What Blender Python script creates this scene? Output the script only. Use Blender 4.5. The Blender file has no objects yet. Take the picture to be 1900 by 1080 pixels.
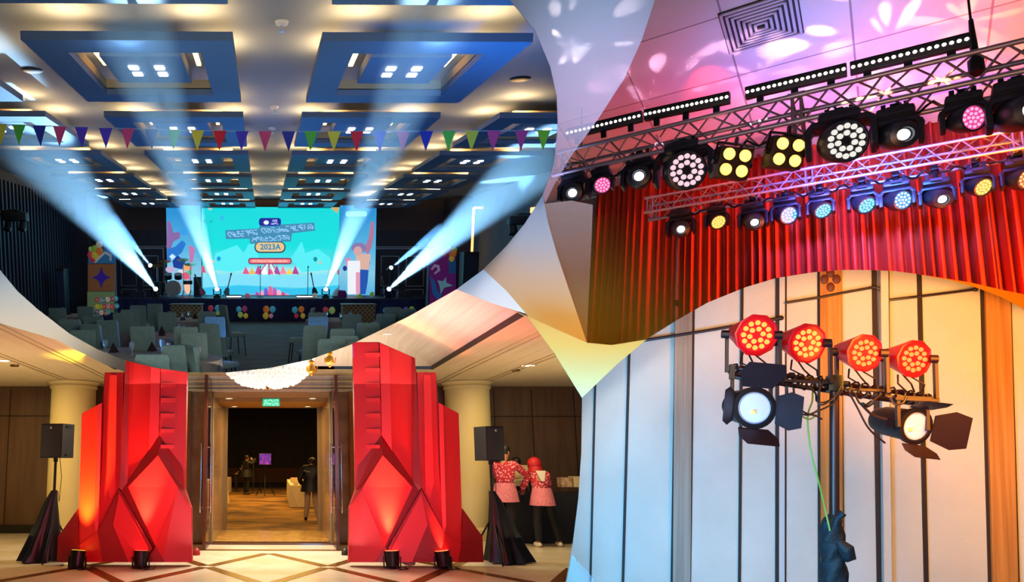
import bpy, bmesh, math, random
from mathutils import Vector, Matrix
random.seed(7)
PI = math.pi
sc = bpy.context.scene
COL = sc.collection
W, H = 1900.0, 1080.0
F, PX, PY = 1300.0, 500.0, 670.0            # focal length and principal point, in pixels of the 1900 frame

# ------------------------------------------------------------------ camera
def nrm(v): return Vector(v).normalized()
def cam_dir(u, v):                            # camera frame: x right, y forward, z up
    return Vector(((u - PX) / F, 1.0, (PY - v) / F))
def frame_from(fwd, up):                      # columns = local axes in the camera frame
    y = nrm(fwd); z = nrm(up); z = nrm(z - y * z.dot(y)); x = y.cross(z)
    return Matrix((x, y, z)).transposed()
B_CAM = frame_from(cam_dir(488, 490), (0, 0, 1))          # ballroom axes seen from the camera
CAM2W = B_CAM.transposed()                                 # world axes = ballroom axes
EYE = Vector((0, 0, 1.95))
cam_data = bpy.data.cameras.new('camera')
cam = bpy.data.objects.new('camera', cam_data); COL.objects.link(cam)
cam_data.sensor_width = 36.0; cam_data.sensor_fit = 'HORIZONTAL'
cam_data.lens = F / W * 36.0
cam_data.shift_x = (W / 2 - PX) / W
cam_data.shift_y = (PY - H / 2) / W
cam_data.clip_start = 0.05; cam_data.clip_end = 300
m3 = CAM2W @ Matrix(((1, 0, 0), (0, 0, -1), (0, 1, 0)))     # blender camera looks down -Z
cam.matrix_world = Matrix.Translation(EYE) @ m3.to_4x4()
sc.camera = cam

# ------------------------------------------------------------------ world and exposure
world = bpy.data.worlds.new('world'); sc.world = world; world.use_nodes = True
bg = world.node_tree.nodes['Background']
bg.inputs[0].default_value = (0.75, 0.8, 1.0, 1); bg.inputs[1].default_value = 0.06
sc.view_settings.view_transform = 'Standard'; sc.view_settings.look = 'None'
sc.view_settings.gamma = 1; sc.view_settings.use_curve_mapping = False
sc.view_settings.exposure = 0.0
cy = sc.cycles
cy.use_denoising = True
cy.max_bounces = 5; cy.diffuse_bounces = 2; cy.glossy_bounces = 2; cy.transmission_bounces = 3
cy.transparent_max_bounces = 12; cy.volume_bounces = 0; cy.sample_clamp_indirect = 3.0
cy.caustics_reflective = False; cy.caustics_refractive = False
cy.use_light_tree = True

# ------------------------------------------------------------------ rooms: rigid frames about the shared viewpoint
class Room:
    def __init__(s, m_cam):                   # m_cam: local axes as columns in the camera frame
        s.R = CAM2W @ m_cam
        s.M = Matrix.Translation(EYE) @ s.R.to_4x4()
        s.Ri = s.R.transposed()
    def ray(s, u, v): return s.Ri @ (CAM2W @ cam_dir(u, v))
    def at_y(s, u, v, y):
        d = s.ray(u, v); return d * (y / d.y)
    def at_z(s, u, v, z):
        d = s.ray(u, v); return d * (z / d.z)
    def at_x(s, u, v, x):
        d = s.ray(u, v); return d * (x / d.x)
    def depth(s, u, v, k): return s.ray(u, v) * k       # k = distance along the optical axis
    def pix(s, p):
        c = CAM2W.transposed() @ (s.R @ Vector(p)); return (PX + F * c.x / c.y, PY - F * c.z / c.y, c.y)
BALL = Room(B_CAM)
LOB = Room(frame_from(cam_dir(515, 855), (0, 0, 1)))
def from_vps(zen, left, flip=False):
    z = nrm(cam_dir(*zen)); l = cam_dir(*left)
    x = -nrm(l - z * l.dot(z)); y = z.cross(x)
    return Matrix((x, y, z)).transposed()
TRU = Room(from_vps((1350, -3800), (-940, 707)))
PAR = Room(from_vps((1430, -8700), (-2600, 1185)))
CUR = [BALL]
def use(room): CUR[0] = room

# ------------------------------------------------------------------ materials
def hexc(h):
    h = h.lstrip('#'); c = [int(h[i:i+2], 16) / 255 for i in (0, 2, 4)]
    return tuple((x / 12.92 if x <= 0.04045 else ((x + 0.055) / 1.055) ** 2.4) for x in c) + (1,)
MATS = {}
def mat(name, col='#808080', rough=0.6, metal=0.0, emit=None, es=0.0, noise=None, bump=0.0, bscale=40, spec=None, trans=0.0, alpha=1.0, coat=0.0):
    if name in MATS: return MATS[name]
    m = bpy.data.materials.new(name); m.use_nodes = True
    nt = m.node_tree; b = nt.nodes['Principled BSDF']
    c = hexc(col) if isinstance(col, str) else tuple(col) + ((1,) if len(col) == 3 else ())
    b.inputs['Base Color'].default_value = c
    b.inputs['Roughness'].default_value = rough; b.inputs['Metallic'].default_value = metal
    if spec is not None: b.inputs['Specular IOR Level'].default_value = spec
    if trans: b.inputs['Transmission Weight'].default_value = trans
    if coat: b.inputs['Coat Weight'].default_value = coat
    if alpha < 1: b.inputs['Alpha'].default_value = alpha
    if emit:
        b.inputs['Emission Color'].default_value = hexc(emit); b.inputs['Emission Strength'].default_value = es
    tc = None
    if noise or bump:
        tc = nt.nodes.new('ShaderNodeTexCoord')
        nz = nt.nodes.new('ShaderNodeTexNoise'); nz.inputs['Detail'].default_value = 4
        nt.links.new(tc.outputs['Object'], nz.inputs['Vector'])
        nz.inputs['Scale'].default_value = noise[1] if noise else bscale
    if noise:
        c2, scl = noise[0], noise[1]
        mx = nt.nodes.new('ShaderNodeValToRGB')
        mx.color_ramp.elements[0].position = 0.35; mx.color_ramp.elements[1].position = 0.65
        mx.color_ramp.elements[0].color = c; mx.color_ramp.elements[1].color = hexc(c2)
        nt.links.new(nz.outputs['Fac'], mx.inputs[0]); nt.links.new(mx.outputs[0], b.inputs['Base Color'])
        if len(noise) > 2:
            mp = nt.nodes.new('ShaderNodeMapping'); mp.inputs['Scale'].default_value = noise[2]
            nt.links.new(tc.outputs['Object'], mp.inputs[0]); nt.links.new(mp.outputs[0], nz.inputs['Vector'])
    if bump:
        nb = nt.nodes.new('ShaderNodeTexNoise'); nb.inputs['Scale'].default_value = bscale; nb.inputs['Detail'].default_value = 3
        nt.links.new(tc.outputs['Object'], nb.inputs['Vector'])
        bp = nt.nodes.new('ShaderNodeBump'); bp.inputs['Strength'].default_value = bump; bp.inputs['Distance'].default_value = 0.02
        nt.links.new(nb.outputs['Fac'], bp.inputs['Height']); nt.links.new(bp.outputs[0], b.inputs['Normal'])
    MATS[name] = m; return m

# ------------------------------------------------------------------ mesh builder
class MB:
    def __init__(s): s.v = []; s.f = []; s.mi = []; s.sm = []; s.cm = 0
    def slot(s, i): s.cm = i; return s
    def add(s, vs, fs, smooth=False):
        b = len(s.v); s.v += [Vector(p) for p in vs]
        for f in fs: s.f.append([b + i for i in f]); s.mi.append(s.cm); s.sm.append(smooth)
        return s
    def box(s, c, size, rot=None, bevel=0.0, taper=(1, 1)):
        hx, hy, hz = size[0] / 2, size[1] / 2, size[2] / 2
        R = rot if rot is not None else Matrix.Identity(3)
        if bevel <= 0:
            vs = []
            for z in (-1, 1):
                kx, ky = (taper if z > 0 else (1, 1))
                for x, y in ((-1, -1), (1, -1), (1, 1), (-1, 1)): vs.append(Vector((x * hx * kx, y * hy * ky, z * hz)))
            fs = [(3, 2, 1, 0), (4, 5, 6, 7), (0, 1, 5, 4), (1, 2, 6, 5), (2, 3, 7, 6), (3, 0, 4, 7)]
            sm = False
        else:
            bm = bmesh.new(); bmesh.ops.create_cube(bm, size=1)
            for v in bm.verts:
                k = taper if v.co.z > 0 else (1, 1)
                v.co = Vector((v.co.x * size[0] * k[0], v.co.y * size[1] * k[1], v.co.z * size[2]))
            bmesh.ops.bevel(bm, geom=bm.edges[:], offset=min(bevel, 0.45 * min(size)), segments=2, profile=0.6, affect='EDGES')
            vs = [v.co.copy() for v in bm.verts]; bm.verts.index_update(); fs = [[v.index for v in f.verts] for f in bm.faces]; bm.free(); sm = True
        return s.add([R @ v + Vector(c) for v in vs], fs, sm)
    def cyl(s, a, b, r0, r1=None, n=12, cap=True, smooth=True):
        a = Vector(a); b = Vector(b); r1 = r0 if r1 is None else r1
        d = (b - a).normalized(); t = Vector((0, 0, 1)) if abs(d.z) < 0.9 else Vector((1, 0, 0))
        e = d.cross(t).normalized(); g = d.cross(e)
        vs = [a + (e * math.cos(2*PI*i/n) + g * math.sin(2*PI*i/n)) * r0 for i in range(n)] + \
             [b + (e * math.cos(2*PI*i/n) + g * math.sin(2*PI*i/n)) * r1 for i in range(n)]
        s.add(vs, [(i, n + i, n + (i + 1) % n, (i + 1) % n) for i in range(n)], smooth)
        if cap:
            s.add(vs[:n], [tuple(range(n))]); s.add(vs[n:], [tuple(reversed(range(n)))])
        return s
    def tube(s, pts, r, n=6, cap=True):
        pts = [Vector(p) for p in pts]; rings = []; e = None
        rs = r if isinstance(r, (list, tuple)) else [r] * len(pts)
        for i, p in enumerate(pts):
            d = (pts[min(i + 1, len(pts) - 1)] - pts[max(i - 1, 0)])
            d = d.normalized() if d.length > 1e-9 else Vector((0, 0, 1))
            if e is None:
                t = Vector((0, 0, 1)) if abs(d.z) < 0.9 else Vector((1, 0, 0)); e = d.cross(t).normalized()
            else:
                e = e - d * e.dot(d); e = e.normalized() if e.length > 1e-6 else d.orthogonal().normalized()
            g = d.cross(e); rings.append([p + (e * math.cos(2*PI*k/n) + g * math.sin(2*PI*k/n)) * rs[i] for k in range(n)])
        vs = [q for rg in rings for q in rg]
        fs = [(i*n + k, i*n + (k+1) % n, (i+1)*n + (k+1) % n, (i+1)*n + k) for i in range(len(pts) - 1) for k in range(n)]
        if cap: fs += [tuple(reversed(range(n))), tuple(range((len(pts)-1)*n, len(pts)*n))]
        return s.add(vs, fs, True)
    def lathe(s, prof, c=(0, 0, 0), n=20, ax=None, ang=2*PI, a0=0.0):   # prof [(r,z)]
        R = ax if ax is not None else Matrix.Identity(3); c = Vector(c); full = abs(ang - 2*PI) < 1e-6
        m = n if full else n + 1
        vs = [R @ Vector((r * math.cos(a0 + ang*i/n), r * math.sin(a0 + ang*i/n), z)) + c for (r, z) in prof for i in range(m)]
        fs = []
        for j in range(len(prof) - 1):
            for i in range(n):
                i2 = (i + 1) % m
                fs.append((j*m + i, j*m + i2, (j+1)*m + i2, (j+1)*m + i))
        s.add(vs, fs, True)
        return s
    def ball(s, c, r, n=12, m=8, sc=(1, 1, 1), rot=None):
        R = rot if rot is not None else Matrix.Identity(3); vs = []; fs = []
        for j in range(m + 1):
            th = PI * j / m
            for i in range(n):
                p = 2*PI*i/n
                vs.append(R @ Vector((r*sc[0]*math.sin(th)*math.cos(p), r*sc[1]*math.sin(th)*math.sin(p), r*sc[2]*math.cos(th))) + Vector(c))
        for j in range(m):
            for i in range(n): fs.append((j*n + i, (j+1)*n + i, (j+1)*n + (i+1) % n, j*n + (i+1) % n))
        return s.add(vs, fs, True)
    def prism(s, poly, vec):                     # poly: 3-D points, extruded along vec
        poly = [Vector(p) for p in poly]; vec = Vector(vec); n = len(poly)
        s.add(poly + [p + vec for p in poly],
              [tuple(range(n)), tuple(reversed(range(n, 2*n)))] + [(i, (i+1) % n, n + (i+1) % n, n + i) for i in range(n)])
        return s
    def ring(s, R, r, c=(0, 0, 0), n=20, m=8, ax=None, a0=0, ang=2*PI):
        A = ax if ax is not None else Matrix.Identity(3)
        pts = [A @ Vector((R*math.cos(a0+ang*i/n), R*math.sin(a0+ang*i/n), 0)) + Vector(c) for i in range(n + 1)]
        return s.tube(pts, r, m, cap=abs(ang-2*PI) > 1e-3)
    def empty(s): return not s.f
    def xform(s, M):
        s.v = [M @ p for p in s.v]; return s
    def build(s, name, mats, parent=None, loc=None, label=None, recalc=True):
        me = bpy.data.meshes.new(name); me.from_pydata([tuple(p) for p in s.v], [], s.f)
        mats = mats if isinstance(mats, (list, tuple)) else [mats]
        for m in mats: me.materials.append(m)
        me.polygons.foreach_set('material_index', s.mi); me.polygons.foreach_set('use_smooth', s.sm)
        bm = bmesh.new(); bm.from_mesh(me)
        bmesh.ops.remove_doubles(bm, verts=bm.verts[:], dist=1e-5)
        if recalc: bmesh.ops.recalc_face_normals(bm, faces=bm.faces[:])
        for e in bm.edges:
            if len(e.link_faces) == 2 and e.calc_face_angle(0) > 0.7: e.smooth = False
        bm.to_mesh(me); bm.free(); me.update()
        o = bpy.data.objects.new(name, me); COL.objects.link(o)
        if parent is not None: o.parent = parent
        else: o.matrix_world = CUR[0].M @ Matrix.Translation(Vector(loc) if loc is not None else Vector((0, 0, 0)))
        if label: o['label'] = label
        return o

def tag(o, label, cat, group=None, kind=None):
    o['label'] = label; o['category'] = cat
    if group: o['group'] = group
    if kind: o['kind'] = kind
    return o
def thing(name, label, cat, loc=(0, 0, 0), rot=0.0, group=None, scale=1.0):
    o = bpy.data.objects.new(name, None); COL.objects.link(o); o.empty_display_size = 0.1
    Rm = rot.to_4x4() if isinstance(rot, Matrix) else Matrix.Rotation(rot, 4, 'Z')
    o.matrix_world = CUR[0].M @ Matrix.Translation(Vector(loc)) @ Rm @ Matrix.Scale(scale, 4)
    return tag(o, label, cat, group)
KIDS = {}
def copy_tree(o, parent=None, cache=None):
    c = o.copy(); COL.objects.link(c)
    if parent is not None: c.parent = parent
    for ch in [k for k in bpy.data.objects if k.parent == o]: copy_tree(ch, c)
    return c
def place(o, loc, rot=0.0, scale=1.0):
    Rm = rot.to_4x4() if isinstance(rot, Matrix) else Matrix.Rotation(rot, 4, 'Z')
    S = Matrix.Diagonal((scale[0], scale[1], scale[2], 1)) if isinstance(scale, (tuple, list)) else Matrix.Scale(scale, 4)
    o.matrix_world = CUR[0].M @ Matrix.Translation(Vector(loc)) @ Rm @ S
    return o
def struct(o): o['kind'] = 'structure'; return o
def light(kind, name, loc, color, power, target=None, size=0.1, size_y=None, spot=60, blend=0.5, parent=None):
    ld = bpy.data.lights.new(name, kind); ld.color = hexc(color)[:3] if isinstance(color, str) else color; ld.energy = power
    if kind == 'AREA':
        ld.size = size
        if size_y: ld.shape = 'RECTANGLE'; ld.size_y = size_y
    else: ld.shadow_soft_size = size
    if kind == 'SPOT': ld.spot_size = math.radians(spot); ld.spot_blend = blend
    o = bpy.data.objects.new(name, ld); COL.objects.link(o)
    M = Matrix.Translation(Vector(loc))
    if target is not None:
        d = (Vector(target) - Vector(loc)).normalized()
        M = M @ d.to_track_quat('-Z', 'Y').to_matrix().to_4x4()
    o.matrix_world = CUR[0].M @ M
    return o
def text_mb(txt, size, depth=0.004, ax=None, c=(0, 0, 0), bold=0.0, shear=0.0):
    cu = bpy.data.curves.new('t', 'FONT'); cu.body = txt; cu.size = size; cu.extrude = depth / 2; cu.offset = bold
    cu.align_x = 'CENTER'; cu.align_y = 'CENTER'; cu.shear = shear; cu.resolution_u = 2
    o = bpy.data.objects.new('t', cu); COL.objects.link(o)
    dg = bpy.context.evaluated_depsgraph_get(); dg.update()
    me = bpy.data.meshes.new_from_object(o.evaluated_get(dg))
    A = ax if ax is not None else Matrix(((1, 0, 0), (0, 0, -1), (0, 1, 0)))   # text upright, facing -Y
    vs = [A @ v.co + Vector(c) for v in me.vertices]; fs = [list(p.vertices) for p in me.polygons]
    bpy.data.objects.remove(o); bpy.data.curves.remove(cu); bpy.data.meshes.remove(me)
    return vs, fs

# ------------------------------------------------------------------ cutting meshes at the edge of each place
BALL_EDGE = [(946, 0), (992, 55), (1021, 124), (1033, 179), (1035, 232), (1028, 304), (1007, 362), (975, 413), (940, 456), (897, 500), (847, 537),
             (757, 588), (650, 640), (576, 667), (500, 683), (425, 691), (349, 691), (290, 683), (232, 669), (180, 648), (130, 620), (70, 574), (32, 540), (0, 501),
             (-60, 400), (-90, 250), (-90, -70), (880, -70)]
PAR_EDGE = [(1048, 1090), (1080, 738), (1146, 675), (1194, 632), (1256, 594), (1312, 562), (1383, 533), (1440, 516),
            (1511, 505), (1560, 501), (1606, 501), (1660, 503), (1706, 509), (1765, 520), (1817, 535), (1860, 552), (1910, 578), (1990, 640), (2120, 820), (2150, 1250), (1034, 1250)]
def cone_planes(edge):                          # world-space planes through the viewpoint; normals point outwards
    out = []; n = len(edge)
    cx = sum(p[0] for p in edge) / n; cyy = sum(p[1] for p in edge) / n
    dc = CAM2W @ cam_dir(cx, cyy)
    for i in range(n):
        a = CAM2W @ cam_dir(*edge[i]); b = CAM2W @ cam_dir(*edge[(i + 1) % n])
        nn = a.cross(b)
        if nn.length < 1e-9: continue
        nn.normalize()
        if nn.dot(dc) > 0: nn = -nn
        out.append(nn)
    return out
BALL_PL = cone_planes(BALL_EDGE); PAR_PL = cone_planes(PAR_EDGE)
PAR_CUT = cone_planes([(900, 690), (1080, 738), (1078.5, 840), (1073, 925), (1063, 1005), (1047, 1095), (900, 1110)])
def _bis(bm, co, no, keep_outer, cap):
    g = bm.verts[:] + bm.edges[:] + bm.faces[:]
    if not g: return
    r = bmesh.ops.bisect_plane(bm, geom=g, plane_co=co, plane_no=no, clear_outer=not keep_outer, clear_inner=keep_outer, dist=1e-6)
    if cap:
        ed = [e for e in r['geom_cut'] if isinstance(e, bmesh.types.BMEdge) and e.is_valid and len(e.link_faces) == 1]
        if ed:
            try: bmesh.ops.holes_fill(bm, edges=ed, sides=0)
            except Exception: pass
def tree(o):
    out = [o]
    for c in [k for k in bpy.data.objects if k.parent == o]: out += tree(c)
    return out
def clip(o, planes=None, inside=True, cap=False):
    """cut a thing at the boundary of its place; own mesh copy when it is actually cut"""
    planes = planes or BALL_PL
    bpy.context.view_layer.update()
    for q in tree(o):
        if q.type != 'MESH': continue
        Mw = q.matrix_world; vs = [Mw @ v.co - EYE for v in q.data.vertices]
        if not vs: continue
        if inside:
            act = [p for p in planes if any(p.dot(v) > 1e-5 for v in vs)]
            if not act: continue
            if any(all(p.dot(v) > 0 for v in vs) for p in planes):
                q.data = q.data.copy(); q.data.clear_geometry(); continue
            q.data = q.data.copy(); bm = bmesh.new(); bm.from_mesh(q.data); Mi = Mw.inverted()
            co = Mi @ EYE
            for p in act: _bis(bm, co, (Mw.to_3x3().transposed() @ p).normalized(), False, cap)
        else:
            if any(all(p.dot(v) > -1e-6 for v in vs) for p in planes): continue
            Mi = Mw.inverted(); co = Mi @ EYE; parts = []
            src = bmesh.new(); src.from_mesh(q.data)
            for p in planes:
                no = (Mw.to_3x3().transposed() @ p).normalized()
                piece = src.copy(); _bis(piece, co, no, True, cap)
                if piece.faces: parts.append(piece)
                else: piece.free()
                _bis(src, co, no, False, cap)
                if not src.faces: break
            src.free(); bm = bmesh.new()
            for piece in parts:
                t = bpy.data.meshes.new('t'); piece.to_mesh(t); piece.free(); bm.from_mesh(t); bpy.data.meshes.remove(t)
            bmesh.ops.remove_doubles(bm, verts=bm.verts[:], dist=1e-5)
            q.data = q.data.copy()
        bm.to_mesh(q.data); bm.free()
def prune(o):
    """drop parts left without any surface, and the thing itself when nothing remains"""
    ks = [k for k in bpy.data.objects if k.parent == o]
    alive = 0
    for k in ks: alive += prune(k)
    if o.type == 'MESH' and len(o.data.polygons) > 0: return 1
    if alive and o.type == 'EMPTY': return 1
    if alive: return 1
    for k in [k for k in bpy.data.objects if k.parent == o]: bpy.data.objects.remove(k)
    bpy.data.objects.remove(o); return 0
def remove_tree(o):
    for k in [k for k in bpy.data.objects if k.parent == o]: remove_tree(k)
    bpy.data.objects.remove(o)
# =================================================================== BALLROOM (upper left)
use(BALL)
FZ = -1.95                                   # floor, eye at 0
HB = 2.05                                    # underside of the ceiling coffers above the eye
CZ = HB + 0.36                               # ceiling slab
YB = 27.2                                    # back wall
XL, XR = -6.75, 7.45
M_ceil = mat('ballroom ceiling paint', '#737d8a', 0.8)
M_raft = mat('coffer paint', '#5b6c8c', 0.6)
M_inner = mat('coffer inner panel paint', '#5f769a', 0.6)
M_darkwall = mat('dark fluted wall', '#1c2230', 0.55, noise=('#0f131d', 3, (9, 9, 0.2)))
M_rwall = mat('grey blue acoustic panel', '#51606f', 0.6, noise=('#465463', 2))
M_brownwall = mat('brown upper wall', '#5b4a4a', 0.7)
M_black = mat('matt black', '#0b0b0d', 0.5)
M_blackm = mat('black metal', '#101013', 0.35, metal=0.3)
M_silver = mat('silver moulding', '#b9c4d6', 0.3, metal=0.6)
M_warm = mat('warm lamp', '#ffffff', emit='#ffcf8c', es=75.0)
M_warm2 = mat('warm recess lamp', '#ffffff', emit='#ffc070', es=5)
M_white = mat('white led', '#ffffff', emit='#f4f7ff', es=7.0)
M_gold = mat('gold light line', '#ffffff', emit='#ffb45c', es=2.2)

def quad(name, pts, m, kind=True, cl=True, inside=True, subdiv=0):
    b = MB(); b.add(pts, [tuple(range(len(pts)))]); o = b.build(name, m)
    if kind: struct(o)
    if cl: clip(o, BALL_PL, inside)
    return o
# carpet
mc = mat('ballroom carpet', '#5d5f5c', 0.95, noise=('#474b4b', 1.6, (1, 3.5, 1)), bump=0.3, bscale=6)
quad('floor', [(XL, 8, FZ), (XR, 8, FZ), (XR, YB, FZ), (XL, YB, FZ)], mc)
quad('ceiling', [(XL - 1, 3.0, CZ), (XR + 2, 3.0, CZ), (XR + 2, YB, CZ), (XL - 1, YB, CZ)], M_ceil)
quad('wall_back', [(XL, YB, FZ), (XR, YB, FZ), (XR, YB, CZ), (XL, YB, CZ)], M_brownwall)
quad('wall_left', [(XL, 3, FZ), (XL, YB, FZ), (XL, YB, CZ), (XL, 3, CZ)], M_darkwall)
quad('wall_right', [(XR, 3, FZ), (XR, YB, FZ), (XR, YB, CZ), (XR, 3, CZ)], M_rwall)
# ribs on the left wall, panel joints and light lines on the right one
b = MB()
for i in range(46):
    y = 14.5 + i * 0.28
    b.box((XL + 0.04, y, 0.1), (0.08, 0.10, 4.1))
o = struct(b.build('trim_1', mat('dark rib', '#20283a', 0.5))); clip(o)
b = MB()
for y in (14.6, 16.6, 18.4): b.box((XL + 0.1, y, 1.28 + 0.0), (0.03, 0.9, 0.035))
o = struct(b.build('trim_2', mat('dim amber light line', '#ff9955', emit='#e8803c', es=0.5))); clip(o)
b = MB()
for y in (13.0, 14.6, 16.3, 18.0): b.box((XR - 0.02, y, -0.2), (0.05, 0.03, 3.3))
b.box((XR - 0.02, 16, 0.62), (0.05, 8, 0.03))
o = struct(b.build('trim_3', mat('panel joint', '#2b3440', 0.6))); clip(o)
b = MB()
b.box((XR - 0.05, 15.9, 1.52), (0.05, 7.4, 0.05)); b.box((XR - 0.05, 19.6, 0.1), (0.06, 0.09, 2.9))
b.box((XR - 0.3, 24.2, 0.6), (0.06, 0.08, 2.6)); b.box((XR - 0.1, 24.2, 1.9), (0.4, 0.08, 0.06))
o = struct(b.build('trim_4', M_gold)); clip(o)
# pilasters either side of the stage
for nm, x0, x1 in (('trim_5', XL, XL + 0.5), ('trim_6', XR - 0.6, XR)):
    b = MB(); b.box(((x0 + x1) / 2, YB - 1.0, 0.2), (x1 - x0, 1.6, 4.4)); o = struct(b.build(nm, mat('pilaster cladding', '#3a3540', 0.6))); clip(o)

# stage doors and dark panelling in the back wall
def wall_door(n, cx, w, z0, z1):
    b = MB(); b.box((cx, YB - 0.06, (z0 + z1) / 2), (w, 0.1, z1 - z0)); o = struct(b.build('door_%d' % n, mat('navy door', '#182036', 0.5)))
    clip(o)
    m = MB()
    def fr(x0, x1, a, c, t=0.03):
        for q in ((x0, a, x0 + t, c), (x1 - t, a, x1, c), (x0, c - t, x1, c), (x0, a, x1, a + t)):
            m.box(((q[0]+q[2])/2, YB - 0.13, (q[1]+q[3])/2), (q[2]-q[0], 0.04, q[3]-q[1]))
    fr(cx - w/2, cx + w/2, z0, z1, 0.05)
    fr(cx - w*0.38, cx - w*0.06, z0 + 0.9, z1 - 0.3); fr(cx + w*0.06, cx + w*0.38, z0 + 0.9, z1 - 0.3)
    fr(cx - w*0.38, cx - w*0.06, z0 + 0.1, z0 + 0.8); fr(cx + w*0.06, cx + w*0.38, z0 + 0.1, z0 + 0.8)
    h = m.build('moulding', M_silver); h.matrix_world = BALL.M; bpy.context.view_layer.update()
    h.parent = o; h.matrix_parent_inverse = o.matrix_world.inverted(); clip(h)
wall_door(1, -4.72, 1.9, -1.75, 0.62)
wall_door(2, 5.35, 2.2, -1.75, 0.62)
b = MB(); b.box((-5.0, YB - 0.05, 0.98), (3.4, 0.12, 0.6)); b.box((5.6, YB - 0.05, 0.98), (3.4, 0.12, 0.6))
o = struct(b.build('trim_7', mat('navy fascia', '#141c30', 0.5))); clip(o)
b = MB(); b.box((-5.0, YB - 0.12, 0.66), (3.4, 0.05, 0.03)); b.box((5.6, YB - 0.12, 0.66), (3.4, 0.05, 0.03))
o = struct(b.build('trim_8', M_silver)); clip(o)

# ---- ceiling coffers: outer ring, dropped inner panel, four square downlights, hidden cove lamps
def make_coffer():
    t = thing('ceiling_coffer', 'x', 'ceiling coffer')
    w, d, hh = 1.96, 2.5, 0.08
    iw, idp = 1.30, 1.72                     # opening
    o = MB()
    for (x0, x1, y0, y1) in ((-w/2, w/2, 0, (d-idp)/2), (-w/2, w/2, d-(d-idp)/2, d), (-w/2, -iw/2, (d-idp)/2, d-(d-idp)/2), (iw/2, w/2, (d-idp)/2, d-(d-idp)/2)):
        o.box(((x0+x1)/2, (y0+y1)/2, HB + hh/2), (x1-x0, y1-y0, hh))
    o.build('outer_frame', M_raft, t)
    s = MB()
    for (x0, x1, y0, y1) in ((-iw/2-.0, iw/2, (d-idp)/2-.02, (d-idp)/2), (-iw/2, iw/2, d-(d-idp)/2, d-(d-idp)/2+.02), (-iw/2-.02, -iw/2, (d-idp)/2, d-(d-idp)/2), (iw/2, iw/2+.02, (d-idp)/2, d-(d-idp)/2)):
        s.box(((x0+x1)/2, (y0+y1)/2, HB + 0.125), (x1-x0, y1-y0, 0.11))
    s.build('recess_side', mat('cove lining', '#b39b78', 0.7), t)
    p = MB(); p.box((0, d/2, HB + 0.12), (0.84, 1.05, 0.12)); ip = p.build('inner_panel', M_inner, t)
    for x in (-0.14, 0.14):
        for y in (-0.13, 0.13):
            l = MB(); l.box((x, d/2 + y, HB + 0.055), (0.10, 0.12, 0.02)); l.build('downlight', M_white, ip)
    for (x, y, sx, sy) in ((-0.62, 0.26, 0.36, 0.10), (0.62, 0.26, 0.36, 0.10), (-0.80, 1.25, 0.10, 0.4), (0.80, 1.25, 0.10, 0.4)):
        l = MB(); l.box((x, y, HB + 0.095), (sx, sy, 0.02)); l.build('cove_lamp', M_warm, t)
    for (x, y, sx, sy) in ((-0.53, d/2, 0.05, 0.6), (0.53, d/2, 0.05, 0.6)):
        l = MB(); l.box((x, y, HB + 0.20), (sx, sy, 0.02)); l.build('cove_lamp', M_warm2, t)
    return t
co0 = make_coffer()
for r in range(7):
    for c, cx in enumerate((-4.04, -1.26, 1.53, 4.33)):
        y = 3.42 + 3.42 * r
        u, v, _ = BALL.pix((cx, y + 1.2, HB))
        if u < -230 or u > 1150: continue
        t = copy_tree(co0); place(t, (cx, y, 0))
        t['group'] = 'lit coffers of the ballroom ceiling'
        t['label'] = 'square ceiling coffer with warm glow, %s, %s' % (
            ['cut by top edge', 'above the bunting', 'right behind the bunting', 'fourth row back', 'fifth row back', 'sixth row back', 'row over the stage'][r],
            ['by left wall', 'left of aisle', 'right of aisle', 'by right wall'][c])
        clip(t)
        prune(t)
remove_tree(co0)
# small ceiling fittings
use(BALL)
def sprinkler(x, y, k):
    t = thing('ceiling_sprinkler', 'small white sprinkler rose on the ceiling strip between coffers, %s' % k, 'sprinkler', (x, y, CZ), group='sprinklers and detectors on the aisle ceiling')
    b = MB(); b.lathe([(0.0, 0), (0.07, 0), (0.06, -0.03), (0.03, -0.04), (0.0, -0.04)], n=14); b.build('rose', mat('fitting white', '#b8bcc4', 0.5), t)
    b = MB(); b.cyl((0, 0, -0.04), (0, 0, -0.09), 0.012); b.cyl((0, 0, -0.09), (0, 0, -0.1), 0.03); b.build('sprinkler_head', M_silver, t); clip(t)
for u, v, k in ((523, 40, 'highest in the picture'), (509, 198, 'above the bunting'), (505, 237, 'behind the bunting')):
    p = BALL.at_z(u, v, CZ); sprinkler(p.x, p.y, k)
def vent(u, v, k):
    p = BALL.at_z(u, v, CZ); t = thing('ceiling_speaker', 'dark round ceiling speaker, ' + k, 'ceiling speaker', p, group='dark round ceiling speakers')
    b = MB(); b.lathe([(0.0, -0.015), (0.12, -0.015), (0.14, 0)], n=18); b.build('grille', M_black, t)
vent(60, 130, 'in the left aisle near the top'); vent(965, 146, 'in the right aisle near the top')

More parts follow.
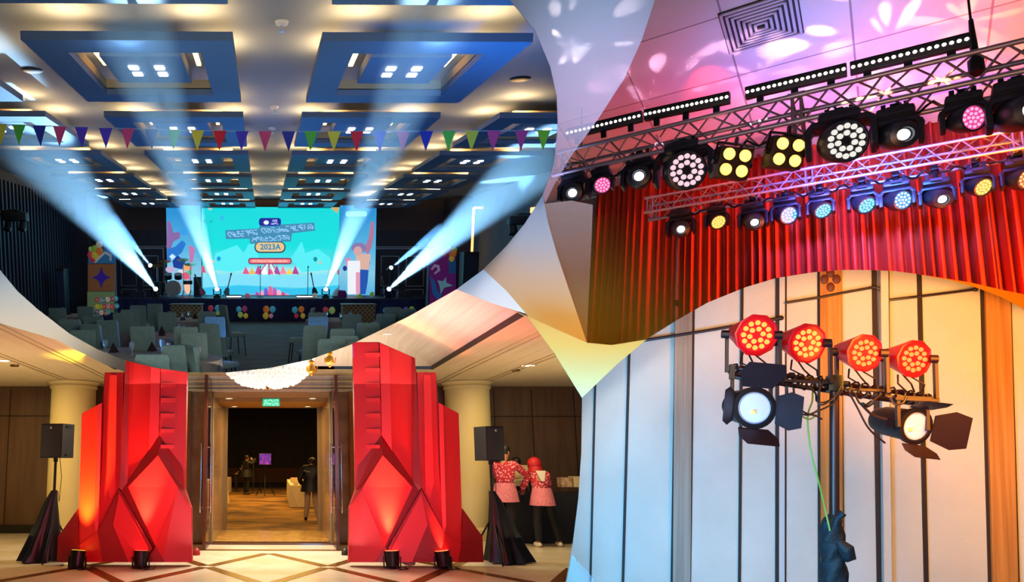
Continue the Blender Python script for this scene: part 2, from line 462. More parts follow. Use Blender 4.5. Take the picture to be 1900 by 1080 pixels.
# pennant bunting
BY = 9.2
t = thing('pennant_bunting', 'string of coloured triangular pennants hung across the ballroom under the ceiling', 'bunting', BALL.at_y(488, 245, BY))
pc = {'y': '#d9c63a', 'g': '#57b53c', 'n': '#1d2a9a', 'p': '#d1417f', 'v': '#4a35c4', 'r': '#d8152b', 'l': '#9acb2e'}
cn = {'y': 'yellow', 'g': 'green', 'n': 'navy blue', 'p': 'pink', 'v': 'violet', 'r': 'red', 'l': 'lime'}
seq = [(1, 'y'), (35, 'g'), (73, 'n'), (111, 'p'), (151, 'v'), (196, 'v'), (237, 'p'), (281, 'n'), (323, 'g'), (366, 'y'), (408, 'r'), (449, 'v'), (492, 'p'), (535, 'n'),
       (577, 'g'), (620, 'y'), (662, 'r'), (705, 'v'), (748, 'p'), (791, 'n'), (833, 'g'), (876, 'y'), (916, 'p'), (968, 'p'), (1009, 'l')]
o0 = BALL.at_y(488, 245, BY); cord = []
def byv(u): return 228 + 16 * math.sin(max(0, min(1, (u + 60) / 620.0)) * PI / 2) - 0.00001 * max(0, u - 560) ** 2
for u in range(-60, 1100, 20): cord.append(BALL.at_y(u, byv(u), BY) - o0)
c = MB(); c.tube(cord, 0.006, 5); c.build('cord', mat('bunting cord', '#9fb2c8', 0.6), t)
for i, (u, k) in enumerate(seq):
    hw = 12; p0 = BALL.at_y(u - hw, byv(u) + 1, BY) - o0; p1 = BALL.at_y(u + hw, byv(u) + 1, BY) - o0
    sw = random.uniform(-0.03, 0.03); hgt = 0.245
    m = MB(); mid = (p0 + p1) / 2 + Vector((sw * 0.3, sw, -hgt))
    m.prism([p0, p1, mid], (0, 0.004, 0)); m.box(((p0+p1)/2), ((p1-p0).length, 0.012, 0.014))
    m.build('pennant', mat('pennant ' + cn[k], pc[k], 0.7, emit=pc[k], es=0.0), t, label=cn[k] + ' pennant')
clip(t); prune(t)

# ---- stage
SY = 23.9; SZ = -1.16
b = MB(); b.box((0.3, SY + 1.6, (SZ + FZ) / 2 - 0.02), (12.6, 3.2, SZ - FZ - 0.04)); sk = b
st = thing('stage', 'low stage with navy skirt in front of the big screen', 'stage', (0.3, SY + 1.6, FZ))
b = MB(); n = 160
vs = []
for i in range(n + 1):
    x = -6.3 + 12.6 * i / n; yy = -1.6 + 0.02 * math.sin(i * 1.3)
    vs += [(x, yy, 0.0), (x, yy, SZ - FZ - 0.05)]
b.add(vs, [(2*i, 2*i+2, 2*i+3, 2*i+1) for i in range(n)]); b.build('skirt', mat('navy skirt cloth', '#0f1c46', 0.8), st)
b = MB(); b.box((0, 0, SZ - FZ - 0.03), (12.6, 3.2, 0.06)); b.build('deck', mat('stage deck', '#16203c', 0.5), st)
clip(st)
b = MB(); b.box((0.4, SY + 0.35, SZ - 0.05 + 0.09), (2.2, 0.7, 0.08))

# ---- LED wall: a big cyan centre screen and two side screens, artwork lying on their faces
SCY = 26.6
def scr_pt(u, v, off=0.0): return BALL.at_y(u, v, SCY - off)
def em(name, c, s=1.0): return mat(name, c, 0.5, emit=c, es=s)
def grad_em(name, stops, s, z0, z1, wave=0.0):
    m = bpy.data.materials.new(name); m.use_nodes = True; nt = m.node_tree; b = nt.nodes['Principled BSDF']
    b.inputs['Base Color'].default_value = (0.02, 0.03, 0.04, 1); b.inputs['Emission Strength'].default_value = s
    g = nt.nodes.new('ShaderNodeTexCoord'); sp = nt.nodes.new('ShaderNodeSeparateXYZ'); mr = nt.nodes.new('ShaderNodeMapRange'); cr = nt.nodes.new('ShaderNodeValToRGB')
    nt.links.new(g.outputs['Object'], sp.inputs[0]); src = sp.outputs[2]
    nz = nt.nodes.new('ShaderNodeTexNoise'); nz.inputs['Scale'].default_value = 0.7
    ad = nt.nodes.new('ShaderNodeMath'); ad.operation = 'MULTIPLY_ADD'; ad.inputs[1].default_value = wave
    nt.links.new(g.outputs['Object'], nz.inputs[0]); nt.links.new(nz.outputs['Fac'], ad.inputs[0]); nt.links.new(src, ad.inputs[2])
    mr.inputs[1].default_value = z0; mr.inputs[2].default_value = z1
    nt.links.new(ad.outputs[0], mr.inputs[0]); nt.links.new(mr.outputs[0], cr.inputs[0])
    el = cr.color_ramp.elements
    el[0].position = stops[0][0]; el[0].color = hexc(stops[0][1]); el[1].position = stops[-1][0]; el[1].color = hexc(stops[-1][1])
    for p, c in stops[1:-1]: e = el.new(p); e.color = hexc(c)
    nt.links.new(cr.outputs[0], b.inputs['Emission Color']); MATS[name] = m; return m
def art(parent, name, pts, m, off=0.02, label=None, org=None):
    vs = [scr_pt(u, v, off) - org for u, v in pts]; b = MB(); b.prism(vs, (0, -0.008, 0)); return b.build(name, m, parent, label=label)
def circ(u, v, r, n=14, ry=None, a=0): return [(u + r*math.cos(2*PI*i/n + a), v + (ry or r)*math.sin(2*PI*i/n + a)) for i in range(n)]
def rrect(u, v, w, h, r, rot=0):
    pts = []
    for cx, cy_, a0 in ((w/2-r, h/2-r, 0), (-w/2+r, h/2-r, 90), (-w/2+r, -h/2+r, 180), (w/2-r, -h/2+r, 270)):
        for k in range(5):
            a = math.radians(a0 + 22.5*k); pts.append((cx + r*math.cos(a), cy_ + r*math.sin(a)))
    ca, sa = math.cos(rot), math.sin(rot)
    return [(u + x*ca - y*sa, v + x*sa + y*ca) for x, y in pts]
def stext(parent, name, txt, u, v, hpx, wpx, m, off, org, bold=0.0, rot=0.0):
    vs, fs = text_mb(txt, 1.0, 0.01, bold=bold)
    x0 = min(p.x for p in vs); x1 = max(p.x for p in vs); z0 = min(p.z for p in vs); z1 = max(p.z for p in vs)
    c = scr_pt(u, v, off) - org; kx = wpx * SCY / F / (x1 - x0); kz = hpx * SCY / F / (z1 - z0); ca, sa = math.cos(-rot), math.sin(-rot)
    out = []
    for p in vs:
        x = (p.x - (x0+x1)/2)*kx; z = (p.z - (z0+z1)/2)*kz; out.append(c + Vector((x*ca - z*sa, p.y, x*sa + z*ca)))
    b = MB(); b.add(out, fs); return b.build(name, m, parent, recalc=False)
oc = scr_pt(504, 550); oc = Vector((oc.x, SCY, SZ))
scn = thing('led_screen', 'big cyan LED screen behind the stage showing a fairground title', 'screen', oc)
b = MB(); a = scr_pt(374, 384) - oc; c = scr_pt(631, 560) - oc
b.box(((a.x+c.x)/2, 0.08, (a.z+c.z)/2), (c.x-a.x, 0.12, a.z-c.z)); b.build('casing', M_black, scn)
b = MB(); b.add([(a.x, 0, c.z), (c.x, 0, c.z), (c.x, 0, a.z), (a.x, 0, a.z)], [(0, 1, 2, 3)])
b.build('display', grad_em('screen picture', [(0, '#39c9e6'), (0.22, '#5fe0ee'), (0.34, '#a9ecf2'), (0.40, '#55e3ea'), (0.6, '#12e2e2'), (1, '#14dcdf')], 1.0, 0.0, a.z, 0.3), scn)
def A(name, pts, c, off=0.02, s=1.0, label=None): return art(scn, name, pts, em('screen ' + c, c, s), off, label, oc)
A('cloud', [(400, 470), (440, 455), (452, 470), (470, 440), (480, 478), (455, 500), (430, 505), (395, 500)], '#58e8ee', 0.012)
A('cloud', [(540, 480), (560, 448), (566, 470), (590, 462), (612, 478), (618, 500), (560, 505)], '#58e8ee', 0.012)
A('hill', [(376, 512), (470, 508), (520, 516), (630, 506), (630, 528), (560, 534), (440, 528), (376, 534)], '#7fdcf2', 0.012)
A('sea_band', [(376, 534), (450, 530), (540, 536), (630, 530), (630, 549), (376, 549)], '#38bfe8', 0.012)
A('logo_badge', rrect(501, 412, 41, 15, 5), '#20288f', 0.03)
A('logo_mark', circ(494, 413, 5, 8, 4) , '#e8f4ff', 0.045)
A('title_panel', [(418, 427), (480, 424), (482, 419), (583, 413), (585, 428), (542, 433), (540, 448), (464, 453), (463, 443), (419, 444)], '#3f87a8', 0.03)
A('year_badge', rrect(501, 459, 58, 21, 10), '#2d4560', 0.03); A('year_badge', rrect(501, 458.5, 53, 17, 8), '#e8c084', 0.045)
stext(scn, 'year_text', '2023A', 502, 458, 11, 38, em('screen #1f5f9a', '#1f7fae'), 0.065, oc, 0.03)
A('ribbon', rrect(501, 484.5, 81, 12, 5), '#7c3a66', 0.03); A('ribbon', rrect(501, 484.5, 76, 7, 3), '#f07a74', 0.045)
for i in range(9):
    u = 456 + i * 11.5; cc = ['#e05a8a', '#f2b04a', '#c04a90', '#f5f0ff', '#e05a8a', '#8a4fb0', '#f28a9a', '#f2d04a', '#b8408a'][i]
    A('tent', [(u - 6, 508), (u, 494 + 4 * math.sin(i * 2)), (u + 7, 509)], cc, 0.035)
for i in range(5):
    A('ride_beam', [(478 + i * 10, 510), (481 + i * 10, 510), (500 + (i - 2) * 3, 490), (498 + (i - 2) * 3, 490)], ['#d0406f', '#ffe9f4', '#c83a78', '#f4ead0', '#d0406f'][i], 0.05)
for i in range(9):
    u = 470 + i * 8; h_ = [5, 9, 12, 16, 20, 17, 13, 9, 6][i]
    A('crowd_shape', [(u - 5, 550), (u - 3, 550 - h_), (u + 2, 552 - h_), (u + 5, 550)], ['#e06aa0', '#b04a9a', '#f2a0b8', '#7a5ac0', '#e8608a', '#c05aa8', '#f0b0c0', '#d0507a', '#e890b0'][i], 0.035)
for (u, v, r, c) in ((406, 480, 4, '#1d95c8'), (585, 481, 4, '#168f96'), (396, 485, 2.5, '#f2b0a0'), (594, 487, 2.5, '#e8a890'), (380, 411, 3, '#169aa8'), (392, 411, 2, '#169aa8'), (412, 405, 4, '#30b0dc')):
    A('balloon_shape', circ(u, v, r, 12, r * 1.15), c, 0.03)
for (u, v, w, h_, c) in ((374, 500, 8, 12, '#d8567a'), (626, 505, 7, 9, '#c0506a')):
    A('flag_shape', [(u, v + h_/2), (u + w, v + h_/2), (u + w * 0.6, v - h_/2), (u, v - h_/2)], c, 0.03)
A('corner_bunting', [(382, 384), (398, 384), (390, 391)], '#b9c6bc', 0.03); A('corner_bunting', [(612, 385), (630, 385), (626, 396)], '#caa86a', 0.03)

def glyphs(parent, name, u0, v0, u1, v1, hpx, n, m, off, org, seed, put=None):
    """a row of small letter-like strokes, as unreadable as in the photo"""
    rnd = random.Random(seed); b = MB()
    for i in range(n):
        f = (i + 0.5)/n; cu, cv = u0 + (u1-u0)*f, v0 + (v1-v0)*f; w = abs(u1-u0)/n*0.36; h = hpx/2; th = 0.09*hpx
        P_ = {0: (-w, -h), 1: (w, -h), 2: (-w, 0), 3: (w, 0), 4: (-w, h), 5: (w, h)}
        for a, c in rnd.sample([(0, 1), (0, 2), (1, 3), (2, 3), (2, 4), (3, 5), (4, 5), (0, 3), (2, 5)], 4):
            (x0, y0), (x1, y1) = P_[a], P_[c]; L_ = math.hypot(x1-x0, y1-y0); nx, ny = -(y1-y0)/L_*th, (x1-x0)/L_*th
            q = [(cu+x0+nx, cv+y0+ny), (cu+x1+nx, cv+y1+ny), (cu+x1-nx, cv+y1-ny), (cu+x0-nx, cv+y0-ny)]
            b.prism([put(u, v) if put else scr_pt(u, v, off) - org for u, v in q], (0, -0.004, 0))
    return b.build(name, m, parent)
for (u0, v0, u1, v1, hh, n, sd) in ((422, 436, 478, 431, 9, 7, 1), (484, 429, 582, 420, 9, 11, 2), (467, 445, 538, 440, 8, 9, 3)):
    glyphs(scn, 'title_lettering', u0, v0, u1, v1, hh, n, em('screen #8fc4ec', '#9cc8ee', 0.9), 0.05, oc, sd)
glyphs(scn, 'badge_lettering', 505, 410, 515, 410, 3.5, 2, em('screen #e8f4ff', '#e8f4ff'), 0.045, oc, 4); glyphs(scn, 'badge_lettering', 503, 415, 516, 415, 2.5, 4, em('screen #e8f4ff', '#e8f4ff'), 0.045, oc, 5)
glyphs(scn, 'ribbon_lettering', 468, 484.5, 534, 484.5, 3.2, 16, em('screen #ffe0d0', '#ffd9cf'), 0.06, oc, 6)
def side_screen(n, u0, u1, label, shapes):
    o_ = Vector(((scr_pt((u0+u1)/2, 500)).x, SCY - 0.12, SZ)); t = thing('led_side_screen', label, 'screen', o_, group=None)
    a = scr_pt(u0, 381, .12) - o_; c = scr_pt(u1, 560, .12) - o_
    b = MB(); b.box(((a.x+c.x)/2, 0.08, (a.z+c.z)/2), (c.x-a.x, 0.12, a.z-c.z)); b.build('casing', M_black, t)
    b = MB(); b.add([(a.x, 0, c.z), (c.x, 0, c.z), (c.x, 0, a.z), (a.x, 0, a.z)], [(0, 1, 2, 3)])
    b.build('display', grad_em('side screen picture', [(0, '#3fb4ea'), (0.35, '#8fd4f0'), (0.6, '#5cc0ee'), (1, '#2b9ae0')], 0.9, 0.0, a.z, 0.6), t)
    for nm, pts, cc, off in shapes:
        vs = [scr_pt(u, v, 0.12 + off) - o_ for u, v in pts]; b = MB(); b.prism(vs, (0, -0.008, 0)); b.build(nm, em('screen ' + cc, cc, 0.9), t)
side_screen(1, 308, 374.5, 'tall left side screen with a cartoon circus figure on blue', [
    ('arm_shape', [(310, 412), (316, 410), (322, 432), (334, 430), (334, 442), (322, 448), (314, 470), (309, 460)], '#8a6aa8', 0.02),
    ('head_shape', circ(341, 429, 8, 14), '#3aa0e8', 0.035),
    ('sleeve_shape', [(310, 462), (325, 458), (338, 446), (345, 452), (338, 468), (326, 478), (310, 484)], '#2a78d0', 0.03),
    ('star_shape', [(314, 476), (320, 471), (326, 476), (320, 482)], '#d8f2ff', 0.045),
    ('jacket_shape', [(320, 484), (330, 474), (344, 486), (338, 500), (322, 496)], '#1c3f9a', 0.03),
    ('ladder_shape', [(350, 455), (362, 460), (356, 500), (350, 525), (346, 525), (352, 480)], '#c87ab0', 0.025),
    ('balloon_shape', circ(346, 496, 7, 12), '#f2b070', 0.045), ('balloon_shape', circ(336, 506, 6, 12), '#f0e0e8', 0.05), ('balloon_shape', circ(344, 512, 7, 12), '#e0607a', 0.055),
    ('balloon_shape', circ(352, 506, 5, 12), '#5ac0a0', 0.05), ('flame_shape', [(344, 545), (340, 528), (348, 518), (354, 532), (352, 545)], '#ffc8a8', 0.05),
    ('sun_burst', circ(316, 500, 9, 10, 6), '#c8b0d8', 0.02)])
side_screen(2, 631, 695, 'tall right side screen with a cartoon circus figure on blue', [
    ('caption_plate', rrect(661, 397, 40, 10, 5), '#8fd8f4', 0.02),
    ('arm_shape', [(694, 412), (688, 411), (684, 440), (676, 462), (682, 474), (690, 458), (694, 436)], '#b07a9a', 0.02),
    ('hair_shape', circ(666, 460, 14, 14, 10), '#8a7ab0', 0.03), ('face_shape', circ(664, 466, 8, 14, 9), '#d8a8a8', 0.045),
    ('body_shape', [(660, 470), (688, 472), (684, 500), (670, 502), (662, 490)], '#e0b4a4', 0.035),
    ('column_shape', [(645, 484), (668, 484), (668, 546), (645, 546)], '#f2f6fb', 0.04), ('column_shape', [(660, 505), (668, 505), (668, 546), (660, 546)], '#e8a0b8', 0.05),
    ('trouser_shape', [(668, 500), (684, 501), (682, 524), (678, 546), (668, 546)], '#2458b0', 0.045), ('shirt_shape', [(641, 480), (650, 478), (652, 494), (643, 494)], '#d88ab0', 0.03),
    ('balloon_shape', circ(640, 498, 4, 10, 5), '#1c3a8a', 0.03), ('balloon_shape', circ(685, 488, 2, 8, 3), '#2a6ab8', 0.03)])
# ---- moving head lamps on stage with beams of light in the haze
use(BALL)
def head_mb(t, s=1.0, lens=None, aim=None, body=None, rings=False):
    """base, yoke, head and lens of a moving head standing on its base; origin at the foot; aim = head direction"""
    body = body or M_blackm; lens = lens or M_white
    aim = nrm(aim or (0, -1, 0.2)); c = Vector((0, 0, 0.36)) * s
    b = MB(); b.box((0, 0, 0.05*s), (0.30*s, 0.24*s, 0.10*s), bevel=0.02*s); b.box((0, -0.125*s, 0.05*s), (0.1*s, 0.01*s, 0.05*s)); b.build('base', body, t)
    b = MB(); b.cyl((0, 0, 0.1*s), (0, 0, 0.14*s), 0.09*s, n=16); b.box((0, 0, 0.155*s), (0.34*s, 0.13*s, 0.04*s), bevel=0.012*s)
    for x in (-1, 1): b.box((x*0.155*s, 0, 0.27*s), (0.045*s, 0.13*s, 0.24*s), bevel=0.015*s)
    b.build('yoke', body, t)
    Q = aim.to_track_quat('Z', 'Y').to_matrix()
    b = MB(); b.lathe([(0.0, -0.15*s), (0.07*s, -0.145*s), (0.10*s, -0.10*s), (0.115*s, 0.0), (0.11*s, 0.10*s), (0.12*s, 0.13*s), (0.12*s, 0.16*s), (0.095*s, 0.165*s), (0.09*s, 0.14*s)], c, 20, Q)
    h = b.build('head', body, t)
    b = MB(); b.lathe([(0.0, 0.150*s), (0.05*s, 0.148*s), (0.09*s, 0.14*s)], c, 18, Q); b.build('lens', lens, h)
    return h
mvol = bpy.data.materials.new('lit haze'); mvol.use_nodes = True; _n = mvol.node_tree
for x in list(_n.nodes):
    if x.type == 'BSDF_PRINCIPLED': _n.nodes.remove(x)
_v = _n.nodes.new('ShaderNodeVolumeScatter'); _v.inputs['Color'].default_value = (0.75, 0.88, 1, 1); _v.inputs['Density'].default_value = 0.10; _v.inputs['Anisotropy'].default_value = 0.0
_n.links.new(_v.outputs[0], [x for x in _n.nodes if x.type == 'OUTPUT_MATERIAL'][0].inputs['Volume'])
BEAMS = [  # foot pixel, far end pixel, far depth, half width far (m), power, label
    ((290, 541), (52, 250), 10.8, 0.62, 'far left moving head with its beam leaning left'),
    ((403, 541), (238, 22), 5.55, 0.34, 'moving head left of the stage middle, beam rising steeply'),
    ((604, 541), (812, 22), 5.55, 0.34, 'moving head right of the stage middle, beam rising steeply'),
    ((720, 541), (1010, 285), 12.5, 0.62, 'far right moving head with its beam leaning right')]
for (fu, fv), (eu, ev), ed, hw, lab in BEAMS:
    f = BALL.at_y(fu, 553, SY + 0.35); f.z = SZ
    src = Vector((f.x, f.y, SZ + 0.36 * 0.8)); e = BALL.at_y(eu, ev, ed); d = (e - src).normalized()
    t = thing('moving_head_light', 'black ' + lab, 'stage light', f, group='moving heads along the stage edge')
    head_mb(t, 0.8, aim=d)
    st_ = src + d * 0.14; b = MB(); b.cyl(st_, e, 0.085, hw, n=24, smooth=True)
    o = b.build('light_beam', mvol); o.data.materials[0] = mvol
    tag(o, 'blue white haze beam from the ' + lab.split(' with')[0].split(', beam')[0], 'light beam', 'beams of light in the ballroom haze', 'stuff'); clip(o, cap=True)
    ang = math.degrees(2 * math.atan(hw / (e - src).length))
    light('SPOT', 'beam lamp', src + d * 0.15 - d * 0.9 * 0.0, '#8cccff', 480000 if abs(fu - 500) < 150 else 230000, e, size=0.03, spot=ang * 1.05, blend=0.6)
# two thin lamps beside the doors
for (fu, fv), (eu, ev), lab in (((280, 494), (208, 405), 'small wall lamp by the left stage door, thin beam'), ((724, 498), (820, 425), 'small wall lamp by the right stage door, thin beam')):
    f = BALL.at_y(fu, fv, SY + 1.2); e = BALL.at_y(eu, ev, SY - 1.0); d = (e - f).normalized()
    t = thing('lamp_on_stand', lab, 'stage light', (f.x, f.y, SZ))
    b = MB(); b.cyl((0, 0, 0), (0, 0, f.z - SZ - 0.1), 0.02); b.cyl((0, 0, 0), (0, 0, 0.03), 0.18, n=14); b.build('stand', M_blackm, t)
    b = MB(); b.cyl(Vector((0, 0, f.z - SZ)) - d * 0.14, Vector((0, 0, f.z - SZ)) + d * 0.04, 0.07, 0.09, n=16); h = b.build('lamp_housing', M_blackm, t)
    b = MB(); b.ball(Vector((0, 0, f.z - SZ)) + d * 0.05, 0.07, 10, 6); b.build('lens', M_white, h)
    b = MB(); b.cyl(f + d * 0.12, e, 0.07, 0.22, n=18); o = b.build('light_beam', mvol)
    tag(o, 'thin blue haze beam beside the ' + ('left' if fu < 400 else 'right') + ' stage door', 'light beam', 'thin light beams by the stage doors', 'stuff')
    light('SPOT', 'beam lamp', f + d * 0.12, '#7cc0ff', 24000, e, size=0.02, spot=11, blend=0.5)

# lights: unseen blue washes added to tint the ceiling, cyan spill of the screen
light('AREA', 'blue wash', (1.9, 6.6, 0.5), '#1878d0', 125, (4.5, 7.6, 2.4), size=0.8)
light('AREA', 'blue wash', (0.0, 12.0, -0.9), '#3f78c8', 160, (0, 10.0, 2.4), size=3.0)
light('AREA', 'screen spill', (0.3, 26.0, 0.6), '#45c8f0', 90, (0.3, 10, -0.2), size=6, size_y=2.6)
light('AREA', 'hall fill', (0, 3.3, -0.1), '#b4c0be', 170, (0, 14, -1.9), size=1.0, size_y=.5)
light('POINT', 'beam splash', BALL.at_z(235, 8, CZ) - Vector((0, 0, 0.45)), '#9fd8ff', 14, size=0.3)
light('POINT', 'beam splash', BALL.at_z(815, 8, CZ) - Vector((0, 0, 0.45)), '#9fd8ff', 14, size=0.3)

# ---- covered chairs
M_cover = mat('grey green chair cover', '#7d918c', 0.85, noise=('#74877f', 30), bump=0.15, bscale=60)
def make_chair():
    t = thing('banquet_chair', 'x', 'chair')
    b = MB()
    # tall slightly raked back panel
    prof = [(-0.17, 0.44), (-0.165, 1.06), (-0.15, 1.09), (0.15, 1.09), (0.165, 1.06), (0.17, 0.44)]
    n = 8; vs = []
    for k, yo in ((0, 0.0), (1, 0.055)):
        for x, z in prof: vs.append((x, -0.20 - 0.10 * (z - 0.44) / 0.65 + yo + 0.012 * math.cos(x * 9), z))
    b.add(vs, [tuple(range(6)), tuple(reversed(range(6, 12)))] + [(i, (i+1) % 6, 6 + (i+1) % 6, 6 + i) for i in range(6)], True); b.build('backrest', M_cover, t)
    b = MB(); b.box((0, 0.0, 0.455), (0.40, 0.40, 0.08), bevel=0.025); b.build('seat', M_cover, t)
    for sx in (-1, 1):
        for sy in (-1, 1):
            b = MB(); b.cyl((sx*0.15, sy*0.15, 0.42), (sx*0.17, sy*0.19, 0), 0.014, 0.011, n=8); b.build('leg', M_blackm, t)
    return t
chair0 = make_chair()
CH = [(108, 571, 0, 'far left behind the round table'), (160, 568, 0, 'beside the striped totem foot'), (178, 586, 8, 'in front of the striped totem'), (183, 602, 25, 'turned right, left of the red napkin table'),
      (154, 612, 0, 'near left edge with a glass behind'), (228, 580, 0, 'right of the totem flowers'), (257, 566, 0, 'in the far row by the drums'), (239, 574, -5, 'with a red balloon behind it'),
      (288, 563, 0, 'in the far row left of the tan booth'), (264, 605, 0, 'broad in the second row, left block'), (310, 579, 0, 'in front of the tan booth, left'), (282, 657, 0, 'nearest of the left block, cut by the curved edge'),
      (345, 606, 0, 'second row, right of the glasses'), (384, 577, 0, 'far row at the aisle, left block'), (405, 587, 12, 'small one behind the aisle chair, left block'), (434, 566, 62, 'turned sideways at the aisle, left block'),
      (407, 600, 35, 'half turned behind the nearest aisle chair'), (365, 616, 8, 'close to the aisle with a bare floor beside it'), (390, 644, 60, 'low sideways one at the bottom of the aisle'), (330, 640, 0, 'near the bottom between two tables'),
      (557, 572, -78, 'seen edge-on at the aisle, right block'), (578, 603, -12, 'second row at the aisle, right block'), (589, 579, 0, 'far row at the aisle, right block'), (581, 587, -20, 'small one behind the edge-on chair'),
      (636, 609, 0, 'broad in the second row, right block'), (644, 622, 5, 'nearest of the right block by the curved edge'), (653, 582, 0, 'in front of the tan booth, right'), (716, 581, 0, 'far row of the right block'),
      (729, 569, 0, 'last row below the right totem'), (756, 572, 0, 'last row farthest right'), (604, 628, -15, 'by the curved edge, near the white napkin'), (684, 598, 0, 'behind the round table, right block'),
      (130, 592, 0, 'left row behind the brown table'), (205, 594, 10, 'behind the dark red napkins, left')]
for (u, v, a, lab) in CH:
    Z = F * (-FZ - 1.09) / (v - 490.0); x = (u - 488) * Z / F
    t = copy_tree(chair0)
    place(t, (x, Z + 0.25, FZ), math.radians(-a)); t['label'] = 'grey-green covered banquet chair ' + lab; t['group'] = 'covered chairs around the ballroom tables'
    clip(t, cap=True); prune(t)
remove_tree(chair0)

# ---- round tables, glasses, napkins
M_cloth = mat('taupe table cloth', '#8e8178', 0.85, noise=('#7f736b', 8))
M_glass = mat('glass', '#dfe8f2', 0.08, trans=0.6, alpha=0.75)
def cloth(r, h, lobes=14):
    b = MB(); n = 56; vs = [(0, 0, h)]; rr = [(r*0.96, h), (r, h - 0.01), (r * 1.01, h - 0.05), (r * 1.03, h * 0.55), (r * 1.06, 0.02)]
    for j, (q, z) in enumerate(rr):
        for i in range(n):
            a = 2*PI*i/n; k = 1 + (0.035 * (j - 1) / 3 if j > 1 else 0) * math.sin(a * lobes); vs.append((q*k*math.cos(a), q*k*math.sin(a), z))
    fs = [(0, 1 + i, 1 + (i+1) % n) for i in range(n)]
    for j in range(len(rr) - 1): fs += [(1 + j*n + i, 1 + j*n + (i+1) % n, 1 + (j+1)*n + (i+1) % n, 1 + (j+1)*n + i) for i in range(n)]
    b.add(vs, fs, True); return b
def make_glass():
    t = thing('drinking_glass', 'x', 'glass')
    b = MB(); b.lathe([(0.0, 0.006), (0.028, 0.004), (0.03, 0), (0.036, 0.0), (0.006, 0.012), (0.006, 0.06), (0.03, 0.085), (0.038, 0.13), (0.034, 0.17)], n=12); b.build('bowl', M_glass, t); return t
def make_napkin():
    t = thing('folded_napkin', 'x', 'napkin')
    b = MB(); n = 10; vs = [(0, 0, 0.17)]
    for i in range(n): a = 2*PI*i/n; k = 1 if i % 2 else 0.72; vs.append((0.10*k*math.cos(a), 0.085*k*math.sin(a), 0.0))
    b.add(vs, [(0, 1 + i, 1 + (i+1) % n) for i in range(n)] + [tuple(range(1, n + 1))]); b.build('cloth_fold', mat('napkin', '#2a1216', 0.8), t); return t
g0 = make_glass(); n0 = make_napkin()
TB = [(247, 653, 0.62, 'nearest at the left, with white cups'), (306, 620, 0.6, 'second at the left, behind the near one'), (214, 612, 0.48, 'with a dark red napkin, left block'), (346, 592, 0.62, 'before the left tan booth'),
      (137, 584, 0.6, 'far left beside the dark wall'), (620, 592, 0.62, 'before the right tan booth'), (690, 613, 0.6, 'nearest of the right block by the curved edge'), (338, 664, 0.5, 'at the bottom edge left of the aisle')]
spot_names = ['at its left edge', 'at its right edge', 'near its middle', 'at its back', 'at its front']
for k, (u, v, r, lab) in enumerate(TB):
    Z = F * (-FZ - 0.75) / (v - 490.0); x = (u - 488) * Z / F
    t = thing('round_table', 'round banquet table under taupe cloth ' + lab, 'table', (x, Z, FZ), group='round ballroom tables')
    cloth(r, 0.75).build('tablecloth', M_cloth, t)
    b = MB(); b.cyl((0, 0, 0.70), (0, 0, 0.735), r * 0.97, n=40); b.build('tabletop', mat('table board', '#5f4a38', 0.7), t)
    b = MB(); b.cyl((0, 0, 0), (0, 0, 0.70), 0.04); b.cyl((0, 0, 0), (0, 0, 0.04), 0.28, n=20); b.build('pedestal', M_blackm, t)
    clip(t); prune(t)
    for j in range(4):
        a = j * 1.6 + k; px_, py_ = x + r*0.62*math.cos(a), Z + r*0.5*math.sin(a)
        uu, vv, _ = BALL.pix((px_, py_, FZ + 0.75))
        q = copy_tree(g0)
        place(q, (px_, py_, FZ + 0.75)); q['label'] = 'glass %s of table %s' % (spot_names[j], lab); q['group'] = 'glasses on the ballroom tables'; clip(q); prune(q)
    for j in range(2):
        a = j * 2.7 + k * 1.3 + 0.6; px_, py_ = x + r*0.45*math.cos(a), Z + r*0.35*math.sin(a)
        q = copy_tree(n0)
        place(q, (px_, py_, FZ + 0.75), a, 0.8); q['label'] = 'dark napkin %s on table %s' % (['left', 'right'][j], lab); q['group'] = 'folded napkins on the ballroom tables'; clip(q); prune(q)
remove_tree(g0); remove_tree(n0)
# tan booths by the stage
def checker(name, c1, c2, s):
    m = mat(name, c1, 0.8); nt = m.node_tree; b = nt.nodes['Principled BSDF']; tc = nt.nodes.new('ShaderNodeTexCoord'); ch = nt.nodes.new('ShaderNodeTexChecker')
    ch.inputs['Scale'].default_value = s; ch.inputs[1].default_value = hexc(c1); ch.inputs[2].default_value = hexc(c2)
    nt.links.new(tc.outputs['Object'], ch.inputs[0]); nt.links.new(ch.outputs[0], b.inputs['Base Color']); return m
M_chk = checker('tan checked cloth', '#a58a5c', '#6d4f3a', 14)
for u0, u1, lab in ((316, 374, 'left'), (636, 697, 'right')):
    Z = 21.6; a = BALL.at_y(u0, 566, Z); c = BALL.at_y(u1, 566, Z); w = c.x - a.x
    t = thing('buffet_counter', 'low counter in tan checked cloth before the stage, ' + lab + ' of the aisle', 'counter', ((a.x+c.x)/2, Z, FZ))
    b = MB(); b.box((0, 0.25, (a.z - FZ)/2), (w, 0.5, a.z - FZ), bevel=0.02); b.build('cloth_front', M_chk, t)
    b = MB(); b.box((0, 0.25, a.z - FZ + 0.012), (w + 0.06, 0.56, 0.025)); b.build('counter_top', mat('counter top', '#6d5f50', 0.6), t)

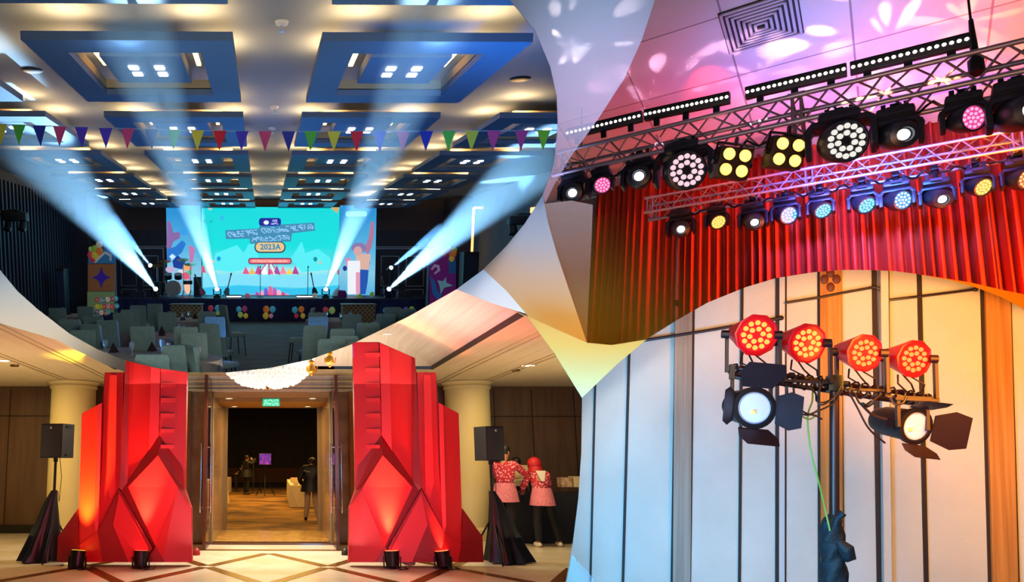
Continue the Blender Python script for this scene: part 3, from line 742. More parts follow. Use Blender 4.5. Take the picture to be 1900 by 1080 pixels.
# ---- balloons: bunches on the stage skirt
BC = {'r': '#e2455e', 'b': '#4cc3ea', 'o': '#f08a3a', 'y': '#ead34a', 'p': '#ef9fc4', 'g': '#9bd04a', 'm': '#c14a8a', 'w': '#f2f2ea', 'v': '#7b68c8', 'l': '#b8dc7a'}
bn = {'r': 'red', 'b': 'sky blue', 'o': 'orange', 'y': 'yellow', 'p': 'pink', 'g': 'green', 'm': 'magenta', 'w': 'white', 'v': 'violet', 'l': 'lime'}
def balloon(parent, c, r, k):
    b = MB(); b.ball(c, r, 14, 9, (1, 1, 1.12)); b.cyl(Vector(c) + Vector((0, 0, -r*1.1)), Vector(c) + Vector((0, 0, -r*1.22)), 0.01, 0.02, n=6)
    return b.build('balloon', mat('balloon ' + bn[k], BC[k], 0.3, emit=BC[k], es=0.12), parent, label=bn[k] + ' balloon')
def bunch(label, Y, items, name='balloon_cluster'):
    o_ = BALL.at_y(items[0][0], items[0][1], Y); t = thing(name, label, 'balloons', o_)
    for (u, v, r, k) in items:
        p = BALL.at_y(u, v, Y + random.uniform(-0.08, 0.08)) - o_; balloon(t, p, r * Y / F, k)
    b = MB(); b.tube([(0, 0.02, 0)] + [BALL.at_y(u, v, Y) - o_ + Vector((0, 0.02, 0)) for u, v, r, k in items[1:]], 0.006, 4); b.build('ribbon', M_silver, t)
    return t
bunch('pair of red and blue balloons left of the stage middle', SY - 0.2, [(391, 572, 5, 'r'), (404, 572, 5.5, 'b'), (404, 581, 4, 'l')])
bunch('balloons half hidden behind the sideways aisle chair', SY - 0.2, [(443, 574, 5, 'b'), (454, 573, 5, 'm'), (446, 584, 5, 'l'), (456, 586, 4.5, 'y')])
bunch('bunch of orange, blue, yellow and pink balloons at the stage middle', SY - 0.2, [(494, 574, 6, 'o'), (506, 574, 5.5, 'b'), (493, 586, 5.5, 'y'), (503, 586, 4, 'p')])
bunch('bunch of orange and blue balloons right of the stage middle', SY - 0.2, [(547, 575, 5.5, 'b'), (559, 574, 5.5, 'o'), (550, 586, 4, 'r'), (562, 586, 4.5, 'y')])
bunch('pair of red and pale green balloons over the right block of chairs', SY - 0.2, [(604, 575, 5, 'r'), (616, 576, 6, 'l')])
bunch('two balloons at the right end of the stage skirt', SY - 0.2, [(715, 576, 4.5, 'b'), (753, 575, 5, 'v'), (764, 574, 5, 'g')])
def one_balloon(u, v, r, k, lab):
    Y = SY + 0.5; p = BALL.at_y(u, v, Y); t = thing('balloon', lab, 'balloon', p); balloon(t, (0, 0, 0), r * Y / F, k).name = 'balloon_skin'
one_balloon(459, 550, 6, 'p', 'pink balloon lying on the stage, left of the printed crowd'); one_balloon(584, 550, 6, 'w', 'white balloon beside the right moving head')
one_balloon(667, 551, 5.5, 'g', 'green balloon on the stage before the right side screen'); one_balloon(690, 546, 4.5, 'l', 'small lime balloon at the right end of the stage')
# striped tent-like bag on stage (white and magenta)
p = BALL.at_y(630, 556, SY + 0.6); p.z = SZ
t = thing('fabric_tent_prop', 'small magenta and white tent prop on the stage right of the aisle', 'stage prop', p)
b = MB(); b.lathe([(0.25, 0), (0.26, 0.12), (0.2, 0.25), (0.0, 0.28)], n=18); b.build('body', mat('magenta cloth', '#8a1f86', 0.7), t)
b = MB(); b.lathe([(0.3, 0.06), (0.2, 0.26), (0.05, 0.36), (0.0, 0.46)], n=18, a0=PI*0.9, ang=PI*0.5); b.build('white_flap', mat('white cloth', '#e8e4ee', 0.7), t)

# ---- balloon and flower totems at both sides
def totem(u0, u1, v0, v1, Y, lab, panels, extra):
    a = BALL.at_y(u0, v0, Y); c = BALL.at_y(u1, v1, Y); o_ = Vector(((a.x + c.x)/2, Y, FZ)); t = thing('decorated_totem', lab, 'totem', o_)
    w = c.x - a.x; b = MB(); b.box((0, 0.15, (a.z - FZ)/2), (w, 0.28, a.z - FZ)); b.build('column', mat('totem column', '#2a3050', 0.7), t)
    for nm, pts, col, off in panels:
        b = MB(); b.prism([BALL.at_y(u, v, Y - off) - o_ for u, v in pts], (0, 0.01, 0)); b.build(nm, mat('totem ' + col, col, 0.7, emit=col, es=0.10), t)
    for (u, v, r, k) in extra: balloon(t, BALL.at_y(u, v, Y - 0.12) - o_, r * Y / F, k)
    clip(t); prune(t); return t
def star4(u, v, rx, ry):
    pts = []
    for q in range(4):
        a = q * PI / 2; pts.append((u + rx*math.cos(a), v + ry*math.sin(a)))
        for f in (0.25, 0.5, 0.75):
            x = rx * ((1 - f) ** 2.2); y = ry * (f ** 2.2)
            a2 = math.atan2(math.sin(a + f*PI/2), math.cos(a + f*PI/2)); rad = 1 / (abs(math.cos(f*PI/2)) ** 0.62 + abs(math.sin(f*PI/2)) ** 0.62) ** (1/0.62)
            pts.append((u + rx*rad*math.cos(a + f*PI/2), v + ry*rad*math.sin(a + f*PI/2)))
    return pts
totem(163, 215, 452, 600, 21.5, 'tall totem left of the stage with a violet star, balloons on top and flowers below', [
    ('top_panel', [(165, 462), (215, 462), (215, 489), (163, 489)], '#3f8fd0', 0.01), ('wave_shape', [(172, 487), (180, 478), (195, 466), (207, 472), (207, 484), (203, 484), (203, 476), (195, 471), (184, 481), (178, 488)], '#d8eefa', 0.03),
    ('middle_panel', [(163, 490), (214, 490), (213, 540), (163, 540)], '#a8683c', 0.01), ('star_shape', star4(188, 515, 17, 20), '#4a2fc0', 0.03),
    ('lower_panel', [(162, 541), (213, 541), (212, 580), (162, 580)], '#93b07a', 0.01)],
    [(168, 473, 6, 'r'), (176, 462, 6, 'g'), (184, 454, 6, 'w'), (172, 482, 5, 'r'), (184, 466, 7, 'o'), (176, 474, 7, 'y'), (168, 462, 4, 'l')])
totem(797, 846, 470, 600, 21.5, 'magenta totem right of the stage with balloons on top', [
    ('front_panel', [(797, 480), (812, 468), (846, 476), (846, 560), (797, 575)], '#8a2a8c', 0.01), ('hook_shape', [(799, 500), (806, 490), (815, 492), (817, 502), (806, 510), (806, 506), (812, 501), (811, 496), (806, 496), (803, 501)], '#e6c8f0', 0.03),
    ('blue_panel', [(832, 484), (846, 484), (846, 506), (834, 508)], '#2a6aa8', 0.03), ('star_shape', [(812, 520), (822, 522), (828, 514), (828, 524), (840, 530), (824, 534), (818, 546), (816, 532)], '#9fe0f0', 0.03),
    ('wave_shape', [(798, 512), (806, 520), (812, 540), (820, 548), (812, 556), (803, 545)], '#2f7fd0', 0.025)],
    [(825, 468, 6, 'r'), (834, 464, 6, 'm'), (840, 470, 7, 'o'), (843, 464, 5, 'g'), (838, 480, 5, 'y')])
# flowers and toys heaped at the totem foot
cols = ['r', 'b', 'v', 'w', 'm', 'b', 'y', 'g', 'r', 'p']
for i in range(16):
    u = 180 + (i % 6) * 7 + random.uniform(-2, 2); v = 556 + (i // 6) * 12 + random.uniform(-2, 2)
    Y = 20.9; p = BALL.at_y(u, v, Y); k = cols[i % 10]
    t = thing('paper_flower', '%s paper flower at the foot of left totem, %s row, %s from left' % (bn[k], ['top', 'middle', 'bottom'][i // 6], ['first', 'second', 'third', 'fourth', 'fifth', 'sixth'][i % 6]), 'paper flower', p, group='paper flowers at the foot of the left totem')
    b = MB()
    for j in range(6): a = j * PI / 3; b.ball((0.045*math.cos(a), 0, 0.045*math.sin(a)), 0.035, 8, 5, (1, 0.6, 1))
    b.build('petals', mat('balloon ' + bn[k], BC[k], 0.3), t); b = MB(); b.ball((0, -0.03, 0), 0.028, 8, 5); b.build('flower_centre', mat('balloon yellow', BC['y'], 0.3), t)
# ---- things on the stage: drum kit, amplifiers, guitars, light bars, wall speakers
use(BALL)
p = BALL.at_y(322, 545, SY + 1.2); p.z = SZ
t = thing('drum_kit', 'drum kit on the left of the stage before the side screen', 'drum kit', p)
M_drum = mat('drum shell', '#12343c', 0.3, coat=0.5); M_skin = mat('drum skin', '#b8c8d0', 0.5); M_cym = mat('cymbal brass', '#b79a58', 0.3, metal=0.8)
def drum(name, c, r, h, ax):
    b = MB(); b.lathe([(r, -h/2), (r, h/2)], c, 20, ax); o = b.build(name, M_drum, t)
    b = MB(); b.lathe([(0, h/2), (r, h/2), (r*1.02, h/2 + 0.01)], c, 20, ax); b.build('drum_skin', M_skin, o)
AX = Matrix.Rotation(PI/2, 3, 'X'); drum('bass_drum', (0, 0, 0.3), 0.28, 0.35, AX)
drum('tom_drum', (-0.18, 0.0, 0.72), 0.14, 0.16, Matrix.Rotation(0.4, 3, 'X')); drum('tom_drum', (0.18, 0.0, 0.72), 0.14, 0.16, Matrix.Rotation(0.4, 3, 'X'))
drum('floor_drum', (-0.5, 0.1, 0.35), 0.2, 0.35, Matrix.Identity(3)); drum('snare_drum', (0.5, 0.1, 0.5), 0.17, 0.12, Matrix.Identity(3))
for x, z in ((-0.6, 1.1), (0.6, 1.15), (0.35, 1.3), (-0.3, 1.25)):
    b = MB(); b.lathe([(0, 0.03), (0.04, 0.02), (0.22, 0)], (x, 0.1, z), 18, Matrix.Rotation(0.3, 3, 'X')); b.build('cymbal', M_cym, t)
    b = MB(); b.cyl((x, 0.1, z), (x, 0.15, 0.04), 0.012)
    for a in (0, 2.1, 4.2): b.cyl((x, 0.15, 0.25), (x + 0.14*math.cos(a), 0.15 + 0.14*math.sin(a), 0.0), 0.008)
    b.build('cymbal_stand', M_silver, t)
def box_thing(name, lab, cat, u0, u1, v0, v1, Y, base, mm, dpt=0.4, face=None, facem=None, fname='face', grp=None, tilt=0):
    a = BALL.at_y(u0, v0, Y); c = BALL.at_y(u1, v1, Y); o_ = Vector(((a.x+c.x)/2, Y, base if base is not None else c.z))
    t = thing(name, lab, cat, o_, group=grp); w = c.x - a.x; h = a.z - o_.z
    b = MB(); b.box((0, dpt/2, h/2), (w, dpt, h), bevel=0.02); b.build('cabinet', mm, t)
    if face:
        for (fx0, fx1, fz0, fz1) in face:
            b = MB(); b.box((w*(fx0+fx1)/2 - w/2, -0.008, h*(fz0+fz1)/2), (w*(fx1-fx0), 0.016, h*(fz1-fz0))); b.build(fname, facem, t)
    return t
Mgr = mat('speaker grille', '#232833', 0.7)
box_thing('guitar_amplifier', 'teal lit amplifier cabinet right of the drums', 'amplifier', 359, 374, 514, 553, SY + 1.2, SZ, mat('amp cabinet', '#163a4a', 0.6), 0.3, [(0.1, 0.9, 0.08, 0.75)], Mgr, 'grille')
for u0, u1, lab in ((420, 448, 'left'), (550, 580, 'right')):
    box_thing('led_floor_bar', 'black floor lamp box with a white slit on the stage, %s of the middle' % lab, 'stage light', u0, u1, 547, 556, SY + 0.2, SZ, M_blackm, 0.25, [(0.03, 0.97, 0.35, 0.62)], M_white, 'light_slit')
for u0, u1, lab in ((240, 268, 'before the left stage door'), (739, 766, 'before the right stage door')):
    box_thing('stage_monitor', 'dark stage monitor speaker ' + lab, 'speaker', u0, u1, 541, 556, SY + 0.6, SZ, mat('monitor cabinet', '#16203a', 0.5), 0.4, [(0.06, 0.94, 0.1, 0.9)], Mgr, 'grille')
box_thing('pa_speaker', 'tall black loudspeaker on the floor beside the right totem', 'speaker', 861, 886, 467, 552, 21.8, FZ, M_black, 0.5, [(0.08, 0.92, 0.05, 0.95)], Mgr, 'grille')
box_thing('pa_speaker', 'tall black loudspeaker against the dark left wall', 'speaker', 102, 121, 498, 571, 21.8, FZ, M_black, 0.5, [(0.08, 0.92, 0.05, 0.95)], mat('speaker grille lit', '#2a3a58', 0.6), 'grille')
def guitar(u, lab, col, lean):
    p = BALL.at_y(u, 553, SY + 0.5); p.z = SZ; t = thing('electric_guitar', lab, 'guitar', p, Matrix.Rotation(lean, 3, 'Y'), scale=0.72)
    b = MB(); pts = [(0.16*math.cos(a)*(1 if math.sin(a) < 0 else 0.75), 0, 0.32 + 0.2*math.sin(a)) for a in [2*PI*i/20 for i in range(20)]]; b.prism(pts, (0, 0.04, 0)); b.build('body', mat('guitar ' + col, col, 0.25, coat=0.5), t)
    b = MB(); b.box((0, 0.02, 0.8), (0.05, 0.025, 0.62)); b.build('neck', mat('guitar neck', '#7a5230', 0.5), t); b = MB(); b.box((0, 0.02, 1.16), (0.07, 0.02, 0.13)); b.build('headstock', M_black, t)
    b = MB(); b.cyl((0, 0.15, 0.55), (-0.14, 0.05, 0.0), 0.012); b.cyl((0, 0.15, 0.55), (0.14, 0.05, 0), 0.012); b.cyl((0, 0.15, 0.55), (0, 0.36, 0), 0.012); b.build('stand', M_blackm, t)
guitar(718, 'blue guitar on a stand at the right end of the stage', '#1c3f8a', -0.25); guitar(586, 'dark guitar on a stand by the right moving head', '#1a1a28', -0.2); guitar(418, 'pale blue guitar on a stand left of the stage middle', '#4a9ad0', 0.25)
guitar(380, 'pink guitar on a stand before the amplifier', '#c06a9a', -0.4)
def mic(u, lab):
    p = BALL.at_y(u, 552, SY + 0.9); p.z = SZ; t = thing('microphone_stand', lab, 'microphone stand', p)
    b = MB(); b.cyl((0, 0, 0.02), (0, 0, 1.0), 0.012); b.cyl((0, 0, 0), (0, 0, 0.025), 0.12, n=14); b.build('stand', M_blackm, t); b = MB(); b.cyl((0, 0, 1.0), (0, -0.12, 1.06), 0.014); b.ball((0, -0.13, 1.065), 0.03, 8, 6); b.build('microphone', M_blackm, t)
mic(571, 'thin microphone stand on the stage right of the middle'); mic(483, 'thin microphone stand on the stage near the middle')
# moving heads bracketed on the side walls
def wall_fix(u, v, Y, X, lab, s, side):
    p = BALL.at_y(u, v, Y); t = thing('wall_mounted_spotlight', lab, 'stage light', p)
    b = MB(); b.tube([(-side * 0.25*s, 0, 0.18*s), (0, 0, 0.2*s), (0.35*s*side*-1 + 0.45*s*side, 0, 0.16*s)], 0.06*s, 8); b.build('bracket', M_black, t)
    b = MB(); b.box((0, 0, 0.12*s), (0.42*s, 0.2*s, 0.16*s), bevel=0.04*s); b.build('housing', M_black, t)
    for dx in (-0.13, 0.13):
        b = MB(); b.cyl((dx*s, 0, 0.04*s), (dx*s, -0.06*s, -0.12*s), 0.06*s, 0.075*s, n=14); b.build('lamp_head', M_black, t)
        b = MB(); b.cyl((dx*s + 0.05*s, -0.08*s, -0.08*s), (dx*s + 0.06*s, -0.1*s, -0.14*s), 0.012*s); b.build('clamp', M_silver, t)
    b = MB(); b.cyl((0, 0, 0.15*s), (-side * (abs(p.x - X)), 0, 0.22*s), 0.03*s); b.build('wall_arm', M_black, t); clip(t); prune(t)
wall_fix(30, 415, 14.0, XL, 'pair of black spotlights bracketed on the dark left wall', 1.1, 1)
wall_fix(965, 422, 13.6, XR, 'pair of black spotlights bracketed on the right wall panels', 1.1, -1)
# dark shell added around the hall to block its light, seen edge-on
b = MB(); n = len(BALL_EDGE)
inner = []; 
for k in (3.0, 30.0):
    for u, v in BALL_EDGE: inner.append(BALL.Ri @ (CAM2W @ cam_dir(u, v)) * k)
b.add(inner, [(i, (i+1) % n, n + (i+1) % n, n + i) for i in range(n)])
o = struct(b.build('trim_9', mat('added light shell', '#15171c', 0.9)))
# =================================================================== HOTEL LOBBY (lower left)
use(LOB)
LF = -1.6; LC = 1.68; LY = 15.9
M_soff = mat('cream ceiling plaster', '#dccfae', 0.7, noise=('#d3c39c', 1.2, (9, 0.3, 1)))
M_tray = mat('tray ceiling plaster', '#e6ddd0', 0.6, noise=('#d9ccbb', 1.4, (10, 0.3, 1)))
M_brown = mat('brown wall panelling', '#6b5038', 0.45, noise=('#5a412c', 1.2, (6, 1, 0.5)))
M_marble = mat('cream marble floor', '#eadfcb', 0.16, noise=('#dccaa8', 1.6), spec=0.5)
M_inlay = mat('brown marble inlay', '#6b4416', 0.2)
M_cream = mat('cream column', '#e0cf95', 0.55)
M_port = mat('brown marble casing', '#9a8066', 0.25, noise=('#7f6650', 3), coat=0.3)
M_bronze = mat('bronze trim', '#8a6a3a', 0.3, metal=0.7)
M_dwood = mat('dark polished wood', '#4a2418', 0.25, coat=0.4)
M_brass = mat('polished brass', '#e0b060', 0.2, metal=0.9)
LOB_EDGE = [(-400, 380), (890, 478), (940, 540), (976, 582), (1029, 656), (1080, 738), (1105, 873), (1110, 1200), (-400, 1200)]
LOB_PL = cone_planes(LOB_EDGE)
def lquad(name, pts, m, cl=False):
    b = MB(); b.add(pts, [tuple(range(len(pts)))]); o = struct(b.build(name, m)); clip(o, LOB_PL, True)
    if cl: clip(o, BALL_PL, False)
    return o
XW = 8.2
lquad('floor', [(-XW, 8.5, LF), (XW, 8.5, LF), (XW, LY, LF), (-XW, LY, LF)], M_marble)
# brown diamond inlays set in the marble
b = MB(); ax0, ay0, hx, hy, wd = -0.155, 12.6, 0.925, 1.6, 0.085
def strip(x0, y0, x1, y1):
    d = Vector((x1 - x0, y1 - y0, 0)).normalized(); nn = Vector((-d.y, d.x, 0)) * wd
    z = LF + 0.004; p0 = Vector((x0, y0, z)); p1 = Vector((x1, y1, z)); b.prism([p0 - nn, p1 - nn, p1 + nn, p0 + nn], (0, 0, -0.012))
for i in range(-4, 5):
    for j in range(-3, 1):
        if (i + j) % 2: continue
        cx, cyy = ax0 + i * hx, ay0 + j * hy
        for sx in (-1, 1):
            x1, y1 = cx + sx * hx, cyy + hy
            if cyy + hy > 13.0: continue
            k = 0.045; strip(cx + sx*hx*k, cyy + hy*k, x1 - sx*hx*k, y1 - hy*k)
o = struct(b.build('trim_11', M_inlay))
b = MB(); b.box((0, 13.0, LF + 0.001), (7.2, 0.16, 0.012)); o = struct(b.build('trim_12', M_inlay))
# ceiling: lower soffit around a raised tray
TX0, TX1, TY = -3.02, 2.86, 12.9
for nm, q in (('ceiling_right', [(TX1, 5, LC), (XW, 5, LC), (XW, LY, LC), (TX1, LY, LC)]), ('ceiling_left', [(-XW, 5, LC), (TX0, 5, LC), (TX0, LY, LC), (-XW, LY, LC)]),
              ('ceiling_back', [(TX0, TY, LC), (TX1, TY, LC), (TX1, LY, LC), (TX0, LY, LC)])): lquad(nm, q, M_soff, True)
lquad('ceiling_tray', [(TX0, 5, LC + 0.5), (TX1, 5, LC + 0.5), (TX1, TY, LC + 0.5), (TX0, TY, LC + 0.5)], M_tray, True)
b = MB()
b.add([(TX0, 5, LC + 0.06), (TX0, TY, LC + 0.06), (TX0 + 0.9, TY - 0.9, LC + 0.5), (TX0 + 0.9, 5, LC + 0.5)], [(0, 1, 2, 3)])
b.add([(TX1, 5, LC + 0.06), (TX1 - 0.9, 5, LC + 0.5), (TX1 - 0.9, TY - 0.9, LC + 0.5), (TX1, TY, LC + 0.06)], [(0, 1, 2, 3)])
b.add([(TX0, TY, LC + 0.06), (TX1, TY, LC + 0.06), (TX1 - 0.9, TY - 0.9, LC + 0.5), (TX0 + 0.9, TY - 0.9, LC + 0.5)], [(0, 1, 2, 3)])
o = struct(b.build('trim_13', M_tray, recalc=False)); clip(o, LOB_PL, True); clip(o, BALL_PL, False)
b = MB()
for x in (TX0, TX1): b.box((x, (5 + TY)/2, LC + 0.03), (0.035, TY - 5, 0.07))
o = struct(b.build('trim_14', mat('dark slot', '#2a201a', 0.7))); clip(o, LOB_PL, True); clip(o, BALL_PL, False)
b = MB()
for x in (TX0 - 0.55, TX0 - 1.5, TX1 + 0.55, TX1 + 1.5): b.box((x, 10, LC - 0.005), (0.03, 11, 0.02)); b.box((x + 0.12, 10, LC - 0.005), (0.02, 11, 0.02))
for y in (14.6, 14.85, 13.3): b.box((0, y, LC - 0.01), (6.0, 0.05, 0.03))
o = struct(b.build('trim_15', mat('ceiling moulding', '#c8b78e', 0.6))); clip(o, LOB_PL, True); clip(o, BALL_PL, False)
# walls
XP0, XP1 = -1.80, 1.50                        # portal outer edges
for nm, x0, x1 in (('wall_back_left', -XW, XP0), ('wall_back_right', XP1, XW)): lquad(nm, [(x0, LY, LF), (x1, LY, LF), (x1, LY, LC), (x0, LY, LC)], M_brown)
lquad('wall_left_lobby', [(-XW, 8.5, LF), (-XW, LY, LF), (-XW, LY, LC), (-XW, 8.5, LC)], M_brown)
lquad('wall_right_lobby', [(XW, 8.5, LF), (XW, LY, LF), (XW, LY, LC), (XW, 8.5, LC)], M_brown)
b = MB()
for x in (-7.2, -6.1, -5.0, 4.9, 5.75, 6.7): b.box((x, LY - 0.005, 0), (0.02, 0.02, 3.2))
for x0, x1 in ((-XW, -4), (4, XW)): b.box(((x0+x1)/2, LY - 0.005, 1.0), (x1 - x0, 0.02, 0.02))
o = struct(b.build('trim_16', mat('panel groove', '#2c1d14', 0.7))); clip(o, LOB_PL, True)
b = MB()
for x0, x1 in ((-XW, -2.0), (1.7, XW)): b.box(((x0+x1)/2, LY - 0.04, LF + 0.09), (x1 - x0, 0.06, 0.18))
o = struct(b.build('baseboard_back', mat('black skirting', '#17110d', 0.5))); clip(o, LOB_PL, True)
# columns
for px_, lab in ((137, 'left of the doorway behind the red set'), (864, 'right of the doorway beside the loudspeaker')):
    x = (px_ - 515) * 15.2 / F; t = thing('round_column', 'cream plaster column ' + lab, 'column', (x, 15.1, LF)); t['kind'] = 'structure'
    b = MB(); b.cyl((0, 0, 0.25), (0, 0, LC - LF - 0.12), 0.47, n=40, cap=False); b.build('shaft', M_cream, t)
    b = MB(); b.lathe([(0.47, 3.12), (0.50, 3.14), (0.50, 3.18), (0.48, 3.2), (0.53, 3.24), (0.55, 3.27)], n=40); b.build('capital', M_cream, t)
    b = MB(); b.lathe([(0.56, 0), (0.56, 0.2), (0.5, 0.25), (0.47, 0.26)], n=40); b.build('plinth', M_cream, t)
# portal of the double door
PY0, PY1, PT = 13.9, 16.6, 1.36
OX0, OX1 = -1.26, 1.02
b = MB()
b.box(((XP0+OX0)/2, (PY0+PY1)/2, (LF+PT)/2), (OX0-XP0, PY1-PY0, PT-LF)); b.box(((XP1+OX1)/2, (PY0+PY1)/2, (LF+PT)/2), (XP1-OX1, PY1-PY0, PT-LF))
struct(b.build('wall_portal', M_port))
b = MB(); b.box(((XP0+XP1)/2, PY0 + 0.35, (PT+LC)/2), (XP1-XP0, 0.7, LC-PT)); o = struct(b.build('wall_portal_header', M_tray)); clip(o, BALL_PL, False)
b = MB()
for z, e in ((PT + 0.03, 0.05), (PT + 0.1, 0.03), (PT + 0.2, 0.07)): b.box(((XP0+XP1)/2, PY0 - 0.03, z), (XP1-XP0+e, 0.1, 0.03))
struct(b.build('trim_17', M_soff))
b = MB(); b.box(((OX0+OX1)/2, PY1 - 0.75, 1.5), (OX1-OX0, 3.2 - 1.4, 0.5)); b.box(((OX0+OX1)/2, PY0 + 0.03, PT - 0.06), (OX1-OX0, 0.06, 0.10)); struct(b.build('ceiling_vestibule', mat('gold soffit', '#b08a50', 0.5)))
b = MB(); b.box(((OX0+OX1)/2, (PY0+PY1)/2, LF + 0.0), (OX1-OX0, PY1-PY0, 0.02)); struct(b.build('floor_vestibule', mat('gold marble', '#a67c38', 0.2, noise=('#c49a50', 4))))
b = MB(); b.box(((XP0+XP1)/2, PY0 - 0.05, LF + 0.015), (XP1-XP0+0.4, 0.06, 0.03)); b.box(((XP0+XP1)/2, PY0 + 0.16, LF + 0.02), (XP1-XP0, 0.1, 0.03)); struct(b.build('trim_18', M_dwood))
b = MB()
for x in (XP0 + 0.05, OX0 - 0.05, OX1 + 0.05, XP1 - 0.05): b.box((x, PY0 - 0.02, (LF+PT)/2), (0.07, 0.05, PT-LF))
for x in (OX0 + 0.04, OX1 - 0.04): b.box((x, PY1 - 0.05, (LF+PT)/2 - 0.06), (0.10, 0.1, PT-LF-0.12))
struct(b.build('trim_19', M_bronze))
# open door leaves
for sx, x, lab, n in ((-1, -1.33, 'left', 3), (1, 1.09, 'right', 4)):
    b = MB(); b.box((x, PY0 - 0.45, (LF + 1.6)/2 + 0.0), (0.06, 0.92, 1.6 - LF - 0.02)); o = struct(b.build('door_%d' % n, M_dwood))
    b = MB(); b.box((x - sx*0.033, PY0 - 0.45, 0), (0.008, 0.7, 2.6)); h = b.build('glass_panel', mat('dark door glass', '#2a1822', 0.1, coat=0.8)); h.parent = o; h.matrix_world = LOB.M
    b = MB(); b.cyl((x - sx*0.09, PY0 - 0.75, -0.95), (x - sx*0.09, PY0 - 0.75, 0.32), 0.022); b.cyl((x + sx*0.09, PY0 - 0.75, -0.95), (x + sx*0.09, PY0 - 0.75, 0.32), 0.022)
    for z in (-0.85, 0.25): b.cyl((x - 0.09, PY0 - 0.75, z), (x + 0.09, PY0 - 0.75, z), 0.012)
    h = b.build('door_handle', mat('chrome', '#d8d4cc', 0.15, metal=1)); h.parent = o; h.matrix_world = LOB.M
for c in [k for k in bpy.data.objects if k.name.startswith(('glass_panel', 'door_handle'))]:
    bpy.context.view_layer.update(); c.matrix_parent_inverse = c.parent.matrix_world.inverted(); c.matrix_basis = LOB.M
# green exit sign
p = LOB.at_y(503, 747, 14.2); t = thing('exit_sign', 'green lit sign hanging over the doorway', 'sign', p)
b = MB(); b.box((0, 0, 0), (0.36, 0.05, 0.17), bevel=0.008); b.cyl((-0.1, 0, 0.08), (-0.1, 0, 0.2), 0.006); b.cyl((0.1, 0, 0.08), (0.1, 0, 0.2), 0.006); b.build('housing', M_blackm, t)
b = MB(); b.box((0, -0.027, 0), (0.345, 0.01, 0.155)); b.build('face', mat('green sign face', '#109a74', 0.5, emit='#19a880', es=0.9), t)
Mgt = mat('pale green text', '#9ff5d8', 0.5, emit='#8ff0d0', es=0.9)
for zz, w, n, sd in ((0.035, 0.30, 8, 21), (-0.035, 0.30, 7, 22)):
    glyphs(t, 'lettering', -w/2, -zz, w/2, -zz, 0.045, n, Mgt, 0, None, sd, put=lambda u, v: Vector((u, -0.034, -v)))
# downlights
M_dl = mat('warm downlight', '#ffffff', emit='#fff0c8', es=5.0)
def downlight(u, v, z, lab, r=0.11):
    p = LOB.at_z(u, v, z); t = thing('recessed_downlight', lab, 'ceiling light', p, group='round lobby downlights')
    b = MB(); b.lathe([(r, 0.005), (r*1.25, -0.012), (r*1.3, 0.0)], n=22); b.build('trim_ring', mat('downlight ring', '#c9b58a', 0.4), t)
    b = MB(); b.lathe([(0, -0.004), (r, -0.004)], n=22); b.build('lamp', M_dl, t); return p
for u, v, z, lab in ((980, 678, LC, 'bright round downlight in the right soffit'), (5, 669, LC, 'round downlight in the left soffit at the picture edge'), (425, 739, 1.25, 'small downlight in the vestibule, front left'), (580, 739, 1.25, 'small downlight in the vestibule, front right'),
                     (435, 754, 1.25, 'small downlight in the vestibule, back left'), (571, 754, 1.25, 'small downlight in the vestibule, back right')):
    downlight(u, v, z, lab, 0.11 if z == LC else 0.07)
p = downlight(722, 622, LC + 0.5, 'round downlight in the raised ceiling above the right red set', 0.16)
p = LOB.at_z(957, 686, LC); t = thing('smoke_detector', 'small brown smoke detector in the right soffit', 'smoke detector', p); b = MB(); b.lathe([(0.08, 0), (0.07, -0.03), (0, -0.035)], n=18); b.build('body', M_bronze, t)
p = LOB.at_z(27, 677, LC); t = thing('smoke_detector', 'small brown smoke detector in the left soffit', 'smoke detector', p); b = MB(); b.lathe([(0.08, 0), (0.07, -0.03), (0, -0.035)], n=18); b.build('body', M_bronze, t)
# lamps of the lobby
light('AREA', 'tray cove lamp', (-0.1, 10.5, 1.2), '#fff0d8', 90, (-0.1, 10.5, 5), size=4.6, size_y=4)
light('AREA', 'lobby ceiling lamp', (4.4, 12.6, LC - 0.08), '#ffdf9a', 85, (5.0, 12.6, -2), size=2.0)
light('AREA', 'lobby ceiling lamp', (-5.2, 12.6, LC - 0.08), '#ffd98a', 85, (-5.2, 12.6, -2), size=2.0)
light('AREA', 'lobby ceiling lamp', (-0.15, 12.3, 1.3), '#fff0d8', 230, (-0.15, 12.2, -2), size=1.2)
light('AREA', 'vestibule lamp', (-0.1, 15.2, 1.2), '#ffc870', 90, (-0.1, 15.2, -2), size=1.2)
light('AREA', 'ceiling bounce', (5.0, 11.0, LF + 0.4), '#ffe2b0', 70, (5.0, 11.0, 4), size=2.4)
light('AREA', 'ceiling bounce', (-5.2, 11.0, LF + 0.4), '#ffe2b0', 70, (-5.2, 11.0, 4), size=2.4)
light('AREA', 'added ceiling fill', (0, 9.6, LF + 0.3), '#fff2e0', 60, (0, 9.6, 4), size=2.6)  # unseen area light added to brighten the ceiling from below
light('SPOT', 'added pink ceiling light', (0.2, 9.3, -0.3), '#ff6a6a', 900, (2.3, 8.9, 2.2), size=0.2, spot=55, blend=1)  # unseen spot added for the pink reflection on the ceiling

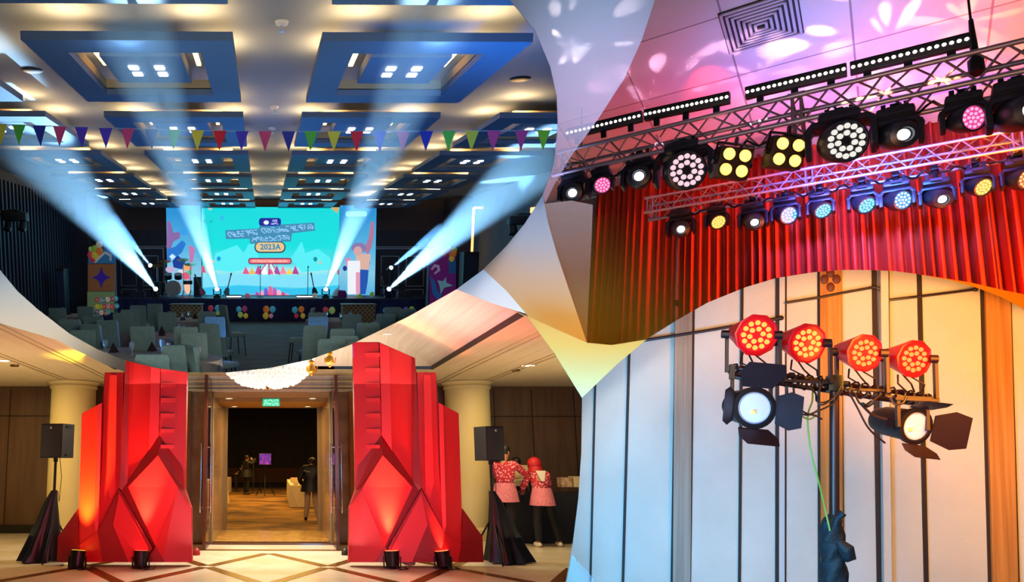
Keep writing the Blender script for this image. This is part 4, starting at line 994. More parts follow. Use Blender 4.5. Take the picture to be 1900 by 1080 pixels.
# ---- the room seen through the door
RY0, RY1 = PY1, 44.0
M_gcarp = mat('gold swirl carpet', '#a8782a', 0.95, noise=('#4e330e', 0.9, (1, 1.6, 1)), bump=0.3, bscale=5)
lquad('floor_room', [(-8, RY0, LF), (8, RY0, LF), (8, RY1, LF), (-8, RY1, LF)], M_gcarp)
M_gw = mat('gold wall', '#b58a48', 0.6)
lquad('wall_room_back', [(-8, RY1, LF), (8, RY1, LF), (8, RY1, 4.5), (-8, RY1, 4.5)], M_gw)
lquad('wall_room_left', [(-8, RY0, LF), (-8, RY1, LF), (-8, RY1, 4.5), (-8, RY0, 4.5)], M_gw)
lquad('wall_room_right', [(8, RY0, LF), (8, RY1, LF), (8, RY1, 4.5), (8, RY0, 4.5)], M_gw)
b = MB(); b.box((0, RY1 - 0.1, LF + 0.14), (16, 0.1, 0.28)); struct(b.build('baseboard_room', mat('black skirting', '#17110d')))
a = LOB.at_y(406, 750, 40); c = LOB.at_y(606, 869, 40)
t = thing('black_backdrop', 'wide black backdrop curtain hung inside the room beyond the doors', 'curtain', ((a.x+c.x)/2, 40, c.z))
b = MB(); n = 60; hh = 6.0; ww = (c.x - a.x) + 1.0
vs = []
for i in range(n + 1):
    x = -ww/2 + ww*i/n; vs += [(x, 0.06*math.sin(i*1.1), 0), (x, 0.06*math.sin(i*1.1), hh)]
b.add(vs, [(2*i, 2*i+2, 2*i+3, 2*i+1) for i in range(n)], True); b.build('cloth', mat('black drape', '#050506', 0.95), t)
b = MB(); b.cyl((-ww/2, 0, hh), (ww/2, 0, hh), 0.05); b.build('pipe', M_blackm, t)
light('AREA', 'room lamp', (0, 27, 3.0), '#ffc465', 1300, (0, 27, -2), size=6, size_y=16)
# side buffet tables in white cloth
def skirt_table(cx, y0, w, d, lab, nm='buffet_table', mtl=None, h=0.76):
    t = thing(nm, lab, 'table', (cx, y0 + d/2, LF)); b = MB(); n = 60; pts = []
    per = 2*(w + d)
    for i in range(n):
        s_ = per * i / n
        if s_ < w: p = (-w/2 + s_, -d/2)
        elif s_ < w + d: p = (w/2, -d/2 + s_ - w)
        elif s_ < 2*w + d: p = (w/2 - (s_ - w - d), d/2)
        else: p = (-w/2, d/2 - (s_ - 2*w - d))
        pts.append(p)
    vs = [(p[0], p[1], h) for p in pts] + [(p[0]*(1.02 + 0.015*math.sin(i*2.3)), p[1]*(1.02 + 0.02*math.sin(i*2.3)), 0.02) for i, p in enumerate(pts)]
    b.add(vs, [(i, (i+1) % n, n + (i+1) % n, n + i) for i in range(n)] + [tuple(range(n))]); b.build('tablecloth', mtl or mat('white cloth lobby', '#d9c9a8', 0.85), t)
    b = MB(); b.box((0, 0, h - 0.03), (w*0.96, d*0.96, 0.04)); b.build('tabletop', M_dwood, t); return t
skirt_table(1.0, 24.6, 1.15, 8.0, 'long white clothed buffet table inside the room behind the man in black')
skirt_table(-2.75, 33.0, 0.7, 4.0, 'white clothed table at the left wall inside the room')
for i, (dx, dy) in enumerate(((-0.35, 0.5), (-0.1, 1.2), (-0.35, 2.2), (0.1, 3.2), (-0.3, 4.5))):
    t = thing('serving_bowl', 'white bowl on the long buffet table, %s from the door' % ['first', 'second', 'third', 'fourth', 'fifth'][i], 'bowl', (1.0 + dx, 24.6 + dy, LF + 0.76), group='bowls on the long buffet table')
    b = MB(); b.lathe([(0.0, 0.01), (0.06, 0.0), (0.12, 0.07), (0.14, 0.12), (0.13, 0.12)], n=16); b.build('dish', mat('white china', '#efe6d2', 0.3), t)
def cover_chair(u, v, y, lab):
    p = LOB.at_y(u, v, y); t = thing('covered_chair', lab, 'chair', (p.x, y, LF)); m = mat('ivory chair cover', '#d2b98a', 0.8)
    b = MB(); b.lathe([(0.30, 0.0), (0.24, 0.45), (0.0, 0.47)], n=14); b.build('seat_cover', m, t); b = MB(); b.box((0, 0.2, 0.65), (0.42, 0.08, 0.6), bevel=0.03); b.build('back_cover', m, t)
cover_chair(412, 900, 27, 'ivory covered chair at the left side of the room beyond the doors')
cover_chair(549, 900, 27.5, 'ivory covered chair at the near corner of the long buffet table')
# projection screen on a tripod
p = LOB.at_y(492, 852, 33); t = thing('tripod_monitor', 'small screen with a pink and violet picture on a tripod inside the room', 'screen', (p.x, 33, LF))
z = p.z - LF; b = MB(); b.box((0, 0, z), (0.58, 0.06, 0.54), bevel=0.01); b.build('bezel', M_black, t)
def blob(name, c1, c2, c3, s):
    m = bpy.data.materials.new(name); m.use_nodes = True; nt = m.node_tree; bb = nt.nodes['Principled BSDF']; tc = nt.nodes.new('ShaderNodeTexCoord'); nz = nt.nodes.new('ShaderNodeTexNoise'); cr = nt.nodes.new('ShaderNodeValToRGB')
    nz.inputs['Scale'].default_value = s; nt.links.new(tc.outputs['Object'], nz.inputs[0]); nt.links.new(nz.outputs['Fac'], cr.inputs[0]); cr.color_ramp.elements[0].position = 0.35; cr.color_ramp.elements[1].position = 0.65
    cr.color_ramp.elements[0].color = hexc(c1); cr.color_ramp.elements[1].color = hexc(c3); e = cr.color_ramp.elements.new(0.5); e.color = hexc(c2)
    nt.links.new(cr.outputs[0], bb.inputs['Emission Color']); bb.inputs['Emission Strength'].default_value = 0.8; bb.inputs['Base Color'].default_value = (0.01, 0.01, 0.02, 1); return m
b = MB(); b.box((0, -0.035, z), (0.53, 0.01, 0.49)); b.build('picture', blob('violet picture', '#3a1a8a', '#8a2ab0', '#e0407a', 6), t)
b = MB(); b.cyl((0, 0.05, z), (0, 0.05, 0.5), 0.03); b.build('pole', M_blackm, t)
for a in (0.5, 2.6, 4.7):
    b = MB(); b.cyl((0, 0.05, 0.9), (0.5*math.cos(a), 0.05 + 0.5*math.sin(a), 0), 0.02); b.build('leg', M_blackm, t)
p = LOB.at_y(450, 912, 35.5)
# ---- the two red faceted portal sets
use(LOB)
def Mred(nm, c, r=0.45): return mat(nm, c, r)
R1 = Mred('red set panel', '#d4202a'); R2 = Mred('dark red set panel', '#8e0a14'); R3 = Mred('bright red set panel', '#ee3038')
def z3(x, y): return (620 + x / 2.077, 560 + y / 2.077)
SETY = 11.06
def red_set(mirror, lab):
    def P(x, y, off): u, v = z3(x, y); u = (1003 - u) if mirror else u; return LOB.at_y(u, v, SETY - off * 0.62)
    cx = LOB.at_y(1003 - 772 if mirror else 772, 1044, SETY); o_ = Vector((cx.x, SETY, LF))
    t = thing('red_set_piece', lab, 'stage set', o_)
    def panel(nm, pts, m, thick=0.10, label=None):
        vs = [P(*q) - o_ for q in pts]
        for v in vs: v.z = max(v.z, 0.0)
        # split between front face and extrusion backwards
        b = MB(); b.prism(vs, (0, thick, 0)); return b.build(nm, m, t, label=label)
    # back plate following the whole outline
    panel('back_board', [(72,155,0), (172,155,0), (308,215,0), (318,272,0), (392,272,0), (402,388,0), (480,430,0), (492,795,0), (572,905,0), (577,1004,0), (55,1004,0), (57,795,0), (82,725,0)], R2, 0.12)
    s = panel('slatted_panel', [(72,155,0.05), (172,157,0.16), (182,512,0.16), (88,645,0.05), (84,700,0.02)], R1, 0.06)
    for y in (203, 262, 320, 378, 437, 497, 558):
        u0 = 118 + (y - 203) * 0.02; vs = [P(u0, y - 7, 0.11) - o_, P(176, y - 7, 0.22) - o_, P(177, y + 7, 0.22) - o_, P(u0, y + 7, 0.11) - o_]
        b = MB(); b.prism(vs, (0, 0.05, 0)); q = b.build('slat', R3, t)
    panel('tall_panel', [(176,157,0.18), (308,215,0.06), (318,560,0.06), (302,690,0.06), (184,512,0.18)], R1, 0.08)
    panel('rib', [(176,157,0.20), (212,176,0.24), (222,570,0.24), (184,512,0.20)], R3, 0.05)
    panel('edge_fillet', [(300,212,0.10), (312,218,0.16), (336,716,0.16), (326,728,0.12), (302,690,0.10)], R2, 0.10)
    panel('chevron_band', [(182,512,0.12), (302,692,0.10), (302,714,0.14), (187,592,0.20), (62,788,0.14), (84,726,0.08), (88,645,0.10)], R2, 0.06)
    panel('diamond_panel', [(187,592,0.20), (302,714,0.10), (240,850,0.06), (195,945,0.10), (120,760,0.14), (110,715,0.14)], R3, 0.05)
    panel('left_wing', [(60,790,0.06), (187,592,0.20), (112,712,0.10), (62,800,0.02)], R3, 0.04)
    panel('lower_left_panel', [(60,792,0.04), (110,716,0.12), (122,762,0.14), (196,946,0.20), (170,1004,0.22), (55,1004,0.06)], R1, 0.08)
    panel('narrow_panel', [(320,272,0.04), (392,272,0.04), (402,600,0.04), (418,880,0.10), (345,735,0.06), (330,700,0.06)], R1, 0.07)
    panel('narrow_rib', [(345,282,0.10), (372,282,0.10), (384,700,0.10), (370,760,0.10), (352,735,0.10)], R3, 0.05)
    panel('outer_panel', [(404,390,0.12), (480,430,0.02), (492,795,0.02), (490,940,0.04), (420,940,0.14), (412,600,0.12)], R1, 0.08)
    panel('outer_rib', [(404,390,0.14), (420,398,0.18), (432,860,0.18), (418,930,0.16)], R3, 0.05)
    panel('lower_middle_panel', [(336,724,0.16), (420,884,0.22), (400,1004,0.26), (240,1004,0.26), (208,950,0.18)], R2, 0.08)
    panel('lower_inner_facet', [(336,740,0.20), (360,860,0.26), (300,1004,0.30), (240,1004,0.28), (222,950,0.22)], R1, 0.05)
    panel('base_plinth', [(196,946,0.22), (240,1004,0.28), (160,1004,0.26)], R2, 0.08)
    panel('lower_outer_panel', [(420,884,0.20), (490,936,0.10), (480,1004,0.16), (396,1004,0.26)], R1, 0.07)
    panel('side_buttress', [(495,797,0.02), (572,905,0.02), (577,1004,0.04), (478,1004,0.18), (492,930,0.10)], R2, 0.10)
    clip(t, BALL_PL, False, cap=True); return t
red_set(False, 'right one of the two tall red faceted panels flanking the doorway')
red_set(True, 'left one of the two tall red faceted panels flanking the doorway')
# floor uplights
def uplight(u, col, pw, tu, tv, lab, lamp):
    p = LOB.at_z(u, 1055, LF); y = p.y; x = p.x; t = thing('floor_uplight', lab, 'stage light', (x, y, LF), group='uplights in front of the red sets')
    tg = LOB.at_y(tu, tv, SETY - 0.1); c = Vector((0, 0, 0.16)); d = (tg - (Vector((x, y, LF)) + c)).normalized()
    b = MB(); b.cyl(c - d*0.12, c + d*0.10, 0.10, 0.115, n=20); b.cyl(c - d*0.17, c - d*0.12, 0.05, 0.10, n=20); b.build('can', M_blackm, t)
    b = MB(); b.cyl(c + d*0.100, c + d*0.104, 0.10, n=20); b.build('lens', lamp, t)
    b = MB(); b.box((0, 0, 0.012), (0.24, 0.10, 0.024)); b.box((-0.125, 0, 0.09), (0.016, 0.05, 0.17)); b.box((0.125, 0, 0.09), (0.016, 0.05, 0.17)); b.build('bracket', M_black, t)
    b = MB(); b.tube([(0, -0.1, 0.1), (0.08, -0.2, 0.01), (0.22, -0.1, 0.01), (0.2, 0.1, 0.01)], 0.008, 6); b.build('cable', M_black, t)
    light('SPOT', 'uplight lamp', Vector((x, y, LF)) + c + d*0.12, col, pw, tg, size=0.04, spot=40, blend=1.0)
uplight(143, '#ffe030', 1300, 160, 915, 'leftmost uplight on the floor, shining yellow', mat('yellow lamp', '#ffffff', emit='#ffc820', es=4))
uplight(261, '#ff7a48', 1000, 272, 880, 'uplight before the diamond of the left red set', mat('red lamp', '#ffffff', emit='#ff5020', es=4))
uplight(728, '#ff8848', 1150, 716, 880, 'uplight before the diamond of the right red set', MATS['red lamp'])
uplight(822, '#ff5430', 900, 800, 900, 'rightmost uplight on the floor before the right red set', MATS['red lamp'])
for x, u in ((-1, 225), (1, 775)):
    p = LOB.at_y(u, 900, 9.4); light('AREA', 'red wash', (p.x, 9.2, -0.9), '#ff2626', 26, LOB.at_y(u, 800, SETY), size=1.2)
p = LOB.at_z(757, 1050, LF); t = thing('bundled_cloth', 'small crumpled beige cloth on the floor between two uplights', 'cloth', p)
b = MB()
for i in range(7): b.ball((random.uniform(-.1, .1), random.uniform(-.04, .04), 0.04 + 0.02*(i % 3)), 0.05, 8, 5, (1.2, 0.8, 0.7))
b.build('folds', mat('beige rag', '#c9a98a', 0.9), t)
for u, lab in ((364, 'small red bow on the floor at the inner edge of the left red set'), (641, 'small dark box on the floor at the inner edge of the right red set')):
    p = LOB.at_z(u, 1030, LF); t = thing('floor_cable_cover', lab, 'cable cover', p); b = MB(); b.lathe([(0.07, 0), (0.06, 0.08), (0.0, 0.14)], n=10); b.build('body', R2 if u < 500 else M_black, t)

# ---- loudspeakers on draped tripods
def loudspeaker(u0, u1, v0, v1, Y, side, flip):
    a = LOB.at_y(u0, v0, Y); c = LOB.at_y(u1, v1, Y); w, h = c.x - a.x, a.z - c.z; cx = (a.x+c.x)/2
    t = thing('loudspeaker', 'black loudspeaker on a pole %s' % side, 'speaker', (cx, Y, c.z), math.radians(flip))
    pts = [(-w/2, 0.16), (-w*0.42, -0.16), (w*0.42, -0.16), (w/2, 0.16), (w*0.3, 0.24), (-w*0.3, 0.24)]
    b = MB(); b.prism([(x, y, 0.0) for x, y in pts], (0, 0, h)); b.build('cabinet', mat('speaker plastic', '#17161a', 0.45), t)
    b = MB(); n = 9; vs = []
    for i in range(n): x = -w*0.40 + w*0.8*i/(n-1); vs += [(x, -0.165 - 0.025*math.cos((i/(n-1) - .5)*PI), 0.02), (x, -0.165 - 0.025*math.cos((i/(n-1) - .5)*PI), h - 0.02)]
    b.add(vs, [(2*i, 2*i+2, 2*i+3, 2*i+1) for i in range(n-1)], True); b.build('grille', mat('speaker mesh', '#212024', 0.6), t)
    b = MB(); b.prism([(-0.02, -0.195, h-0.08), (0.02, -0.195, h-0.08), (0.0, -0.195, h-0.045)], (0, 0.01, 0)); b.build('badge', mat('speaker badge', '#c8c8c8', 0.4), t)
    for z in (0.05, h - 0.05): b = MB(); b.box((w*0.47, 0.0, z), (0.02, 0.14, 0.03)); b.build('corner_grip', M_black, t)
    st = thing('speaker_stand', 'black draped tripod stand %s' % side, 'speaker stand', (cx, Y, LF)); H_ = c.z - LF
    b = MB(); b.cyl((0, 0, 0.3), (0, 0, H_), 0.022, n=10); b.cyl((0, 0, H_ - 0.06), (0, 0, H_), 0.035, n=10); b.build('pole', M_blackm, st)
    for a_ in (0.5, 2.6, 4.7): b = MB(); b.cyl((0, 0, 0.75), (0.42*math.cos(a_), 0.42*math.sin(a_), 0.01), 0.014); b.build('leg', M_blackm, st)
    b = MB(); n = 48; prof = [(0.05, 1.12), (0.10, 0.95), (0.17, 0.65), (0.25, 0.32), (0.33, 0.02)]; vs = []
    for j, (r, z) in enumerate(prof):
        for i in range(n):
            a_ = 2*PI*i/n; k = 1 + 0.22*(j/4.0)*math.sin(a_*7 + 0.6*j) + 0.12*(j/4)*math.sin(a_*3 + 1)
            vs.append((r*k*math.cos(a_) + flip*0.004*j, r*k*math.sin(a_)*0.8, z))
    b.add(vs, [(j*n + i, j*n + (i+1) % n, (j+1)*n + (i+1) % n, (j+1)*n + i) for j in range(4) for i in range(n)], True); b.build('drape', mat('black satin', '#0d0d11', 0.38), st)
    b = MB(); b.tube([(0.04, 0.05, H_ + 0.1), (0.09, 0.06, H_ - 0.3), (0.07, 0.05, H_ - 0.7), (0.05, 0.03, 1.1)], 0.006, 5); b.build('cable', M_black, st)
loudspeaker(81, 129, 787, 850, 11.5, 'left of the left red set', -12)
loudspeaker(886, 932, 792, 855, 11.5, 'right of the right red set', 14)

# ---- chandelier and gold pendants
p = LOB.at_y(497, 668, 9.3); t = thing('crystal_chandelier', 'white glowing crystal chandelier under the raised ceiling', 'chandelier', (p.x, 9.3, p.z))
M_cr = mat('lit crystal', '#fffaf0', 0.2, emit='#fff4e0', es=0.6)
b = MB()
rows = [(0.60, 0.02, 46), (0.585, -0.05, 46), (0.56, -0.11, 44), (0.53, -0.165, 42), (0.48, -0.215, 38), (0.42, -0.26, 34), (0.35, -0.295, 28), (0.27, -0.32, 22), (0.18, -0.335, 14), (0.08, -0.345, 7)]
for r, z, n in rows:
    for i in range(n): a = 2*PI*i/n + z*9; b.ball((r*math.cos(a), r*math.sin(a), z + random.uniform(-.012, .012)), 0.034, 6, 4, (1, 1, 1.2))
b.build('crystal_drops', M_cr, t)['kind'] = 'stuff'
b = MB(); b.lathe([(0.57, 0.02), (0.54, -0.08), (0.46, -0.18), (0.3, -0.27), (0.0, -0.32)], n=40); b.build('glass_bowl', mat('lit bowl', '#e8dcc4', 0.4, emit='#ffeed0', es=0.12), t)
b = MB(); b.ring(0.61, 0.02, (0, 0, 0.05), n=40); b.cyl((0, 0, -0.34), (0, 0, -0.40), 0.05, 0.02, n=12); b.cyl((0, 0, -0.35), (0, 0, LC + 0.5 - p.z), 0.012); b.build('gold_frame', M_brass, t)
clip(t, BALL_PL, False, cap=False); prune(t)
for u, v, lab in ((578, 684, 'gold pendant lantern just right of the chandelier'), (612, 668, 'gold pendant lantern farther right of the chandelier')):
    p = LOB.at_y(u, v, 9.0); t = thing('gold_pendant', lab, 'pendant', p); b = MB()
    b.lathe([(0.0, -0.10), (0.02, -0.085), (0.012, -0.07), (0.05, -0.04), (0.055, 0.0), (0.04, 0.04), (0.02, 0.06), (0.045, 0.08), (0.02, 0.11), (0.0, 0.12)], n=14)
    for a in range(5): aa = a*2*PI/5; b.tube([(0.03*math.cos(aa), 0.03*math.sin(aa), -0.05), (0.07*math.cos(aa), 0.07*math.sin(aa), -0.03), (0.075*math.cos(aa), 0.075*math.sin(aa), 0.03)], 0.008, 5)
    b.build('ornament', mat('gilded ornament', '#e8a838', 0.25, metal=0.8, emit='#e8a030', es=0.25), t); b = MB(); b.cyl((0, 0, 0.1), (0, 0, LC + 0.5 - p.z), 0.006); b.build('chain', M_brass, t)
    clip(t, BALL_PL, False); prune(t)
# ---- people
def skin_mesh(name, nodes, edges, m, parent, root, sub=2, label=None):
    names = list(nodes); me = bpy.data.meshes.new(name); me.from_pydata([nodes[k][0] for k in names], [(names.index(a), names.index(b)) for a, b in edges], [])
    o = bpy.data.objects.new(name, me); COL.objects.link(o)
    md = o.modifiers.new('s', 'SKIN'); md.use_smooth_shade = True
    if not me.skin_vertices:
        bm = bmesh.new(); bm.from_mesh(me); bm.verts.layers.skin.verify(); bm.to_mesh(me); bm.free()
    for i, k in enumerate(names):
        r = nodes[k][1]; r = (r, r) if not isinstance(r, tuple) else r
        me.skin_vertices[0].data[i].radius = r; me.skin_vertices[0].data[i].use_root = (k == root)
    o.modifiers.new('u', 'SUBSURF').levels = sub; o.modifiers['u'].render_levels = sub
    dg = bpy.context.evaluated_depsgraph_get(); dg.update()
    ev = bpy.data.meshes.new_from_object(o.evaluated_get(dg)); bpy.data.objects.remove(o); bpy.data.meshes.remove(me)
    ev.name = name; ev.materials.clear(); ev.materials.append(m)
    for pgn in ev.polygons: pgn.use_smooth = True
    o = bpy.data.objects.new(name, ev); COL.objects.link(o); o.parent = parent
    if label: o['label'] = label
    return o
M_skin_t = mat('skin', '#b07a58', 0.55); M_hair = mat('black hair', '#120d0b', 0.5)
def person(label, loc, rot, J, top, top_m, legs_m, shoe_m, hair=True, hem=None, hem_m=None, scale=1.0, sleeve=1.0, loose=1.0):
    """J: joints of the pose in person space (x right, y forward, z up)"""
    t = thing('person', label, 'person', loc, rot, scale=scale); V = Vector
    hip, chest, neck, head = V(J['hip']), V(J['chest']), V(J['neck']), V(J['head'])
    N = {'hip': (hip, (0.135, 0.10)), 'waist': ((hip*0.55 + chest*0.45), (0.125, 0.095)), 'chest': (chest, (0.15, 0.11)), 'neckb': (chest.lerp(neck, 0.7), 0.07), 'neck': (neck, 0.055), 'head': (head, (0.082, 0.098)), 'crown': (head + (head - neck).normalized()*0.10, 0.070)}
    E = [('hip', 'waist'), ('waist', 'chest'), ('chest', 'neckb'), ('neckb', 'neck'), ('neck', 'head'), ('head', 'crown')]
    for s in 'lr':
        sh, el, wr = V(J['sh' + s]), V(J['el' + s]), V(J['wr' + s]); th, kn, an, toe = V(J['th' + s]), V(J['kn' + s]), V(J['an' + s]), V(J['to' + s])
        hd = (wr - el).normalized()
        N.update({'sh'+s: (sh, 0.058), 'el'+s: (el, 0.043), 'wr'+s: (wr, 0.028), 'pm'+s: (wr + hd*0.06, (0.036, 0.022)), 'th'+s: (th, 0.088), 'kn'+s: (kn, 0.06), 'cf'+s: (kn.lerp(an, 0.35), 0.058), 'an'+s: (an, 0.04), 'to'+s: (toe, 0.035)})
        E += [('chest', 'sh'+s), ('sh'+s, 'el'+s), ('el'+s, 'wr'+s), ('wr'+s, 'pm'+s), ('hip', 'th'+s), ('th'+s, 'kn'+s), ('kn'+s, 'cf'+s), ('cf'+s, 'an'+s), ('an'+s, 'to'+s)]
        side = hd.cross(V((0, 0, 1))); side = side.normalized() if side.length > 0.1 else V((1, 0, 0))
        for f in range(4):
            base = wr + hd*0.075 + side*(f - 1.5)*0.019; k = [0.85, 1.0, 0.95, 0.75][f]
            N['f%d%s' % (f, s)] = (base + hd*0.03*k, 0.0095); N['g%d%s' % (f, s)] = (base + hd*0.055*k + V((0, 0, -0.012)), 0.008)
            E += [('pm'+s, 'f%d%s' % (f, s)), ('f%d%s' % (f, s), 'g%d%s' % (f, s))]
        N['t'+s] = (wr + hd*0.04 + side*0.05*(1 if s == 'l' else -1), 0.010); E.append(('wr'+s, 't'+s))
    skin_mesh('body', N, E, M_skin_t, t, 'hip', 1)
    fd = V(J.get('face', (0, 1, -0.1))).normalized(); up = (head - neck).normalized(); rt = fd.cross(up).normalized()
    b = MB()
    b.ball(head + fd*0.105 + up*0.00, 0.016, 6, 5, (0.8, 1, 1.4))
    b.build('nose', M_skin_t, t)
    for s in (-1, 1):
        b = MB(); b.ball(head + fd*0.088 + up*0.03 + rt*s*0.032, 0.011, 6, 5); b.build('eye', mat('eye', '#1a1210', 0.2), t); b = MB(); b.ball(head + rt*s*0.088 + up*0.0, 0.024, 6, 5, (0.5, 0.8, 1.2)); b.build('ear', M_skin_t, t)
    b = MB(); b.box(head + fd*0.092 - up*0.045, (0.045, 0.012, 0.01), Matrix((rt, fd, up)).transposed()); b.build('mouth', mat('lips', '#8a4a40', 0.5), t)
    L = loose
    C = {'hip': (hip, (0.155*L, 0.125*L)), 'waist': (N['waist'][0], (0.15*L, 0.12*L)), 'chest': (chest, (0.175*L, 0.135*L)), 'neckb': (chest.lerp(neck, 0.65), 0.085)}
    CE = [('hip', 'waist'), ('waist', 'chest'), ('chest', 'neckb')]
    for s in 'lr':
        sh, el, wr = V(J['sh' + s]), V(J['el' + s]), V(J['wr' + s]); e = el.lerp(wr, 0.85 * sleeve)
        C.update({'sh'+s: (sh, 0.078*L), 'el'+s: (el, 0.062*L), 'cu'+s: (e, 0.046*L)}); CE += [('chest', 'sh'+s), ('sh'+s, 'el'+s), ('el'+s, 'cu'+s)]
    skin_mesh(top, C, CE, top_m, t, 'hip', 2)
    if hem:
        b = MB(); b.lathe([(0.165*L, 0.16), (0.205*L, 0.0), (0.235*L, -0.17), (0.23*L, -0.17)], hip, 26); 
        for i, v in enumerate(b.v): v.y = hip.y + (v.y - hip.y)*1.08
        b.build(hem, hem_m, t)
    G = {'hip': (hip, (0.13, 0.10))}; GE = []
    for s in 'lr':
        th, kn, an = V(J['th' + s]), V(J['kn' + s]), V(J['an' + s])
        G.update({'th'+s: (th, 0.105), 'kn'+s: (kn, 0.082), 'cf'+s: (kn.lerp(an, 0.5), 0.078), 'an'+s: (an + V((0, 0, 0.02)), 0.07)}); GE += [('hip', 'th'+s), ('th'+s, 'kn'+s), ('kn'+s, 'cf'+s), ('cf'+s, 'an'+s)]
    skin_mesh('trousers', G, GE, legs_m, t, 'hip', 2)
    for s in 'lr':
        an, toe = V(J['an' + s]), V(J['to' + s]); b = MB(); d = (toe - an); d.z = 0; d = d.normalized() if d.length > 0.01 else V((0, 1, 0))
        R = Matrix((d.cross(V((0, 0, 1))), d, V((0, 0, 1)))).transposed(); z0 = min(an.z, toe.z) 
        b.ball(V((an.x, an.y, z0 + 0.005)) + d*0.05, 0.05, 12, 8, (1.0, 2.6, 1.0), R); b.build('shoe', shoe_m, t)
    if hair:
        b = MB(); b.ball(head - fd*0.022 + up*0.045, 0.108, 14, 10, (0.92, 1.0, 0.98), Matrix((rt, fd, up)).transposed()); b.build('hair', M_hair, t)
    return t
def stand(**k):
    J = dict(hip=(0, 0, 0.94), chest=(0, 0.0, 1.30), neck=(0, 0.01, 1.48), head=(0, 0.03, 1.60), shl=(-0.19, 0, 1.40), shr=(0.19, 0, 1.40), ell=(-0.25, -0.02, 1.12), elr=(0.25, -0.02, 1.12), wrl=(-0.24, 0.06, 0.88), wrr=(0.24, 0.06, 0.88),
             thl=(-0.095, 0, 0.86), thr=(0.095, 0, 0.86), knl=(-0.11, 0.02, 0.48), knr=(0.11, 0.02, 0.48), anl=(-0.12, -0.02, 0.07), anr=(0.12, -0.02, 0.07), tol=(-0.13, 0.12, 0.04), tor=(0.13, 0.12, 0.04))
    J.update(k); return J
use(LOB)
def batik(name, c1, c2, s):
    m = mat(name, c1, 0.8); nt = m.node_tree; b = nt.nodes['Principled BSDF']; tc = nt.nodes.new('ShaderNodeTexCoord'); vo = nt.nodes.new('ShaderNodeTexVoronoi'); cr = nt.nodes.new('ShaderNodeValToRGB')
    vo.inputs['Scale'].default_value = s; nt.links.new(tc.outputs['Object'], vo.inputs[0]); nt.links.new(vo.outputs['Distance'], cr.inputs[0]); cr.color_ramp.elements[0].position = 0.32; cr.color_ramp.elements[1].position = 0.38
    cr.color_ramp.elements[0].color = hexc(c2); cr.color_ramp.elements[1].color = hexc(c1); nt.links.new(cr.outputs[0], b.inputs['Base Color']); return m
M_bat = batik('red batik cloth', '#b01e34', '#e8a0a8', 26); M_pink = mat('pink cloth', '#d8808c', 0.8, noise=('#c86a7a', 25)); M_trs = mat('black trousers', '#0c0c10', 0.8)
M_bshoe = mat('black shoe', '#0e0c0c', 0.4); M_wshoe = mat('pale shoe', '#d8cdb8', 0.6); M_jack = mat('black jacket', '#0b0b0e', 0.6); M_beige = mat('beige trousers', '#a98a68', 0.8)
# man at the counter, right arm out over the boxes
p = LOB.at_y(941, 1000, 13.75)
person('person in red and pink batik shirt reaching right over white boxes', (p.x, 13.75, LF), math.radians(-50), stand(shr=(0.18, 0.05, 1.42), elr=(0.26, 0.30, 1.24), wrr=(0.24, 0.55, 1.20), ell=(-0.22, 0.18, 1.16), wrl=(-0.05, 0.45, 1.18), head=(0, 0.05, 1.63), face=(0.2, 1, -0.2), knl=(-0.12, 0.06, 0.5), anl=(-0.12, 0.12, 0.07), tol=(-0.12, 0.26, 0.04)), 'shirt', M_bat, M_trs, M_bshoe, hem='shirt_hem', hem_m=M_pink, scale=1.08)
p = LOB.at_y(1010, 1000, 13.65)
t = person('person in red headscarf and pink batik blouse bending over the counter', (p.x, 13.65, LF), math.radians(8), stand(chest=(0, 0.10, 1.26), neck=(0.0, 0.20, 1.42), head=(0.0, 0.27, 1.52), shl=(-0.18, 0.12, 1.34), shr=(0.18, 0.12, 1.34), ell=(-0.27, 0.22, 1.10), elr=(0.27, 0.22, 1.10), wrl=(-0.18, 0.42, 1.0), wrr=(0.20, 0.42, 0.98), face=(0, 1, -0.8), anr=(0.30, -0.02, 0.07), tor=(0.31, 0.1, 0.04), knr=(0.2, 0.02, 0.48)), 'blouse', M_bat, M_trs, M_wshoe, hair=False, hem='blouse_hem', hem_m=M_pink)
b = MB(); b.ball((0, 0.24, 1.545), 0.132, 16, 12, (1, 1, 1.05)); b.lathe([(0.11, 0.0), (0.15, -0.10), (0.12, -0.18)], (0, 0.20, 1.50), 20); b.build('headscarf', mat('red scarf', '#b8101e', 0.6), t, label='red headscarf')
b = MB(); b.prism([(-0.10, 0.02, 1.42), (0.10, 0.02, 1.42), (0.03, -0.045, 1.22), (-0.03, -0.045, 1.22)], (0, -0.02, 0)); b.build('collar', mat('white collar', '#d8d0c4', 0.7), t)
p = LOB.at_y(955, 990, 15.2)
person('person with dark hair mostly hidden behind the counter boxes', (p.x, 14.95, LF), math.radians(180), stand(head=(0, 0.06, 1.54), neck=(0, 0.03, 1.42), chest=(0, 0, 1.26), shl=(-0.18, 0, 1.36), shr=(0.18, 0, 1.36)), 'shirt', M_jack, M_trs, M_bshoe, scale=1.0)
